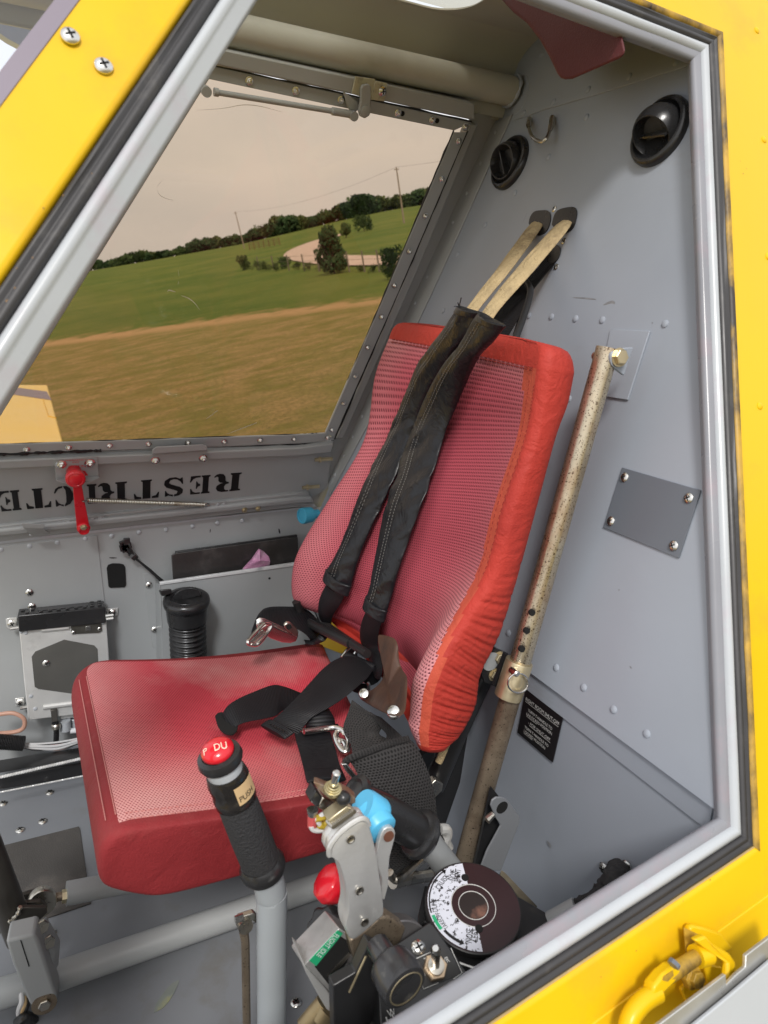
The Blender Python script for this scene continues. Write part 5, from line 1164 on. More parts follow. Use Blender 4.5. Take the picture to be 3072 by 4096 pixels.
# adjuster hardware at the back of the strap
adj = thing('strap_adjuster', 'chromed strap adjuster half hidden under the strap at the back of the cushion', 'buckle', q('e1', 1080, 900, SS(.02)))
P = spline(on_seat('e1', [(1035, 872), (1095, 872), (1118, 885), (1122, 925)], [.032, .034, .034, .02]), 4); MB().tube(P, .0022, 8).build('wire', M_['chrome'], adj)
MB().prism(on_seat('e1', [(1040, 858), (1080, 838), (1105, 862), (1050, 872)], .034), (0, 0, -.004)).build('plate', M_['chrome'], adj, bevel=.0008)
MB().ribbon(on_seat('e1', [(1050, 880), (1010, 900), (1000, 925)], [.028, .024, .014]), on_seat('e1', [(1110, 890), (1110, 930), (1095, 945)], [.024, .016, .01]), .008, sm=4, cross=4).build('webbing', WB, adj, sub=1)
MB().prism(on_seat('e1', [(935, 715), (985, 655), (1040, 628), (1048, 665), (1010, 700), (975, 712)], [.040, .050, .055, .048, .044, .040]), (0, 0, -.012)).build('anchor', M_['black_m'], adj, bevel=.001)
P = spline(on_seat('e1', [(940, 710), (985, 655), (1035, 632), (1040, 660), (1025, 690)], [.046, .056, .060, .056, .05]), 4); MB().tube(P, .0022, 8).build('bail', M_['chrome'], adj)
# far lap belt looped up with its latch
lbk = thing('lap_belt', 'black lap belt looped up at the far side of the cushion with its chromed latch', 'lap belt', q('e1', 500, 620, YP(.93)))
Lq = [(338, 575, .925), (352, 520, .945), (395, 420, .955), (450, 382, .955), (560, 376, .950), (680, 385, .945), (755, 435, .935), (800, 515, .92), (790, 590, .915), (735, 622, .92)]
Rq = [(382, 585, .915), (385, 545, .915), (405, 500, .915), (450, 488, .905), (540, 510, .900), (630, 520, .895), (690, 550, .89), (728, 590, .89), (722, 612, .90), (690, 628, .91)]
MB().ribbon([q('e1', a, b, YP(y)) for a, b, y in Lq], [q('e1', a, b, YP(y)) for a, b, y in Rq], .0032, sm=6, cross=8, crown=.002).build('webbing', WB, lbk)
MB().prism([q('e1', x, y, YP(.893)) for x, y in [(374, 520), (378, 492), (398, 478), (425, 480), (480, 505), (560, 540), (655, 572), (640, 608), (600, 622), (545, 618), (470, 592), (420, 560)]], (0, .004, .006)).build('latch_body', M_['chrome'], lbk, bevel=.0015, seg=3)
P = spline([q('e1', x, y, YP(yy_)) for x, y, yy_ in [(420, 540, .885), (370, 590, .875), (335, 625, .868), (318, 612, .868), (330, 590, .872), (380, 535, .882), (430, 490, .887), (470, 505, .887), (440, 560, .880), (395, 615, .868), (370, 630, .866), (340, 628, .866)]], 5)
MB().tube(P, .0030, 10).build('hook_loop', M_['chrome'], lbk)
MB().prism([q('e1', x, y, YP(.884)) for x, y in [(560, 500), (578, 486), (600, 488), (648, 530), (655, 560), (640, 582), (590, 545), (562, 520)]], (0, .004, .002)).build('latch_lever', M_['steel'], lbk, bevel=.001)
MB().lathe(q('e1', 590, 510, YP(.8835)), (0, -1, .2), [(0, .004), (.0004, .004)], 14).build('hole', M_['hole'], lbk)
# black net belt at the near side
nt_ = thing('net_belt', 'wide dusty black net belt draped over the near rear corner of the cushion', 'belt', q('e7', 1300, 1100, YP(.53)))
MB().ribbon([q('e1', 1010, 995, SS(.048)), q('e1', 990, 1060, SS(.042)), q('e1', 950, 1190, SS(.030)), q('e1', 1000, 1290, SS(.026)), q('e1', 1010, 1370, SS(.024))],
           [q('e1', 1205, 1130, SS(.050)), q('e1', 1215, 1160, SS(.044)), q('e1', 1190, 1220, SS(.038)), q('e1', 1250, 1260, SS(.036)), q('e1', 1320, 1330, SS(.032))], .004, sm=6, cross=8, crown=.004, wob=.0012).build('gathered_net', WN, nt_)
MB().ribbon([q('e1', 1130, 1075, SS(.046)), q('e1', 1180, 1150, SS(.044)), q('e1', 1240, 1230, SS(.040)), q('e1', 1200, 1300, SS(.036))], [q('e1', 1200, 1110, SS(.052)), q('e1', 1290, 1190, SS(.052)), q('e1', 1350, 1250, SS(.050)), q('e1', 1400, 1330, SS(.044))], .004, sm=6, cross=6, crown=.003).build('twist', WN, nt_)
MB().ribbon([q('e7', 650, 225, YP(.56)), q('e7', 715, 300, YP(.553)), q('e7', 790, 440, YP(.545)), q('e7', 830, 600, YP(.538)), q('e7', 900, 720, YP(.533)), q('e7', 1010, 860, YP(.53)), q('e7', 1100, 1150, YP(.535)), q('e7', 1125, 1400, YP(.54)), q('e7', 1190, 1540, YP(.55))],
           [q('e7', 1335, 10, YP(.555)), q('e7', 1420, 90, YP(.545)), q('e7', 1520, 290, YP(.538)), q('e7', 1585, 470, YP(.533)), q('e7', 1630, 660, YP(.530)), q('e7', 1645, 860, YP(.528)), q('e7', 1610, 1000, YP(.532)), q('e7', 1540, 1200, YP(.538)), q('e7', 1400, 1400, YP(.55))], .004, sm=8, cross=14, crown=.006, wob=.0009).build('belt', WN, nt_)
rl = MB(); rl.tube(spline([q('e7', 645, 270, YP(.556)), q('e7', 700, 225, YP(.550)), q('e7', 900, 150, YP(.548)), q('e7', 1150, 60, YP(.548)), q('e7', 1330, 15, YP(.55))], 5), [.004]*2+[.0035]*19, 10); rl.build('rolled_hem', WN, nt_)
MB().prism([q('e7', x, y, YP(.548)) for x, y in [(600, 300), (660, 290), (720, 370), (770, 440), (790, 500), (770, 515), (720, 460), (650, 380)]], (0, .004, 0)).build('belt_clip', M_['chrome'], nt_, bevel=.001)
# lower hook ring and knots below the belt
MB().tube(spline([q('e3', 1330, 640, YP(.545)), q('e3', 1380, 640, YP(.545)), q('e3', 1392, 680, YP(.545)), q('e3', 1375, 730, YP(.545)), q('e3', 1400, 790, YP(.545))], 4), .006, 10).build('end_hook', M_['alu'], nt_)
MB().prism(ql('e3', [(1255, 575), (1320, 565), (1330, 640), (1380, 740), (1350, 760), (1300, 690)], YP(.54)), (0, .006, 0)).build('end_knot', WN, nt_, bevel=.002)
# white rope by the frame
tag(MB().tube(spline([q('e2', 110, 680, YP(.58)), q('e2', 90, 730, YP(.58)), q('e2', 66, 785, YP(.58))], 5), .0042, 8).build('rope_end', M_['ltan']), 'frayed pale rope end beside the black seat frame', 'rope')
# bent wire seat adjusting handle
tag(MB().tube(spline([q('e3', 925, 990, YP(.50)), q('e3', 960, 1040, YP(.50)), q('e3', 1010, 1035, YP(.50)), q('e3', 1190, 880, YP(.53))], 5), .0042, 10).tube(spline([q('e3', 950, 1070, YP(.50)), q('e3', 1100, 1035, YP(.51)), q('e3', 1230, 1015, YP(.52)), q('e3', 1270, 985, YP(.53)), q('e3', 1290, 940, YP(.54))], 5), .0062, 10).build('bent_handle', M_['steel']), 'bent steel rod handle under the near side of the seat', 'handle')
tag(MB().prism(ql('e3', [(1260, 280), (1300, 240), (1360, 275), (1350, 330), (1290, 390), (1262, 350)], YP(.60)), (0, .01, 0)).build('frame_stub', M_['steel'], bevel=.001), 'short square steel stub on the black seat frame', 'bracket')
# ================================================================ THINGS ON THE RIGHT SIDE WALL
ra = thing('radio_unit', 'aluminium cased radio with black button face mounted on end on the far side panel', 'radio', q('c5', 400, 1470, wo(.045)))
TU = .040
cs_ = ql('c5', [(120, 815), (697, 762), (705, 790), (722, 1020), (745, 1400), (540, 1420), (185, 1462), (180, 1380), (160, 1200), (150, 1090), (135, 930)], wo(TU))
MB().prism(cs_, (0, TU-.004, 0)).build('case', M_['alu'], ra, bevel=.0012)
hx = [(210, 1040), (235, 1005), (425, 927), (625, 965), (648, 990), (660, 1200), (480, 1286), (255, 1255), (230, 1240)]
MB().prism(spline(ql('c5', hx+hx[:1], wo(TU+.0005)), 1)[:-1], (0, .0006, 0)).build('opening', mat('shadowed_inner_plate', (.10, .098, .09), .35, var=.25, vscale=9), ra, bevel=.0002)  # dark overlay on the case; the recess's shade is in its colour
stamp(SCR, 'screw', ra, q('c5', 306, 1083, wo(TU+.0006)), wn, .5, 1.3)
for a, b, c, d in [(275, 860, 455, 842), (287, 1375, 520, 1345)]:
    MB().tube([q('c5', a, b, wo(TU)), q('c5', c, d, wo(TU))], .0042, 10).build('rib', M_['alu'], ra)
MB().prism(ql('c5', [(468, 800), (670, 778), (678, 868), (660, 882), (475, 892)], wo(TU+.002)), (0, .002, 0)).build('port_plate', mat('dark_bare_metal', (.12, .115, .10), .4, .6, var=.3, vscale=60), ra, bevel=.0005)
for x, y in [(481, 810), (655, 793), (487, 880), (660, 855)]: stamp(SCR, 'screw', ra, q('c5', x, y, wo(TU+.002)), wn, .3, .7)
for x, y, w_ in [(573, 810, 19), (586, 852, 17)]:
    MB().prism(ql('c5', [(x-w_, y-13), (x+w_, y-16), (x+w_, y+13), (x-w_, y+16)], wo(TU+.0035)), (0, .0015, 0)).build('port', M_['chrome'], ra, bevel=.0004)
for x, y in [(142, 872), (172, 880), (206, 1302), (235, 1385), (682, 815)]: stamp(RIVG, 'rivet', ra, q('c5', x, y, wo(TU)), wn, 0, 1.0)
for k, (pts, sx, sy) in enumerate([([(38, 792), (60, 783), (112, 780), (112, 848), (60, 856), (45, 845)], 79, 820), ([(706, 722), (784, 716), (780, 768), (712, 775)], 748, 749), ([(100, 1318), (160, 1310), (163, 1362), (105, 1370)], 133, 1344)]):
    MB().prism(ql('c5', pts, wo(.004)), (0, .002, 0)).build('mount_tab', M_['alu'], ra, bevel=.0006)
    stamp(SCR, 'screw', ra, q('c5', sx, sy, wo(.0045)), wn, .5, 1.5)
for x, y in [(100, 848), (722, 765), (722, 787), (165, 1375)]:
    p = q('c5', x, y, wo(.016)); MB().tube([p+Vector((-.007, 0, 0)), p+Vector((.007, 0, 0))], .0032, 8).build('side_screw', M_['chrome'], ra)
# black face, seen from above
F1 = [q('c5', 125, 722, wo(.008)), q('c5', 690, 667, wo(.008)), q('c5', 697, 712, wo(.046)), q('c5', 115, 768, wo(.046))]
zb = .0165
MB().prism([p for p in F1], (0, 0, -.028)).build('face', M_['black'], ra, bevel=.0016)
fn = (F1[1]-F1[0]).cross(F1[3]-F1[0]).normalized(); fn = fn if fn.z > 0 else -fn
def fb(u, v): return F1[0].lerp(F1[1], u).lerp(F1[3].lerp(F1[2], u), v)
MB().prism([fb(.22, .2)+fn*.0008, fb(.80, .2)+fn*.0008, fb(.80, .6)+fn*.0008, fb(.22, .6)+fn*.0008], fn*-.0007).build('display', mat('dark_display', (.03, .028, .03), .12), ra)
for u, v, w_, h_ in [(.05+.055*i, .75 if i % 2 else .35, .04, .2) for i in range(3)]+[(.26+i*.1, .78, .045, .12) for i in range(6)]+[(.85, .18+i*.26, .05, .14) for i in range(3)]+[(.94, .15+i*.26, .05, .14) for i in range(3)]:
    MB().prism([fb(u-w_/2, v-h_/2)+fn*.0022, fb(u+w_/2, v-h_/2)+fn*.0022, fb(u+w_/2, v+h_/2)+fn*.0022, fb(u-w_/2, v+h_/2)+fn*.0022], fn*-.002).build('button', M_['black'], ra, bevel=.0004)
# connectors below it
cn = thing('cable_connector', 'grey connector shell with white sleeve and black cable under the radio', 'connector', q('c5', 450, 1560, wo(.03)))
MB().prism(ql('c5', [(415, 1400), (600, 1382), (600, 1432), (400, 1455)], wo(.03)), (0, .01, 0)).build('bracket', M_['alu'], cn, bevel=.0008)
MB().prism(ql('c5', [(470, 1462), (600, 1445), (600, 1512), (475, 1525)], wo(.028)), (0, .01, 0)).build('shell', M_['frame'], cn, bevel=.002)
MB().tube([q('c5', 432, 1462, wo(.032)), q('c5', 436, 1525, wo(.032))], .0085, 16).build('boss', M_['frame'], cn)
MB().tube([q('c5', 465, 1533, wo(.033)), q('c5', 600, 1520, wo(.033))], .0048, 12).build('sleeve', M_['white'], cn)
MB().prism(ql('c5', [(335, 1395), (380, 1390), (384, 1470), (345, 1475)], wo(.044)), (0, .008, 0)).build('strain_relief', mat('dark_bare_metal2', (.13, .12, .11), .4, .6), cn, bevel=.0008)
MB().tube(spline([q('c5', 365, 1475, wo(.04)), q('c5', 374, 1510, wo(.04)), q('c5', 372, 1600, wo(.035)), q('c5', 362, 1660, wo(.04))], 5), [.0055]*6+[.0045]*10, 10).build('cable', M_['black'], cn)
MB().lathe(q('c5', 370, 1482, wo(.04)), (0, 0, -1), [(0, .006), (.002, .0075), (.008, .0075), (.010, .005)], 14).build('collar', M_['steel'], cn)
tag(MB().tube(spline([q('c5', -60, 1440, wo(.05)), q('c5', 0, 1422, wo(.05)), q('c5', 90, 1415, wo(.055)), q('c5', 158, 1452, wo(.06)), q('c5', 155, 1512, wo(.06)), q('c5', 90, 1540, wo(.055)), q('c5', -60, 1550, wo(.05))], 8), .0034, 10).build('coiled_cable', M_['wireb']), 'copper coloured braided cable curving in a loop at the left edge', 'cable')
lo_ = []
a_, b_ = q('c5', -60, 1600, wo(.06)), q('c5', 160, 1616, wo(.06))
lp_ = [a_.lerp(b_, i/60) for i in range(61)]
tag(MB().tube(lp_, [.0125 if i % 3 else .0108 for i in range(61)], 14).build('wire_loom', M_['black']), 'black corrugated wire loom at the left edge above the tray', 'wire loom')
wl_ = thing('loose_wires', 'white and red wires spilling from the black corrugated loom toward the seat', 'wires', q('c5', 400, 1640, wo(.05)))
for k, (m_, oy, r_) in enumerate([('wirew', 0, .0036), ('wirew', 14, .0034), ('wireb', 22, .0022), ('wirer', -12, .0018), ('black', 26, .0026), ('black', -8, .002), ('wirew', -18, .0018)]):
    P = spline([q('c5', 150, 1625+oy*.5, wo(.055)), q('c5', 250, 1632+oy*.6+5*math.sin(k*2), wo(.058)), q('c5', 380, 1628+oy+6*math.sin(k), wo(.058)), q('c5', 500, 1600+oy*.7, wo(.056)), q('c5', 640, 1560+oy*.4, wo(.05))], 6)
    MB().tube(P, r_, 8).build('wire', M_[m_], wl_)
for c_, P_, w_ in [('c5', [(1392, 212), (1398, 198)], .006), ('c5', [(725, 384), (775, 384)], .0022), ('c4', [(1540, 1548), (1550, 1562)], .009)]:
    P = [q(c_, x, y, wo(.0004)) for x, y in P_]; up_v = Vector((0, 0, 1)); MB().add([P[0]+up_v*w_*.3, P[0].lerp(P[1], .5)+up_v*w_*.5, P[1]+up_v*w_*.2, P[1]-up_v*w_*.3, P[0].lerp(P[1], .4)-up_v*w_*.5, P[0]-up_v*w_*.2], [tuple(range(6))]).build('paint_nick', M_['ink'], sw, smooth=False)
# cable ties
ct = thing('cable_ties', 'bundle of black cable ties stuck diagonally behind the hose vent', 'cable ties', q('c5', 1100, 550, wo(.012)))
rn = random.Random(4)
for i in range(8):
    a0 = q('c5', 840+rn.uniform(-18, 22), 318+rn.uniform(-18, 22), wo(.012+.0025*(i % 3))); b0 = q('c5', 885+rn.uniform(-6, 8), 378+rn.uniform(-5, 5), wo(.012+.002*(i % 3)))
    c0 = q('c5', 1000+rn.uniform(-8, 8), 470+rn.uniform(-8, 8), wo(.014)); d0 = q('c5', 1110+rn.uniform(-14, 14), 575+rn.uniform(-6, 6), wo(.018))
    MB().tube(spline([a0, b0, c0, d0], 4), .0017, 6).build('tie', M_['black'], ct)
    h_ = q('c5', 812+(i % 4)*14, 318-(i//4)*26+(i % 2)*8, wo(.014)); MB().box(h_, (.0042, 0, .001), (0, .003, 0), (-.001, 0, .0052)).build('tie_head', M_['black'], ct, bevel=.0008)
MB().tube(spline([q('c5', 838, 300, wo(.018)), q('c5', 850, 275, wo(.016)), q('c5', 858, 300, wo(.02)), q('c5', 885, 360, wo(.02))], 4), .0014, 6).build('tie', M_['black'], ct)
MB().box(q('c5', 841, 275, wo(.017)), (.0050, 0, .0), (0, .003, 0), (0, 0, .0055)).build('tie_head', M_['black'], ct, bevel=.0008)
MB().tube([q('c5', 872, 384, wo(.014)), q('c5', 900, 358, wo(.014))], .0075, 10).build('wrap', M_['black'], ct)
# pocket
pk = thing('side_pocket', 'grey sheet metal map pocket with chipped white top edge', 'pocket', q('c5', 1300, 960, wo(.045)))
MB().prism([q('c5', 1062, 556, wo(.045)), q('e1', 640, 92, wo(.045)), q('e1', 800, 300, wo(.045)), q('e1', 800, 700, wo(.045)), q('c5', 1085, 1150, wo(.045))], (0, .0016, 0)).build('front', M_['gray'], pk, bevel=.0005)
MB().prism([q('c5', 1028, 552, wo(.0)), q('c5', 1062, 556, wo(.045)), q('c5', 1085, 1150, wo(.045)), q('c5', 1040, 1100, wo(.0))], (.0016, 0, 0)).build('side', M_['gray'], pk, bevel=.0005)
MB().prism([q('c5', 1060, 548, wo(.047)), q('e1', 640, 85, wo(.047)), q('e1', 640, 105, wo(.047)), q('c5', 1064, 566, wo(.047))], (0, .006, 0)).build('rim', mat('chipped_white_rim', (.62, .63, .63), .4, var=.1, vscale=50, dirt=(.33, .345, .36), dscale=30, dcut=.56), pk, bevel=.0008)
MB().lathe(q('e1', 461, 188, wo(.0455)), wn, [(0, .0022), (.0004, .0022)], 12).build('rivet_hole', M_['hole'], pk)
bd = thing('black_folder', 'black vinyl folder standing in the grey side pocket', 'folder', q('c5', 1400, 530, wo(.03)))
MB().prism([q('S', 686, 2222, wo(.028)), q('S', 700, 2214, wo(.028)), q('S', 1150, 2152, wo(.028)), q('S', 1192, 2150, wo(.028)), q('S', 1200, 2420, wo(.028)), q('S', 700, 2420, wo(.028))], (0, .003, 0)).build('front_cover', mat('scuffed_vinyl', (.035, .033, .032), .4, var=.3, vscale=14, dirt=(.10, .09, .085), dscale=7, dcut=.52, bump=.15, bscale=60), bd, bevel=.001)
MB().prism([q('S', 702, 2208, wo(.020)), q('S', 1190, 2140, wo(.020)), q('S', 1200, 2420, wo(.020)), q('S', 705, 2420, wo(.020))], (0, .006, 0)).build('back_cover', M_['black'], bd, bevel=.001)
pb = MB(); pts = [(288, 132), (318, 98), (345, 70), (372, 30), (396, -2), (425, 12), (458, 45), (466, 75), (462, 100), (400, 118)]
P = [q('e1', x, y, wo(.040+.004*math.sin(i*2.1))) for i, (x, y) in enumerate(pts)]; ce_ = q('e1', 400, 70, wo(.05))
n = len(P); pb.add(P+[ce_]+[p+Vector((0, .006, 0)) for p in P], [(i, (i+1) % n, n) for i in range(n)]+[(i, n+1+i, n+1+(i+1) % n, (i+1) % n) for i in range(n)]+[tuple(n+1+i for i in range(n))])
tag(pb.build('plastic_bag', M_['pinkbag'], smooth=False), 'crumpled pink striped plastic bag poking out of the side pocket', 'bag')
# hose with vent
hv = thing('vent_hose', 'black corrugated air hose ending in a swivel vent beside the pocket', 'air hose', q('c5', 1237, 1100, YP(1.105)))
yv = 1.112; ho = q('c5', 1237, 655, YP(yv)); up_ = Vector((-.03, -.12, 1)).normalized()
MB().lathe(ho, up_, [(-.040, .0325), (-.012, .0345), (-.010, .0375), (-.004, .0382), (.001, .0372), (.004, .0330), (.0045, .0270), (.001, .0255), (-.002, .024)], 44).build('vent_ring', M_['black'], hv, angle=50)
MB().lathe(ho+up_*.001, up_, [(0, .0262), (.002, .0275), (.0035, .0262), (.002, .0248), (.000, .024)], 36).build('inner_ring', M_['black'], hv)
MB().lathe(ho+up_*-.002, up_, [(0, .0250), (.0005, .0250)], 30).build('throat', M_['hole'], hv)
lv = MB(); ax_ = Vector((.88, -.35, .25)).normalized(); vup = up_; s_ = ax_.cross(vup).normalized()
pts = [ho+up_*.001+ax_*(.0245*math.cos(a))+vup*(.019*math.sin(a)) for a in [math.pi*i/14 for i in range(15)]]
lv.prism([p-s_*.0025 for p in pts], s_*.005)
for i in range(1, 14): 
    b = pts[i]; lv.tube([b-s_*.0034+vup*.0003, ho+ax_*(.0245*math.cos(math.pi*i/14))-s_*.0034], .0006, 5)
lv.build('vane', M_['black'], hv, bevel=.0006)
hp2 = []; rr2 = []
for i in range(78):
    hp2.append(ho+up_*(-.036-.0017*i)); rr2.append(.0285+.0030*math.cos(i*2*math.pi/6.0))
MB().tube(hp2, rr2, 36).build('hose', M_['black'], hv, sub=1)
MB().prism(ql('c5', [(1058, 598), (1140, 590), (1140, 625), (1075, 640)], YP(1.118)), (0, .012, -.004)).build('mount_lug', M_['black'], hv, bevel=.002)
# end plate by the door hinge, blue cap
tp = thing('end_plate', 'small grey triangular end plate with two gold pins between door and bulkhead', 'bracket', ep[3])
ep2 = ql('c7', [(398, 915), (400, 930), (386, 1100), (380, 1135), (345, 1190), (318, 1160), (300, 1120), (305, 1078), (370, 1000)], XP(.505))
MB().prism(ep2, (.0025, 0, 0)).build('plate', M_['gray'], tp)
for x, y in [(365, 942), (300, 1083)]:
    p = q('c7', x, y, fo(.014)); MB().tube([p+Vector((-.012, 0, 0)), p+Vector((.02, 0, 0))], .0034, 10).lathe(p+Vector((-.004, 0, 0)), (1, 0, 0), [(0, .0056), (.003, .0056)], 6).build('pin', M_['collar'], tp)
bc = q('c7', 300, 1225, YP(1.12)); 
tag(MB().lathe(bc, (-.95, -.3, .05), [(-.02, .008), (-.006, .008), (-.004, .0135), (.012, .0145), (.016, .0135), (.0165, .011), (.015, .0105), (.0155, .004)], 26).build('blue_plug', M_['cyan_d'], angle=40), 'round dull blue plastic cap at the far corner beside the backrest', 'cap')
0 and tag(MB().tube([q('c5', -60, 360, wo(.08)), q('c5', -2, 440, wo(.08)), q('c5', -40, 560, wo(.08))], [.012, .014, .01], 14).build('dark_knob', M_['black']), 'black knob just showing at the left edge of the far side panel', 'knob')
# ================================================================ LEFT CONSOLE AND LEVERS
YS = .50
def sk(x, y, yy_=YS): return q('c6', x, y, YP(yy_))
stk = thing('hopper_lever', 'tall grey lever with black foam grip and red mushroom push button on top', 'lever', sk(1503, 1800))
MB().tube(spline([sk(1503, 1900), sk(1503, 1600), sk(1503, 1000), sk(1498, 930), sk(1485, 865), sk(1465, 800), sk(1445, 750)], 5), .0140, 28).build('shaft', M_['frame'] if False else mat('lever_grey_paint', (.36, .39, .41), .38, var=.05, vscale=12, bump=.08, bscale=40, fleck=(.12, .12, .11), fscale=50, fcut=.77), stk, angle=70)
ga, gb = sk(1455, 792), sk(1300, 395); gx = gb-ga; gL = gx.length
MB().lathe(ga, gx, [(0, .0158), (.004, .0165), (gL*.15, .0170), (gL*.5, .0172), (gL*.85, .0168), (gL, .0160)], 36).build('foam_grip', M_['foam'], stk, angle=60)
MB().lathe(ga-gx.normalized()*.006, gx, [(0, .0165), (.0015, .0188), (.006, .0205), (.0105, .0205), (.014, .0188), (.016, .0175)], 36).build('lower_ring', M_['black'], stk)
MB().lathe(gb-gx.normalized()*.004, gx, [(0, .0165), (.001, .0176), (.009, .0178), (.010, .0170), (.018, .0172), (.024, .0178), (.030, .0165), (.032, .0160)], 32).build('tape_wrap', mat('glossy_black_tape', (.02, .018, .017), .22, var=.3, vscale=40, bump=.3, bscale=60), stk, angle=60)
ne = gb+gx.normalized()*.026
MB().lathe(ne, gx, [(0, .0145), (.006, .0150), (.014, .0148), (.018, .013)], 28).build('neck', M_['frame'], stk, angle=60)
MB().lathe(ne+gx.normalized()*.0105, gx, [(0, .0140), (.001, .0172), (.005, .0188), (.010, .0178), (.0115, .014), (.010, .011), (.009, .007)], 32).build('upper_ring', M_['black'], stk)
bt = ne+gx.normalized()*.016; bxv = (gx.normalized()*1+Vector((0, 0, .10))+Vector((0, -.12, 0))).normalized()
MB().lathe(bt, bxv, [(-.004, .0062), (.006, .0062), (.0065, .0122), (.008, .0135), (.0110, .0133), (.0140, .0108), (.0160, .0065), (.0167, .002)], 36).build('button', M_['redpl'], stk, angle=60)
bw = MB(); bn_ = bxv; 
rb_ = Vector((1, -.15, .2)); rb_ = (rb_-bn_*rb_.dot(bn_)).normalized(); ub_ = bn_.cross(rb_)
if ub_.y < 0: ub_ = -ub_
def cap_h(r): return interp([(0, .0169), (.0065, .0161), (.0108, .0141), (.0133, .0112)], r)
for s, cxx, cyy, hh_, ww_ in [('DU', .0036, -.0040, .0066, .0098), ('P', -.0088, -.0028, .0055, .0032)]:
    write(bw, s, (0, 0, 0), (1, 0, 0), (0, 1, 0), hh_, ww_, (0, 0, 0), 0, 0, warp=lambda a, b, cxx=cxx, cyy=cyy: bt+rb_*(a+cxx)+ub_*(b+cyy)+bn_*(cap_h(math.hypot(a+cxx, b+cyy))+.0005))
bw.build('lettering', mat('cream_ink', (.8, .7, .55), .5), stk, smooth=False)
lg = gb+gx.normalized()*.013
# paper label round the tape
lb = MB(); ln = (-(lg)).normalized(); la = gx.normalized(); ln = (ln-la*ln.dot(la)).normalized(); ls = la.cross(ln)
if ls.x < 0: ls = -ls
pp_ = []
for j in range(9):
    a = math.radians(2+j*8.5)
    d = ln*math.cos(a)+ls*math.sin(a); pp_.append((lg+d*.0184-la*.009, lg+d*.0184+la*.009))
lb.add([p for pr_ in pp_ for p in pr_], [(2*j, 2*j+1, 2*j+3, 2*j+2) for j in range(8)])
lb.build('label', M_['tape'], stk)
tw = MB(); write(tw, 'PUSH', (0, 0, 0), (1, 0, 0), (0, 1, 0), .0055, .0145, (0, 0, 0), 0, 0, warp=lambda a, b: lg+la*(b-.003)+(ln*math.cos(math.radians(30)+a/.0184)+ls*math.sin(math.radians(30)+a/.0184))*.0187)
tw.build('lettering', M_['ink'], stk, smooth=False)
# small linkage rod on the lever
lk = thing('link_rod', 'thin brown rusted link rod hanging from a clevis on the lever shaft', 'rod', sk(1365, 1700, .53))
MB().tube([sk(1345, 1120, .515), sk(1357, 1200, .515), sk(1365, 1700, .52)], [.0046, .0040, .0040], 10).build('rod', M_['rust_d'], lk)
MB().lathe(sk(1350, 1098, .51), (0, -1, .2), [(-.006, .0068), (.006, .0068)], 18).build('rod_end', M_['steel'], lk)
MB().prism([sk(x, y, .508) for x, y in [(1318, 1068), (1405, 1040), (1425, 1060), (1425, 1110), (1400, 1085), (1325, 1088)]], (0, .006, 0)).build('clevis', M_['steel'], lk, bevel=.0012)
MB().tube([sk(1300, 1078, .507), sk(1345, 1062, .507)], .0034, 8).build('pin', M_['chrome'], lk)
# second grip, lying aft
def e3(x, y, yy_): return q('e3', x, y, YP(yy_))
g2 = thing('side_lever', 'grey lever with black rubber grip lying back beside the seat', 'lever', e3(1430, 990, .49))
MB().tube([e3(1180, 680, .475), e3(1480, 1050, .49)], .0132, 28).build('shaft', M_['gray'], g2)
MB().lathe(e3(1195, 690, .475), e3(650, 370, .485)-e3(1195, 690, .475), [(0, .0150), (.004, .0165), (.03, .0172), (.06, .0170), (.078, .0150), (.092, .0130), (.094, .010)], 32).build('grip', M_['black'], g2)
ga2 = e3(650, 370, .485)-e3(1195, 690, .475)
MB().lathe(e3(1205, 697, .475), ga2, [(0, .016), (.001, .0215), (.005, .0235), (.009, .0225), (.012, .018)], 32).build('ring', M_['black'], g2)
MB().lathe(e3(690, 375, .485), ga2, [(0, .0115), (.003, .0165), (.008, .0170), (.010, .0125), (.006, .008)], 28).build('end_ring', M_['black'], g2)
# blue capped lever
bl2 = thing('blue_lever', 'bare metal lever arm topped with a sky blue two lobed plastic knob', 'lever', e3(870, 1230, .42))
MB().prism([e3(x, y, .415) for x, y in [(862, 668), (880, 640), (908, 625), (940, 625), (962, 640), (973, 672), (965, 725), (928, 860), (918, 960), (916, 1090), (885, 1215), (850, 1200), (868, 1050), (835, 960), (818, 870), (838, 745)]], (0, .005, 0)).build('arm', M_['cast'], bl2, bevel=.0008)
MB().lathe(e3(918, 697, .4145), (0, -1, .1), [(0, .0046), (.0006, .0046)], 20).build('rivet', M_['copper'], bl2)
kx = e3(775, 500, .44)
MB().lathe(e3(868, 655, .420), e3(700, 420, .45)-e3(868, 655, .420), [(0, .0125), (.001, .0135), (.022, .0136), (.0225, .0120)], 32).build('knob_base', M_['cyan'], bl2, angle=50)
MB().lathe(e3(850, 540, .436), e3(680, 440, .440)-e3(850, 540, .436), [(-.002, .0100), (.000, .0132), (.003, .0146), (.018, .0150), (.021, .0140)], 32).build('knob_top', M_['cyan'], bl2, angle=50)
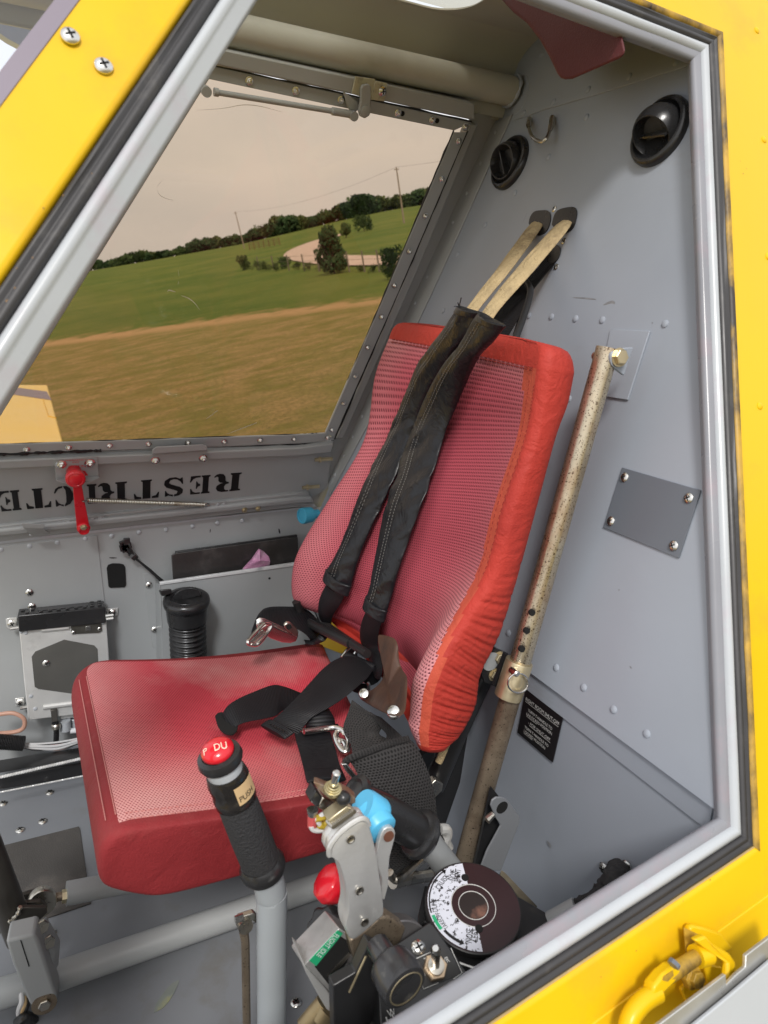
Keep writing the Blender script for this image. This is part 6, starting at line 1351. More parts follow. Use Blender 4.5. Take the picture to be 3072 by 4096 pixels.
# red knob and black star knob behind
rk = thing('red_knob_lever', 'lever with a shiny faceted red knob behind the aluminium grip', 'lever', e3(560, 1200, .45))
MB().lathe(e3(520, 1130, .45), e3(375, 1030, .455)-e3(520, 1130, .45), [(-.004, .0105), (.002, .014), (.010, .0172), (.017, .0155), (.020, .0100), (.021, .003)], 10).build('knob', M_['redpl'], rk, bevel=.0015)
MB().tube([e3(520, 1130, .455), e3(640, 1260, .46)], .005, 10).build('stem', M_['steel'], rk)
kb = MB(); kc2 = e3(445, 1440, .45); kax = (e3(380, 1420, .445)-kc2).normalized(); u_ = kax.orthogonal().normalized(); v_ = kax.cross(u_)
vs = []; NN = 42
for h, s in [(-.006, .80), (-.004, 1), (.010, 1), (.014, .85), (.014, .5)]:
    for k in range(NN):
        a = 2*math.pi*k/NN; R_ = .0165*s*(1+.09*math.cos(7*a)); vs.append(kc2+kax*h+(u_*math.cos(a)+v_*math.sin(a))*R_)
fs = [(i*NN+k, i*NN+(k+1) % NN, (i+1)*NN+(k+1) % NN, (i+1)*NN+k) for i in range(4) for k in range(NN)]+[tuple(range(NN)), tuple(4*NN+k for k in range(NN))]
kb.add(vs, fs)
tag(kb.build('star_knob', M_['black'], bevel=.0008), 'black fluted friction knob left of the aluminium grip foot', 'knob')
# aluminium throttle grip
tg = thing('throttle_grip', 'cast aluminium pistol shaped throttle grip with ribbed thumb wheel', 'lever', e3(700, 1540, .40))
gp_ = [(432, 838), (440, 775), (480, 705), (545, 640), (610, 592), (690, 548), (738, 560), (762, 600), (775, 650), (800, 740), (822, 850), (845, 1010), (868, 1180), (878, 1270), (876, 1335), (845, 1368), (740, 1460), (668, 1520), (630, 1538), (602, 1520), (575, 1460), (568, 1400), (585, 1330), (590, 1250), (580, 1140), (550, 1020), (520, 930), (490, 872)]
Pf_ = [e3(x, y, .398) for x, y in gp_]
nF = len(Pf_); cenF = sum(Pf_, Vector())/nF
gm = MB(); Lr = []
for (dy, s) in [(-.0012, .93), (.0, .975), (.002, 1.0), (.0075, 1.0), (.0078, .985), (.0082, 1.0), (.0135, 1.0), (.0155, .975), (.0165, .92)]:
    Lr.append([cenF+(p-cenF)*s+Vector((0, dy, 0)) for p in spline(Pf_+Pf_[:1], 2)[:-1]])
NN = len(Lr[0])
vs = [p for r in Lr for p in r]; fs = [(i*NN+k, i*NN+(k+1) % NN, (i+1)*NN+(k+1) % NN, (i+1)*NN+k) for i in range(len(Lr)-1) for k in range(NN)]+[tuple(range(NN)), tuple((len(Lr)-1)*NN+k for k in range(NN))]
gm.add(vs, fs); gm.build('grip', M_['cast'], tg, angle=60)
tr_ = MB(); tp_ = [(445, 850), (438, 830), (450, 765), (520, 672), (610, 598), (690, 555), (735, 568), (756, 615)]
tr_.tube(spline([e3(x, y, .3985) for x, y in tp_], 5), [.0012]+[.0024]*34+[.0010], 8); tr_.build('raised_edge', M_['cast'], tg)
for x, y in [(610, 720), (682, 1136), (724, 1390)]: MB().lathe(e3(x, y, .3960), (0, -1, .1), [(0, .0036), (.0008, .0034), (.0009, .0026), (.0004, .0018)], 16).build('screw', M_['steel'], tg)
for i in range(12):
    f = i/11; a = (425+f*165, 572-f*118); MB().tube([e3(a[0], a[1], .408), e3(a[0]+50, a[1]+48, .399)], .0019, 7).build('wheel_rib', M_['steel'], tg)
MB().prism([e3(x, y, .404) for x, y in [(425, 575), (588, 452), (642, 505), (636, 540), (510, 662), (470, 630)]], (0, .012, 0)).build('thumb_wheel', mat('tarnished_metal', (.42, .37, .25), .4, .8, var=.2, vscale=60), tg, bevel=.001)
# toggle switch on a rusty bracket above it
ts_ = thing('grip_switch', 'bare toggle switch with exposed wires on a rusty bracket above the throttle grip', 'switch', e3(470, 480, .42))
MB().prism([e3(x, y, .418) for x, y in [(310, 262), (330, 262), (440, 305), (510, 300), (600, 345), (650, 390), (650, 430), (615, 440), (570, 430), (520, 465), (440, 400), (345, 318)]], (.004, .010, -.003)).build('bracket', M_['rust_d'] if False else mat('rusty_bracket', (.26, .17, .11), .45, .6, var=.35, vscale=50, dirt=(.40, .36, .30), dscale=60, dcut=.52), ts_, bevel=.0012)
ta, tb_ = e3(466, 312, .414), e3(500, 178, .408); tx_ = tb_-ta
MB().lathe(ta, tx_, [(-.002, .0070), (.0008, .0068), (.001, .0058), (.0024, .0058), (.0026, .0048), (.0042, .0047), (.0045, .0040), (.0065, .0036)], 22).build('bushing', mat('brass_thread', (.55, .48, .28), .35, .9, var=.2, vscale=90), ts_, angle=30)
MB().lathe(ta+tx_*.15, tx_, [(0, .0024), (tx_.length*.6, .0030), (tx_.length*.8, .0030), (tx_.length*.86, .0018)], 16).build('toggle', M_['chrome'], ts_)
MB().prism([e3(x, y, .424) for x, y in [(330, 325), (385, 382), (342, 470), (282, 415)]], (0, .012, 0)).build('terminal_block', M_['black'], ts_, bevel=.001)
MB().prism([e3(x, y, .424) for x, y in [(385, 382), (440, 400), (500, 455), (450, 505), (400, 500), (345, 470)]], (0, .012, 0)).build('switch_body', M_['steel'], ts_, bevel=.001)
MB().sphere(e3(552, 388, .408), .0056).build('rubber_nub', M_['black'], ts_)
MB().tube([e3(300, 530, .422), e3(298, 612, .422)], .0036, 10).build('terminal', M_['wirer'], ts_)
MB().tube([e3(303, 480, .422), e3(300, 535, .422)], [.0046, .0032], 10).build('terminal_screw', M_['chrome'], ts_)
for m_, P in [('wirew', [(292, 612), (305, 640), (350, 650), (415, 638)]), ('wirew', [(430, 505), (370, 530), (345, 575), (375, 610)]), ('wirey', [(325, 553), (370, 545), (440, 518)]), ('wirey', [(358, 604), (390, 612), (425, 590)]), ('wirew', [(318, 556), (345, 550)])]:
    MB().tube(spline([e3(x, y, .420) for x, y in P], 5), .0020 if m_ == 'wirew' else .0028, 8).build('wire', M_[m_], ts_)
# quadrant housing
qd = thing('throttle_quadrant', 'worn metal throttle quadrant with a green flight idle strip and dark lever slot', 'quadrant', e3(600, 2100, .40))
MB().prism([e3(x, y, .408) for x, y in [(520, 1440), (236, 1738), (240, 1755), (470, 1995), (600, 1790), (720, 1560)]], (0, .03, -.01)).build('top_plate', mat('scuffed_quadrant', (.50, .50, .49), .42, .6, var=.12, vscale=60, dirt=(.24, .21, .18), dscale=30, dcut=.55), qd, bevel=.0008)
MB().prism([e3(x, y, .4075) for x, y in [(530, 1505), (322, 1752), (440, 1902), (640, 1640), (610, 1560)]], (0, .0006, 0)).build('slot', M_['hole'], qd)
MB().prism([e3(x, y, .4065) for x, y in [(600, 1640), (614, 1655), (440, 1850), (420, 1835)]], (0, .001, 0)).build('blade', M_['steel'], qd)
MB().prism([e3(x, y, .4070) for x, y in [(508, 1458), (548, 1482), (332, 1745), (278, 1702)]], (0, .0006, 0)).build('decal', M_['green'], qd)
c0, c1 = e3(500, 1490, .4065), e3(350, 1665, .4065); rg = (c1-c0).normalized(); upq = Vector((0, -1, .1)).cross(rg).normalized()
tw = MB(); write(tw, 'FLIGHT IDLE', (c0+c1)/2, rg, upq, .0052, (c1-c0).length*1.02, (0, -1, 0), .0003); tw.build('lettering', M_['white'], qd, smooth=False)
MB().prism([e3(x, y, .404) for x, y in [(236, 1740), (470, 1995), (480, 2140), (420, 2100), (360, 2000), (250, 1800)]], (0, .03, 0)).build('housing', M_['cast'], qd, bevel=.001)
MB().lathe(e3(955, 1760, .395), (.1, -1, .25), [(-.012, .0385), (0, .0385), (.001, .0375)], 48).build('sector', mat('sector_metal', (.22, .21, .21), .35, .7, var=.15, vscale=40), qd, angle=40)
MB().prism([e3(x, y, .398) for x, y in [(600, 1545), (700, 1480), (850, 1350), (930, 1350), (1060, 1440), (1000, 1600), (640, 1700)]], (0, .012, 0)).build('shroud', M_['rust_d'], qd, bevel=.002)
MB().prism([e3(x, y, .376) for x, y in [(470, 1905), (650, 1800), (760, 1560), (830, 1590), (870, 1850), (900, 2000), (720, 2300), (480, 2300)]], (0, .010, 0)).build('side_cover', M_['black_m'], qd, bevel=.001)
MB().tube([e3(735, 1665, .3755), e3(600, 1955, .3755)], .0009, 6).build('trim_wire', M_['collar'], qd)
tag(MB().tube([e3(400, 2050, .42), e3(240, 2240, .42)], .0085, 16).tube([e3(440, 2090, .415), e3(380, 2180, .415)], .010, 16).build('brass_fitting', mat('old_brass', (.32, .25, .14), .4, .8, var=.3, vscale=40)), 'tarnished brass pipe fitting under the throttle quadrant', 'fitting')
tag(MB().prism([e3(x, y, .39) for x, y in [(730, 1960), (820, 1990), (860, 2100), (800, 2300), (690, 2300)]], (0, .01, 0)).lathe(e3(765, 2050, .389), (0, -1, .1), [(0, .009), (.005, .009), (.005, .005), (.001, .005)], 6).build('rusty_block', M_['copper'], bevel=.001), 'rust brown block with a hexagonal nut at the foot of the console', 'fitting')
# black round knob
bkn = thing('round_knob', 'worn glossy black cylindrical lever knob pointing at the doorway', 'knob', e3(960, 2000, .35))
ka, kb_ = e3(815, 1560, .372), e3(1060, 1930, .330); kx_ = kb_-ka; kl = kx_.length
MB().lathe(ka, kx_, [(-.001, .0065), (0, .0080), (.0015, .0092), (kl*.42, .0092)], 28).build('stem', M_['anodbk'], bkn, angle=60)
MB().lathe(ka, kx_, [(kl*.40, .0092), (kl*.44, .0150), (kl*.50, .0166), (kl*.82, .0176), (kl*.98, .0165), (kl*1.0, .0135), (kl*.99, .0130), (kl*.98, .004)], 40).build('knob', M_['anodbk'], bkn, angle=50)
MB().tube([ka+kx_*.995+(Matrix.Rotation(2*math.pi*i/40, 3, kx_.normalized()) @ (kx_.orthogonal().normalized()*.0132)) for i in range(41)], .0006, 6).build('rim', M_['collar'], bkn)
# switch panel
CPn = Vector((-.10, -.50, 1)); c0 = e3(1250, 1650, .375); CP = (tuple(CPn), CPn.dot(c0)); cpn = CPn.normalized()
def cpo(h): return (tuple(CPn), CPn.dot(c0)+h*CPn.length)
pn = thing('switch_panel', 'black console panel with one toggle switch and worn white marks', 'switch panel', e3(1200, 2100, .34))
pps = [(1245, 1388), (1285, 1420), (1580, 1838), (1400, 2130), (1250, 2300), (860, 2300), (830, 1900), (935, 1595)]
MB().prism(ql('e3', pps, CP), cpn*-.05).build('panel', M_['black_m'], pn, bevel=.001)
MB().prism(ql('e3', [(1085, 1705), (1350, 1590), (1505, 1805), (1200, 1935)], cpo(.0008)), cpn*-.0007).build('label_plate', mat('dull_black_label', (.022, .021, .020), .5, var=.2), pn)
stamp(SCR, 'screw', pn, q('e3', 1157, 1595, cpo(.0002)), cpn, .3, 1.35)
hexp = q('e3', 1288, 1760, cpo(.001))
MB().lathe(hexp, cpn, [(0, .0102), (.0035, .0102), (.0045, .0094)], 6).build('hex_nut', mat('rusty_nut', (.50, .38, .26), .4, .8, var=.3, vscale=90), pn, angle=30)
MB().lathe(hexp+cpn*.0045, cpn, [(0, .0068), (.0025, .0066), (.0028, .005)], 24).build('bushing', M_['steel'], pn)
tdir = q('e3', 1282, 1610, YP(hexp.y-.008))-hexp
MB().lathe(hexp+cpn*.006, tdir, [(0, .0028), (tdir.length*.78, .0040), (tdir.length*.86, .0040), (tdir.length*.93, .0024)], 18).build('toggle', M_['chrome'], pn)
tw = MB(); rx = (q('e3', 1350, 1590, CP)-q('e3', 1085, 1705, CP)).normalized(); uy = cpn.cross(rx)
for s, x, y, h, wd, rot in [('UP', 1192, 1806, .0042, .0075, 0), ('PWR', 1362, 1705, .0042, .0095, 0), ('T', 1225, 1697, .0040, .004, 0), ('W', 940, 2120, .005, .006, 0), ('H', 930, 2175, .005, .006, 0)]:
    write(tw, s, q('e3', x, y, cpo(.0012)), rx, uy, h, wd, cpn, .0002)
tw.build('lettering', M_['whiteink'], pn, smooth=False)
sc_ = MB()
for P in ([(1105, 1700), (1320, 1605)], [(1175, 1880), (1200, 1930), (1320, 1880)], [(1420, 1600), (1510, 1800), (1440, 1850)]): sc_.tube([q('e3', x, y, cpo(.0010)) for x, y in P], .00035, 4)
sc_.build('scratch', M_['whiteink'], pn)
# trim dial
DC = q('e4', 648, 528, YP(.42)); DN = Vector((-.05, -.20, 1)); DPn = DN.normalized()
def dpl(h): return (tuple(DN), DN.dot(DC)+h*DN.length)
ex1 = q('e4', 333, 528, dpl(0)); ex2 = q('e4', 968, 545, dpl(0)); DR = (ex2-ex1).length/2; DC = (ex1+ex2)/2; print('DR', DR, DC)
dl = thing('trim_dial', 'round dark rudder trim wheel with a chipped white lettered decal', 'trim dial', DC-Vector((0, 0, .03)))
kn = MB(); NN = 120; u_ = (ex2-ex1).normalized(); v_ = DPn.cross(u_); vs = []
pr_ = [(-.013, .93), (-.012, .97), (-.003, .975), (-.002, 1.0), (0, .995), (.0006, .975)]
for h, s in pr_:
    for k in range(NN):
        a = 2*math.pi*k/NN; R_ = DR*s*(1+(.008*(1 if k % 2 else -1) if h < -.0025 else 0)); vs.append(DC+DPn*h+(u_*math.cos(a)+v_*math.sin(a))*R_)
kn.add(vs, [(i*NN+k, i*NN+(k+1) % NN, (i+1)*NN+(k+1) % NN, (i+1)*NN+k) for i in range(len(pr_)-1) for k in range(NN)]+[tuple(range(NN)), tuple((len(pr_)-1)*NN+k for k in range(NN))])
kn.build('wheel', mat('knurled_black', (.016, .015, .015), .4, var=.2, fleck=(.45, .43, .40), fscale=45, fcut=.66), dl, angle=40)
MB().lathe(DC+DPn*.0004, DPn, [(0, DR*.968), (.0004, DR*.966)], 96).build('face', M_['maroon'], dl)
def pol(c, x, y):
    d = q('e4', x, y, dpl(.001))-DC; return math.atan2(d.dot(v_), d.dot(u_)), d.length/DR
a1, _r = pol('e4', 587, 285); a2, _r2 = pol('e4', 703, 783)
if a2 < a1: a2 += 2*math.pi
print('dial', a1, a2, _r, _r2)
def arc_pt(a, r, h=.0012): return DC+DPn*h+(u_*math.cos(a)+v_*math.sin(a))*DR*r
def sector(mb, aa, ab, r0, r1, h, n=40, mi=0):
    vs = []
    for i in range(n+1):
        a = aa+(ab-aa)*i/n; vs += [arc_pt(a, r0, h), arc_pt(a, r1, h)]
    return mb.add(vs, [(2*i, 2*i+1, 2*i+3, 2*i+2) for i in range(n)], mi)
sector(MB(), a1, a2, .47, .95, .0012).build('decal', M_['decal'], dl, smooth=False)
rg_ = MB(); 
for r_ in (.46, .305): rg_.tube([arc_pt(2*math.pi*i/60, r_, .0010) for i in range(61)], .0004, 5)
rg_.build('ring', M_['whiteink'], dl)
MB().lathe(DC+DPn*.001, DPn, [(0, DR*.29), (.0006, DR*.285)], 40).build('hub', mat('worn_hub', (.02, .014, .013), .35, var=.2, dirt=(.24, .115, .08), dscale=26, dcut=.50), dl)
def ang(x, y): 
    a = pol('e4', x, y)[0]
    return a if a > a1-.2 else a+2*math.pi
gr_ = MB(); sector(gr_, ang(385, 600), ang(455, 682), .86, .93, .0016, 10); gr_.build('green_arc', M_['green'], dl, smooth=False)
ik = MB(); sector(ik, ang(480, 322), ang(378, 585), .90, .93, .0016, 24); sector(ik, ang(470, 692), ang(590, 745), .83, .89, .0016, 12)
for (x, y), s in (((600, 760), 1), ((488, 322), -1)):
    a = ang(x, y); rr_ = .86 if s > 0 else .915; ik.add([arc_pt(a, rr_, .0016), arc_pt(a-.10*s, rr_+.07, .0016), arc_pt(a-.10*s, rr_-.07, .0016)], [(0, 1, 2)])
def arctext(s, x, y, h, wd, flip=False):
    a0, r0 = pol('e4', x, y)
    if a0 < a1-.2: a0 += 2*math.pi
    write(ik, s, (0, 0, 0), (1, 0, 0), (0, 1, 0), h, wd, (0, 0, 0), 0, 0, warp=lambda a, b: arc_pt(a0-(a/(DR*r0)), r0+b/DR, .0016))
arctext('CRUISE', 443, 380, .0050, .017); arctext('DUMP', 393, 535, .0050, .0120); arctext('TAKEOFF', 440, 640, .0042, .0165)
def rtext(s, x, y, h, wd):
    c_ = q('e4', x, y, dpl(.0016)); rd = (q('e4', x+3, y-40, dpl(.0016))-c_).normalized(); up2 = DPn.cross(rd)
    write(ik, s, c_, rd, up2, h, wd, DPn, .0001)
rtext('NOSE', 517, 333, .0055, .0115); rtext('RIGHT', 548, 333, .0055, .0130); rtext('NOSE', 625, 733, .0055, .0125); rtext('LEFT', 663, 728, .0055, .0115)
ik.build('lettering', M_['ink'], dl, smooth=False)
for x, y in [(597, 350), (690, 688)]: MB().lathe(q('e4', x, y, dpl(.0012)), DPn, [(0, .0036), (.0006, .0036)], 14).build('screw_hole', M_['hole'], dl)
bs = ql('e4', [(960, 478), (1238, 640), (700, 985), (560, 915), (430, 700), (330, 640), (290, 690), (285, 600), (330, 400)], ZP(DC.z-.016))
tag(MB().prism(bs, (0, 0, -.05)).build('console_box', M_['black_m'], bevel=.001), 'black console box underneath the round trim dial', 'console')
tag(MB().tube([q('e4', 560, 915, ZP(DC.z-.0145)), q('e4', 730, 975, ZP(DC.z-.0145))], .0010, 6).build('bare_wire', M_['alu']), 'thin bare wire crossing the black console box', 'wire')
dk = MB(); dk.prism([(.12, .42, -.62), (.40, .42, -.62), (.44, .56, -.66), (.12, .56, -.66)], (0, 0, -.012))
# angle and clutter behind the dial
tag(MB().prism([q('e4', x, y, YP(.47)) for x, y in [(840, 295), (870, 320), (1080, 540), (1060, 550), (960, 480), (830, 340)]], (.004, .01, -.02)).build('floor_angle', mat('dirty_edge', (.20, .17, .12), .7, var=.3, vscale=60), bevel=.0008), 'dusty bottom corner angle behind the trim dial', 'angle')
# gaiter and tube in the lower corner
gt = thing('gaiter_rod', 'grey rod ending in a crumpled black cloth gaiter on the lower panel', 'gaiter', q('e5', 600, 700, XP(.45)))
MB().tube([q('e5', 180, 840, XP(.40)), q('e5', 360, 740, XP(.42))], .0100, 18).build('rod', M_['gray'], gt)
gpt = [(345, 745, .42, .0115), (390, 722, .425, .0125), (450, 680, .43, .0105), (500, 650, .44, .0128), (545, 600, .45, .0125), (590, 560, .455, .0165), (620, 525, .465, .0170), (635, 500, .475, .0185), (640, 490, .485, .0195)]
Pg = spline([q('e5', a, b, XP(c)) for a, b, c, d in gpt], 6)
rg2 = [.62*interp([(i*6, g_[3]) for i, g_ in enumerate(gpt)], k)*(1+.07*math.sin(k*1.9)) for k in range(len(Pg))]
g_ = MB().tube(Pg, rg2, 22)
for i, p in enumerate(g_.v): g_.v[i] = (p[0]+.0016*math.sin(p[2]*700+p[1]*500), p[1]+.0012*math.sin(p[0]*900), p[2]+.0014*math.sin(p[1]*800+1))
g_.build('gaiter', mat('black_cloth', (.022, .021, .022), .85, var=.2, bump=.4, bscale=300), gt, sub=1)
for x, y in [(538, 465), (693, 450)]: 
    o = stamp(SCR, 'screw', gt, q('e5', x, y, off(LB, .0005)), (-1, 0, 0), .4, 1.35)
# ================================================================ THE OPEN DOOR HANGING BELOW THE SILL
od = thing('open_door', 'open cabin door hanging down outside the sill, its pale inner face showing', 'door', q('e5', 1400, 1500, off(ND, .05)))
OD = off(ND, .045)
MB().prism(ql('e5', [(880, 1560), (1372, 1190), (1375, 1262), (1440, 1195), (1505, 1140), (1508, 1062), (1800, 840), (2000, 1800), (900, 1800)], OD), NV*-.003).build('edge_flange', mat('bare_edge_metal', (.55, .55, .53), .35, .7, var=.12, vscale=20), od, bevel=.0006)
MB().prism(ql('e5', [(1130, 1560), (1390, 1345), (1700, 1080), (2000, 1800), (1200, 1800)], off(ND, .050)), NV*-.003).build('inner_face', M_['frame'], od, bevel=.0008)
hg = thing('strut_hinge', 'chipped yellow hinge fork and bent strut rod on the door sill', 'hinge', q('e5', 1200, 1300, off(ND, .02)))
def e5(x, y, h): return q('e5', x, y, off(ND, h))
MB().prism([e5(1075, 860, .006), e5(1100, 832, .006), e5(1180, 850, .006), e5(1300, 890, .006), e5(1385, 1000, .006), e5(1260, 1060, .006), e5(1110, 960, .006)], NV*.006).build('base', M_['yellow'], hg, bevel=.002)
MB().prism([e5(1080, 868, .0125), e5(1200, 925, .0125), e5(1180, 1000, .0125), e5(1100, 1080, .0125)], NV*.0006).build('dirt', M_['stain'], hg)
MB().prism([e5(1160, 960, .030), e5(1235, 925, .030), e5(1290, 985, .032), e5(1400, 1050, .034), e5(1445, 1110, .036), e5(1440, 1190, .038), e5(1375, 1240, .038), e5(1385, 1120, .034), e5(1230, 1010, .030)], NV*-.006).build('fork', M_['yellow'], hg, bevel=.0018)
MB().prism([e5(1200, 1110, .012), e5(1380, 1140, .012), e5(1385, 1200, .012), e5(1240, 1290, .012)], NV*.003).build('cheek', M_['yellow'], hg, bevel=.001)
MB().tube([e5(1240, 1040, .022), e5(1165, 1070, .022)], [.0085, .0080], 18).build('barrel', M_['yellow'], hg)
MB().tube([e5(1170, 1070, .022), e5(1050, 1150, .022), e5(960, 1215, .022)], [.0052, .0056, .0050], 14).build('spindle', M_['stain'], hg)
MB().prism([e5(880, 1270, .027), e5(945, 1190, .027), e5(1020, 1130, .027), e5(1075, 1160, .027), e5(1040, 1240, .027), e5(930, 1350, .027), e5(870, 1340, .027)], NV*-.010).build('clevis', M_['yellow'], hg, bevel=.002)
MB().prism([e5(950, 1205, .0275), e5(1010, 1165, .0275), e5(1015, 1200, .0275), e5(975, 1240, .0275), e5(940, 1232, .0275)], NV*-.0006).build('clevis_slot', M_['stain'], hg)
MB().tube([e5(1025, 1105, .030), e5(1010, 1130, .030)], .0042, 10).build('pin', M_['gray_d'], hg)
MB().tube(spline([e5(905, 1315, .022), e5(820, 1365, .022), e5(750, 1440, .022), e5(710, 1520, .022), e5(690, 1640, .022)], 5), .0066, 16).build('strut_rod', M_['yellow'], hg)
MB().lathe(e5(1115, 1195, .018), NV, [(0, .0085), (.006, .0085), (.006, .006), (.010, .006)], 6).build('bolt', M_['stain'], hg, bevel=.0005)
MB().prism([e5(1040, 1280, .010), e5(1120, 1180, .010), e5(1200, 1240, .010), e5(1170, 1340, .010), e5(1080, 1370, .010)], NV*.004).build('lug', M_['yellow'], hg, bevel=.0015)
# ================================================================ OUTSIDE (level ground, true vertical)
EY = Vector((0, 0, EYE))
def wray(c, x, y): return (AT @ ray(c, x, y)).normalized()
crest = []
for x, y in [(-400, 690), (100, 604), (200, 585), (400, 548), (520, 527), (640, 500), (730, 478), (850, 452), (930, 440), (1100, 400), (1700, 300)]:
    r = wray('D', x, y); crest.append((math.atan2(r.x, r.y), max(math.atan2(r.z, math.hypot(r.x, r.y)), math.radians(-.15))))
DIST = 330.0
def ground(x, y):
    d = math.hypot(x, y); az = math.atan2(x, y)
    if az < crest[0][0] or az > crest[-1][0] or y < 0: e = math.radians(.2)
    else: e = interp(crest, az)
    H = EYE+DIST*math.tan(e)
    t = min(max((d-45)/(DIST-45), 0), 1)
    h = H*(t*t*(3-2*t)*.35+t*.65)
    if d > DIST: h -= (d-DIST)*.035
    return h + .25*math.sin(x*.05+1)*math.sin(y*.043)*min(1, d/80)
def hit(c, x, y, lim=1500):
    r = wray(c, x, y); t = 2.0
    while t < lim:
        p = EY+r*t
        if p.z < ground(p.x, p.y): break
        t *= 1.004
    return EY+r*t
def grass_mat():
    m, t, b, tc = nodes('pasture_grass'); N, Lk = t.nodes, t.links
    geo = N.new('ShaderNodeNewGeometry'); sx = N.new('ShaderNodeSeparateXYZ'); Lk.new(geo.outputs['Position'], sx.inputs[0])
    A, B = hit('D', 60, 742), hit('D', 830, 640)
    nx, ny = (B.y-A.y), -(B.x-A.x); L = math.hypot(nx, ny); nx, ny = nx/L, ny/L; dd = nx*A.x+ny*A.y
    if dd < 0: nx, ny, dd = -nx, -ny, -dd
    def M(op, a, b_=None):
        n = N.new('ShaderNodeMath'); n.operation = op
        for i, v in enumerate((a, b_)):
            if v is None: continue
            if isinstance(v, (int, float)): n.inputs[i].default_value = v
            else: Lk.new(v, n.inputs[i])
        return n.outputs[0]
    dist = M('SUBTRACT', M('ADD', M('MULTIPLY', sx.outputs[0], nx), M('MULTIPLY', sx.outputs[1], ny)), dd)
    def noise(sc, det=8, stretch=None, ro=.6):
        n = N.new('ShaderNodeTexNoise'); n.inputs['Scale'].default_value = sc; n.inputs['Detail'].default_value = det; n.inputs['Roughness'].default_value = ro
        if stretch:
            mp = N.new('ShaderNodeMapping'); mp.inputs['Scale'].default_value = stretch; Lk.new(geo.outputs['Position'], mp.inputs[0]); Lk.new(mp.outputs[0], n.inputs['Vector'])
        else: Lk.new(geo.outputs['Position'], n.inputs['Vector'])
        return n.outputs[0]
    n1 = noise(.8); n2 = noise(13, 12, (1, .8, 1), .85); n3 = noise(.09, 6); n4 = noise(1.1, 9, (.6, 1.1, 1), .7)
    edge = M('ADD', M('MULTIPLY', dist, .55), M('MULTIPLY', M('SUBTRACT', n1, .5), 5.0))
    k = N.new('ShaderNodeMapRange'); k.inputs[1].default_value = -.4; k.inputs[2].default_value = .4; Lk.new(edge, k.inputs[0])
    def mix(f, a, b_):
        n = N.new('ShaderNodeMix'); n.data_type = 'RGBA'; 
        if isinstance(f, float): n.inputs[0].default_value = f
        else: Lk.new(f, n.inputs[0])
        for i, v in ((6, a), (7, b_)):
            if isinstance(v, tuple): n.inputs[i].default_value = (*v, 1)
            else: Lk.new(v, n.inputs[i])
        return n.outputs[2]
    def ramp(v, a, b_):
        n = N.new('ShaderNodeMapRange'); n.inputs[1].default_value = a; n.inputs[2].default_value = b_; Lk.new(v, n.inputs[0]); return n.outputs[0]
    dry = mix(ramp(n4, .42, .60), (.26, .235, .065), (.45, .32, .14))
    dry = mix(ramp(n2, .45, .62), dry, (.19, .155, .055))
    # bare mown strip just inside the boundary
    strip = ramp(M('ABSOLUTE', M('ADD', dist, 1.3)), 1.6, .5)
    dry = mix(strip, dry, (.50, .33, .16))
    grn = mix(ramp(n3, .40, .62), (.105, .165, .030), (.18, .215, .048))
    grn = mix(ramp(n2, .48, .66), grn, (.075, .115, .025)); grn = mix(ramp(n4, .52, .70), grn, (.20, .21, .055))
    Lk.new(mix(k.outputs[0], dry, grn), b.inputs['Base Color']); b.inputs['Roughness'].default_value = .95; b.inputs['Specular IOR Level'].default_value = .1
    bp = N.new('ShaderNodeBump'); bp.inputs['Strength'].default_value = .7; bp.inputs['Distance'].default_value = .12; Lk.new(n2, bp.inputs['Height']); Lk.new(bp.outputs[0], b.inputs['Normal'])
    return m
mb = MB(); RD = [0, 2, 4, 7, 11, 16, 22, 30, 38, 46, 55, 65, 76, 88, 100, 115, 130, 148, 168, 190, 215, 240, 265, 290, 310, 325, 335, 350, 380, 450, 600, 900, 1500]
NA = 200
vs = [(0, 0, 0)]
for d in RD[1:]:
    for k in range(NA):
        a = 2*math.pi*k/NA; x, y = d*math.sin(a), d*math.cos(a); vs.append((x, y, ground(x, y)))
fs = [(0, 1+(k+1) % NA, 1+k) for k in range(NA)]
for i in range(len(RD)-2):
    for k in range(NA): fs.append((1+i*NA+k, 1+i*NA+(k+1) % NA, 1+(i+1)*NA+(k+1) % NA, 1+(i+1)*NA+k))
mb.add(vs, fs)
GRS = grass_mat(); o = mb.build('ground', GRS, world=True); o['kind'] = 'structure'
# gravel road curving up the hill
outer = [(870, 574), (800, 576), (740, 576), (690, 573), (640, 566), (614, 557), (618, 547), (640, 535), (672, 523), (700, 515), (728, 508), (742, 505)]
innr = [(872, 552), (830, 554), (790, 554), (745, 553), (712, 551), (692, 545), (690, 538), (700, 530), (714, 522), (722, 517), (732, 511), (744, 507)]
Lp = spline([hit('D', x, y) for x, y in outer], 6); Rp = spline([hit('D', x, y) for x, y in innr], 6)
rd = MB(); vs = []
NC = 6
for a, b in zip(Lp, Rp):
    for j in range(NC+1):
        p = a.lerp(b, j/NC); vs.append((p.x, p.y, ground(p.x, p.y)+.10))
rd.add(vs, [(i*(NC+1)+j, i*(NC+1)+j+1, (i+1)*(NC+1)+j+1, (i+1)*(NC+1)+j) for i in range(len(Lp)-1) for j in range(NC)])
o = rd.build('gravel_road', mat('gravel', (.58, .45, .37), .95, var=.12, vscale=.6, dirt=(.42, .33, .24), dscale=.35, dcut=.55), world=True); o['kind'] = 'structure'
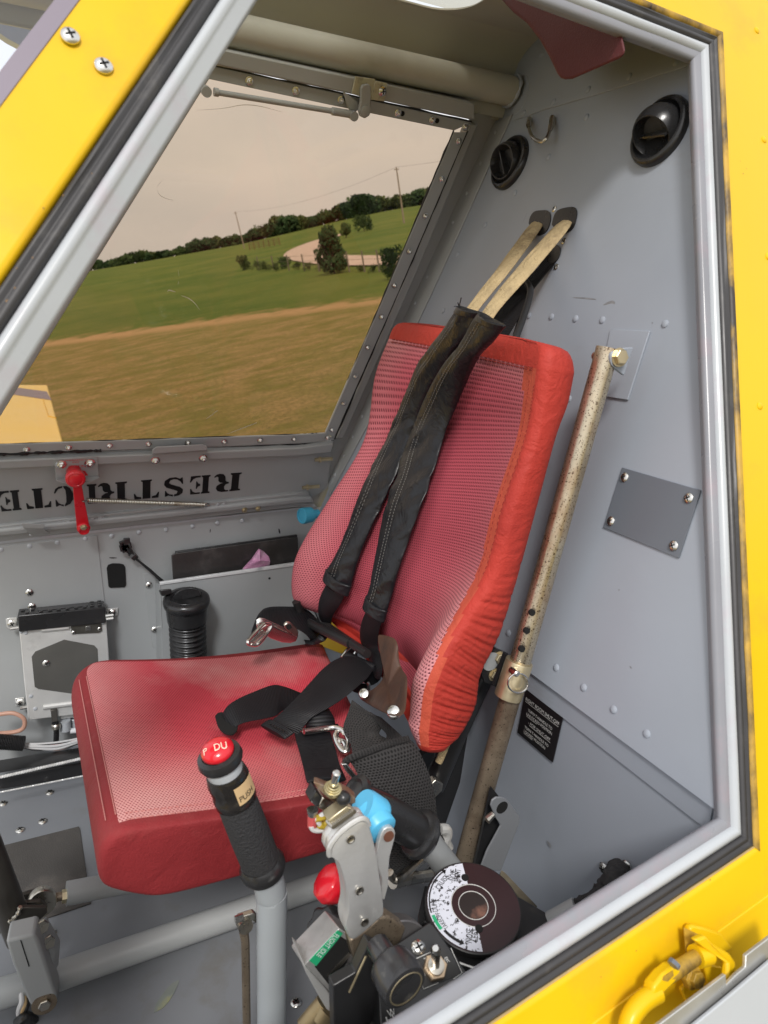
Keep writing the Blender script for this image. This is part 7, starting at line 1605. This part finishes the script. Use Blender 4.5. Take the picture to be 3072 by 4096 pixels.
# trees
def leafmat(name, col, d):
    return mat(name, col, .85, var=.45, vscale=.9, dirt=d, dscale=1.4, dcut=.5, spec=.1)
LM = [leafmat('foliage_dark', (.046, .088, .036), (.028, .058, .026)), leafmat('foliage_mid', (.072, .115, .042), (.042, .070, .028)), leafmat('foliage_olive', (.10, .13, .05), (.06, .088, .034))]
BARK = mat('bark', (.09, .07, .055), .9, var=.3, vscale=5)
def crown_mesh(seed, n=1100, w=1.0, h=1.0, leaf=.075, conic=0):
    rn = random.Random(seed); mb = MB(); lobes = []
    for _ in range(11):
        a = rn.uniform(0, 6.28); r = rn.uniform(0, .42)*w; z = rn.uniform(.35, .8)*h
        if conic: r *= (1-z/h)*1.5
        lobes.append((r*math.cos(a), r*math.sin(a), z, rn.uniform(.15, .27)*(1 if not conic else .8)))
    for _ in range(n):
        lx, ly, lz, lr = rn.choice(lobes); v = Vector((rn.gauss(0, 1), rn.gauss(0, 1), rn.gauss(0, 1))).normalized()*lr*rn.uniform(.55, 1.08)
        c = Vector((lx+v.x, ly+v.y, lz+v.z*.85)); u = Vector((rn.gauss(0, 1), rn.gauss(0, 1), rn.gauss(0, 1))).normalized(); w_ = u.orthogonal().normalized(); s = leaf*rn.uniform(.5, 1.2)
        mb.add([c-u*s, c+w_*s*.7, c+u*s, c-w_*s*.7], [(0, 1, 2, 3)])
    return mb
def trunk_mb(seed):
    rn = random.Random(seed); mb = MB(); mb.tube([(0, 0, -.05), (.01, 0, .2), (-.01, .01, .45), (0, 0, .7)], [.035, .028, .02, .008], 8)
    for _ in range(5):
        a = rn.uniform(0, 6.28); z = rn.uniform(.25, .5); mb.tube([(0, 0, z), (.12*math.cos(a), .12*math.sin(a), z+.14), (.25*math.cos(a), .25*math.sin(a), z+.24)], [.014, .009, .004], 6)
    return mb
def mk_tree(seed, mat_, **k):
    c = mesh_of(crown_mesh(seed, **k), 'crown', mat_); t = mesh_of(trunk_mb(seed), 'trunk', BARK); return c, t
KT = [mk_tree(1, LM[0]), mk_tree(2, LM[1]), mk_tree(3, LM[0], w=1.3), mk_tree(4, LM[2]), mk_tree(5, LM[1], w=1.2)]
def put_tree(name, kind, p, hgt, wid, label, cat, group=None):
    t = thing(name, label, cat, p, group, world=True); a = random.uniform(0, 6.28)
    for nm, me in zip(('crown', 'trunk'), kind):
        o = _link(bpy.data.objects.new(nm, me)); o.parent = t; o.scale = (wid, wid, hgt); o.rotation_euler = (0, 0, a)
    return t
rt2 = random.Random(11)
sky_h = [(60, 22), (200, 18), (240, 20), (300, 26), (390, 16), (420, 30), (480, 26), (530, 24), (560, 32), (610, 38), (660, 30), (720, 30), (760, 36), (790, 48), (830, 34), (880, 36), (950, 40)]
DV_ = ('darkest broad', 'mid green', 'wide flat topped', 'pale olive', 'bushy')
x = 20.0; i = 0
while x < 1010:
    dx = rt2.uniform(9, 15)
    gy = interp([(-400, 690), (100, 604), (200, 585), (400, 548), (520, 527), (640, 500), (730, 478), (850, 452), (930, 440), (1100, 400)], x)
    r = wray('D', x, gy); az = math.atan2(r.x, r.y); d = rt2.uniform(322, 352); px, py = d*math.sin(az), d*math.cos(az)
    hp_ = interp(sky_h, x)*rt2.uniform(.72, 1.08)
    gap = (395 < x < 412) or (470 < x < 478)
    H_ = hp_*d/1535*1.22*(0.45 if gap else 1)
    kd = rt2.randrange(5)
    put_tree('hilltop_tree', KT[kd], (px, py, ground(px, py)-.30*H_), H_*1.12, max(H_*.95, 5.2)*rt2.uniform(.9, 1.25), 'dark round crowned tree in the distant row along the hilltop', 'tree', 'trees in the row along the hilltop')
    x += dx; i += 1
# nearer bushes
def bush(c, bx_, by_, hpx, wpx, label, seed, m_=0, name='bush', conic=0, n=1500):
    p = hit('D', bx_, by_); d = (p-EY).length; k = mk_tree(seed, LM[m_], n=n, leaf=.05, conic=conic, w=1.0)
    return put_tree(name, k, (p.x, p.y, ground(p.x, p.y)-.22*hpx*d/1535), hpx*d/1535*1.35, wpx*d/1535*1.15, label, 'bush')
bush('D', 722, 592, 82, 66, 'large dark cedar bush in front of the curve of the gravel road', 21, 0, 'cedar_bush', n=2400)
bush('D', 850, 604, 60, 44, 'dark bush against the rear edge of the window, right of the road', 22, 0)
bush('D', 748, 514, 30, 26, 'small round bush where the road goes over the rise', 23, 1)
bush('D', 787, 500, 30, 30, 'small bush on the slope right of the road top', 24, 1)
bush('D', 530, 584, 30, 26, 'low scrubby bush at the foot of the leaning pole', 25, 2)
bush('D', 618, 580, 22, 26, 'low shrub at the near bend of the gravel road', 26, 1)
for k, (x, y, h, w_) in enumerate([(555, 583, 18, 22), (575, 585, 20, 24), (597, 586, 18, 22), (645, 583, 16, 22), (668, 584, 15, 22), (692, 585, 17, 20), (780, 588, 14, 22), (806, 590, 16, 22), (828, 590, 18, 20)]):
    bush('D', x, y, h, w_, 'low scrubby weeds along the fence line below the road', 40+k, 2, 'scrub', n=500)['group'] = 'scrub along the fence line'
# fence
fn_ = thing('wire_fence', 'thin wire fence with slender posts below the gravel road', 'fence', hit('D', 700, 590), world=True)
FPx = [hit('D', x, y) for x, y in [(528, 580), (560, 582), (592, 584), (625, 585), (658, 586), (690, 587), (722, 588), (755, 588), (788, 588), (820, 588), (850, 588)]]
PST = mat('weathered_post', (.20, .17, .14), .9, var=.2)
for p in FPx:
    MB().tube([(p.x, p.y, ground(p.x, p.y)-.2), (p.x, p.y, ground(p.x, p.y)+1.25)], .05, 6).build('post', PST, fn_)
fm = MB()
for h in (.4, .75, 1.1): fm.tube([Vector((p.x, p.y, ground(p.x, p.y)+h)) for p in FPx], .012, 4)
fm.build('wire', PST, fn_)
# poles and lines
POLE = mat('pole_wood', (.30, .25, .20), .9, var=.15)
tops = []
for (bx0, by0, tx0, ty0, lab, rr_) in [(528, 537, 508, 457, 'pale leaning utility pole at the left, above the scrub', .16), (873, 482, 856, 361, 'tall utility pole near the rear edge of the far window', .16)]:
    p = hit('D', bx0, by0); d = math.hypot(p.x, p.y); r = wray('D', tx0, ty0); k = d/math.hypot(r.x, r.y); tpt = EY+r*k; tops.append(tpt)
    t = thing('utility_pole', lab, 'pole', (p.x, p.y, ground(p.x, p.y)), world=True)
    MB().tube([(p.x, p.y, ground(p.x, p.y)-.3), tpt], [rr_, rr_*.62], 10).build('shaft', POLE, t)
    dr = Vector((1, .3, 0)).normalized(); MB().box(tpt-Vector((0, 0, .35)), dr*.55, (0, .05, 0), (0, 0, .06)).build('crossarm', POLE, t)
ln_ = MB(); a, b = tops; P = []
for i in range(25):
    u = i/24; p = a.lerp(b, u); p.z -= 1.6*4*u*(1-u); P.append(p)
ln_.tube(P, .018, 4)
r = (b-a); P = []
for i in range(25):
    u = i/24; p = b+(b-a)*u; p.z -= 1.6*4*u*(1-u); P.append(p)
ln_.tube(P, .018, 4)
tag(ln_.build('power_line', M_['black'], world=True), 'thin power line strung between the two utility poles', 'power line')
p = hit('D', 243, 575); t = thing('short_post', 'slender pale post in the field at the left', 'post', (p.x, p.y, ground(p.x, p.y)), world=True)
r = wray('D', 236, 545); k = math.hypot(p.x, p.y)/math.hypot(r.x, r.y); MB().tube([(p.x, p.y, ground(p.x, p.y)), EY+r*k], .10, 8).build('shaft', POLE, t)
# corral panels (red brown) beyond the scrub
cr = thing('corral_panel', 'low rusty brown cattle panel fence on the hillside behind the pole', 'fence', hit('D', 570, 530), world=True)
a, b = hit('D', 540, 541), hit('D', 605, 530)
for k in range(7):
    p = a.lerp(b, k/6); MB().tube([(p.x, p.y, ground(p.x, p.y)), (p.x, p.y, ground(p.x, p.y)+1.5)], .07, 5).build('post', M_['copper'], cr)
rm = MB()
for h in (.4, .75, 1.1, 1.45): rm.tube([Vector((a.lerp(b, k/6).x, a.lerp(b, k/6).y, ground(*a.lerp(b, k/6).xy)+h)) for k in range(7)], .06, 4)
rm.build('rail', M_['copper'], cr)
# right wing, in aircraft axes
wz = -1.02
def wg_(x, y, h=0): return q('c4', x, y, ZP(wz+h))
wing = thing('wing', 'yellow right wing seen below the far window, with a grey walkway band', 'wing', wg_(200, 900))
P0_ = [wg_(348, 1062), wg_(262, 747), wg_(100, 724)]
te, tip, le = P0_
dirx = Vector((1, 0, 0))
A0_ = Vector((te.x+(te.x-tip.x)/(te.y-tip.y)*(1.3-te.y), 1.3, wz)); tipL = tip+Vector((-1.9, .25, .0))
MB().prism([A0_, tip, tip.lerp(tipL, .5), tipL, (A0_.x-2.1, 1.3, wz)], (0, 0, -.10)).build('panel', mat('wing_yellow', (.86, .60, .10), .4, var=.03, vscale=1, coat=.3), wing, bevel=.01)
ga_, gb_ = wg_(258, 782, .003), wg_(286, 830, .003)
gl0, gl1 = wg_(75, 758, .003), wg_(50, 795, .003)
MB().prism([ga_, gb_, gb_+(gl1-gb_)*4, ga_+(gl0-ga_)*4], (0, 0, -.0025)).build('grey_band', mat('wing_grey_band', (.24, .21, .25), .6), wing)
rvw = MB()
for A2, B2_ in [((238, 825), (268, 918)), ((268, 918), (310, 928))]:
    rvw.tube([wg_(*A2, .002), wg_(*B2_, .002)], .004, 5)
rvw.build('panel_line', M_['yellow'], wing)
# rounded grey part of the airframe beyond the windscreen
sm = q('D', 60, 20, off(ND, -.25))
tag(MB().lathe(q('D', 70, -60, off(ND, -.35)), (.1, 1, .5), [(0, .075), (.02, .085), (.05, .07), (.055, .03)], 40).build('round_fitting', mat('bluish_grey_paint', (.30, .33, .42), .35), angle=50), 'blurred bluish grey round fitting beyond the windscreen', 'fitting')
# ---------------------------------------------------------------- set the aircraft on its tail wheel
bpy.context.view_layer.update()
for o in ROOTS:
    o.matrix_world = MW @ o.matrix_world
bpy.context.view_layer.update()
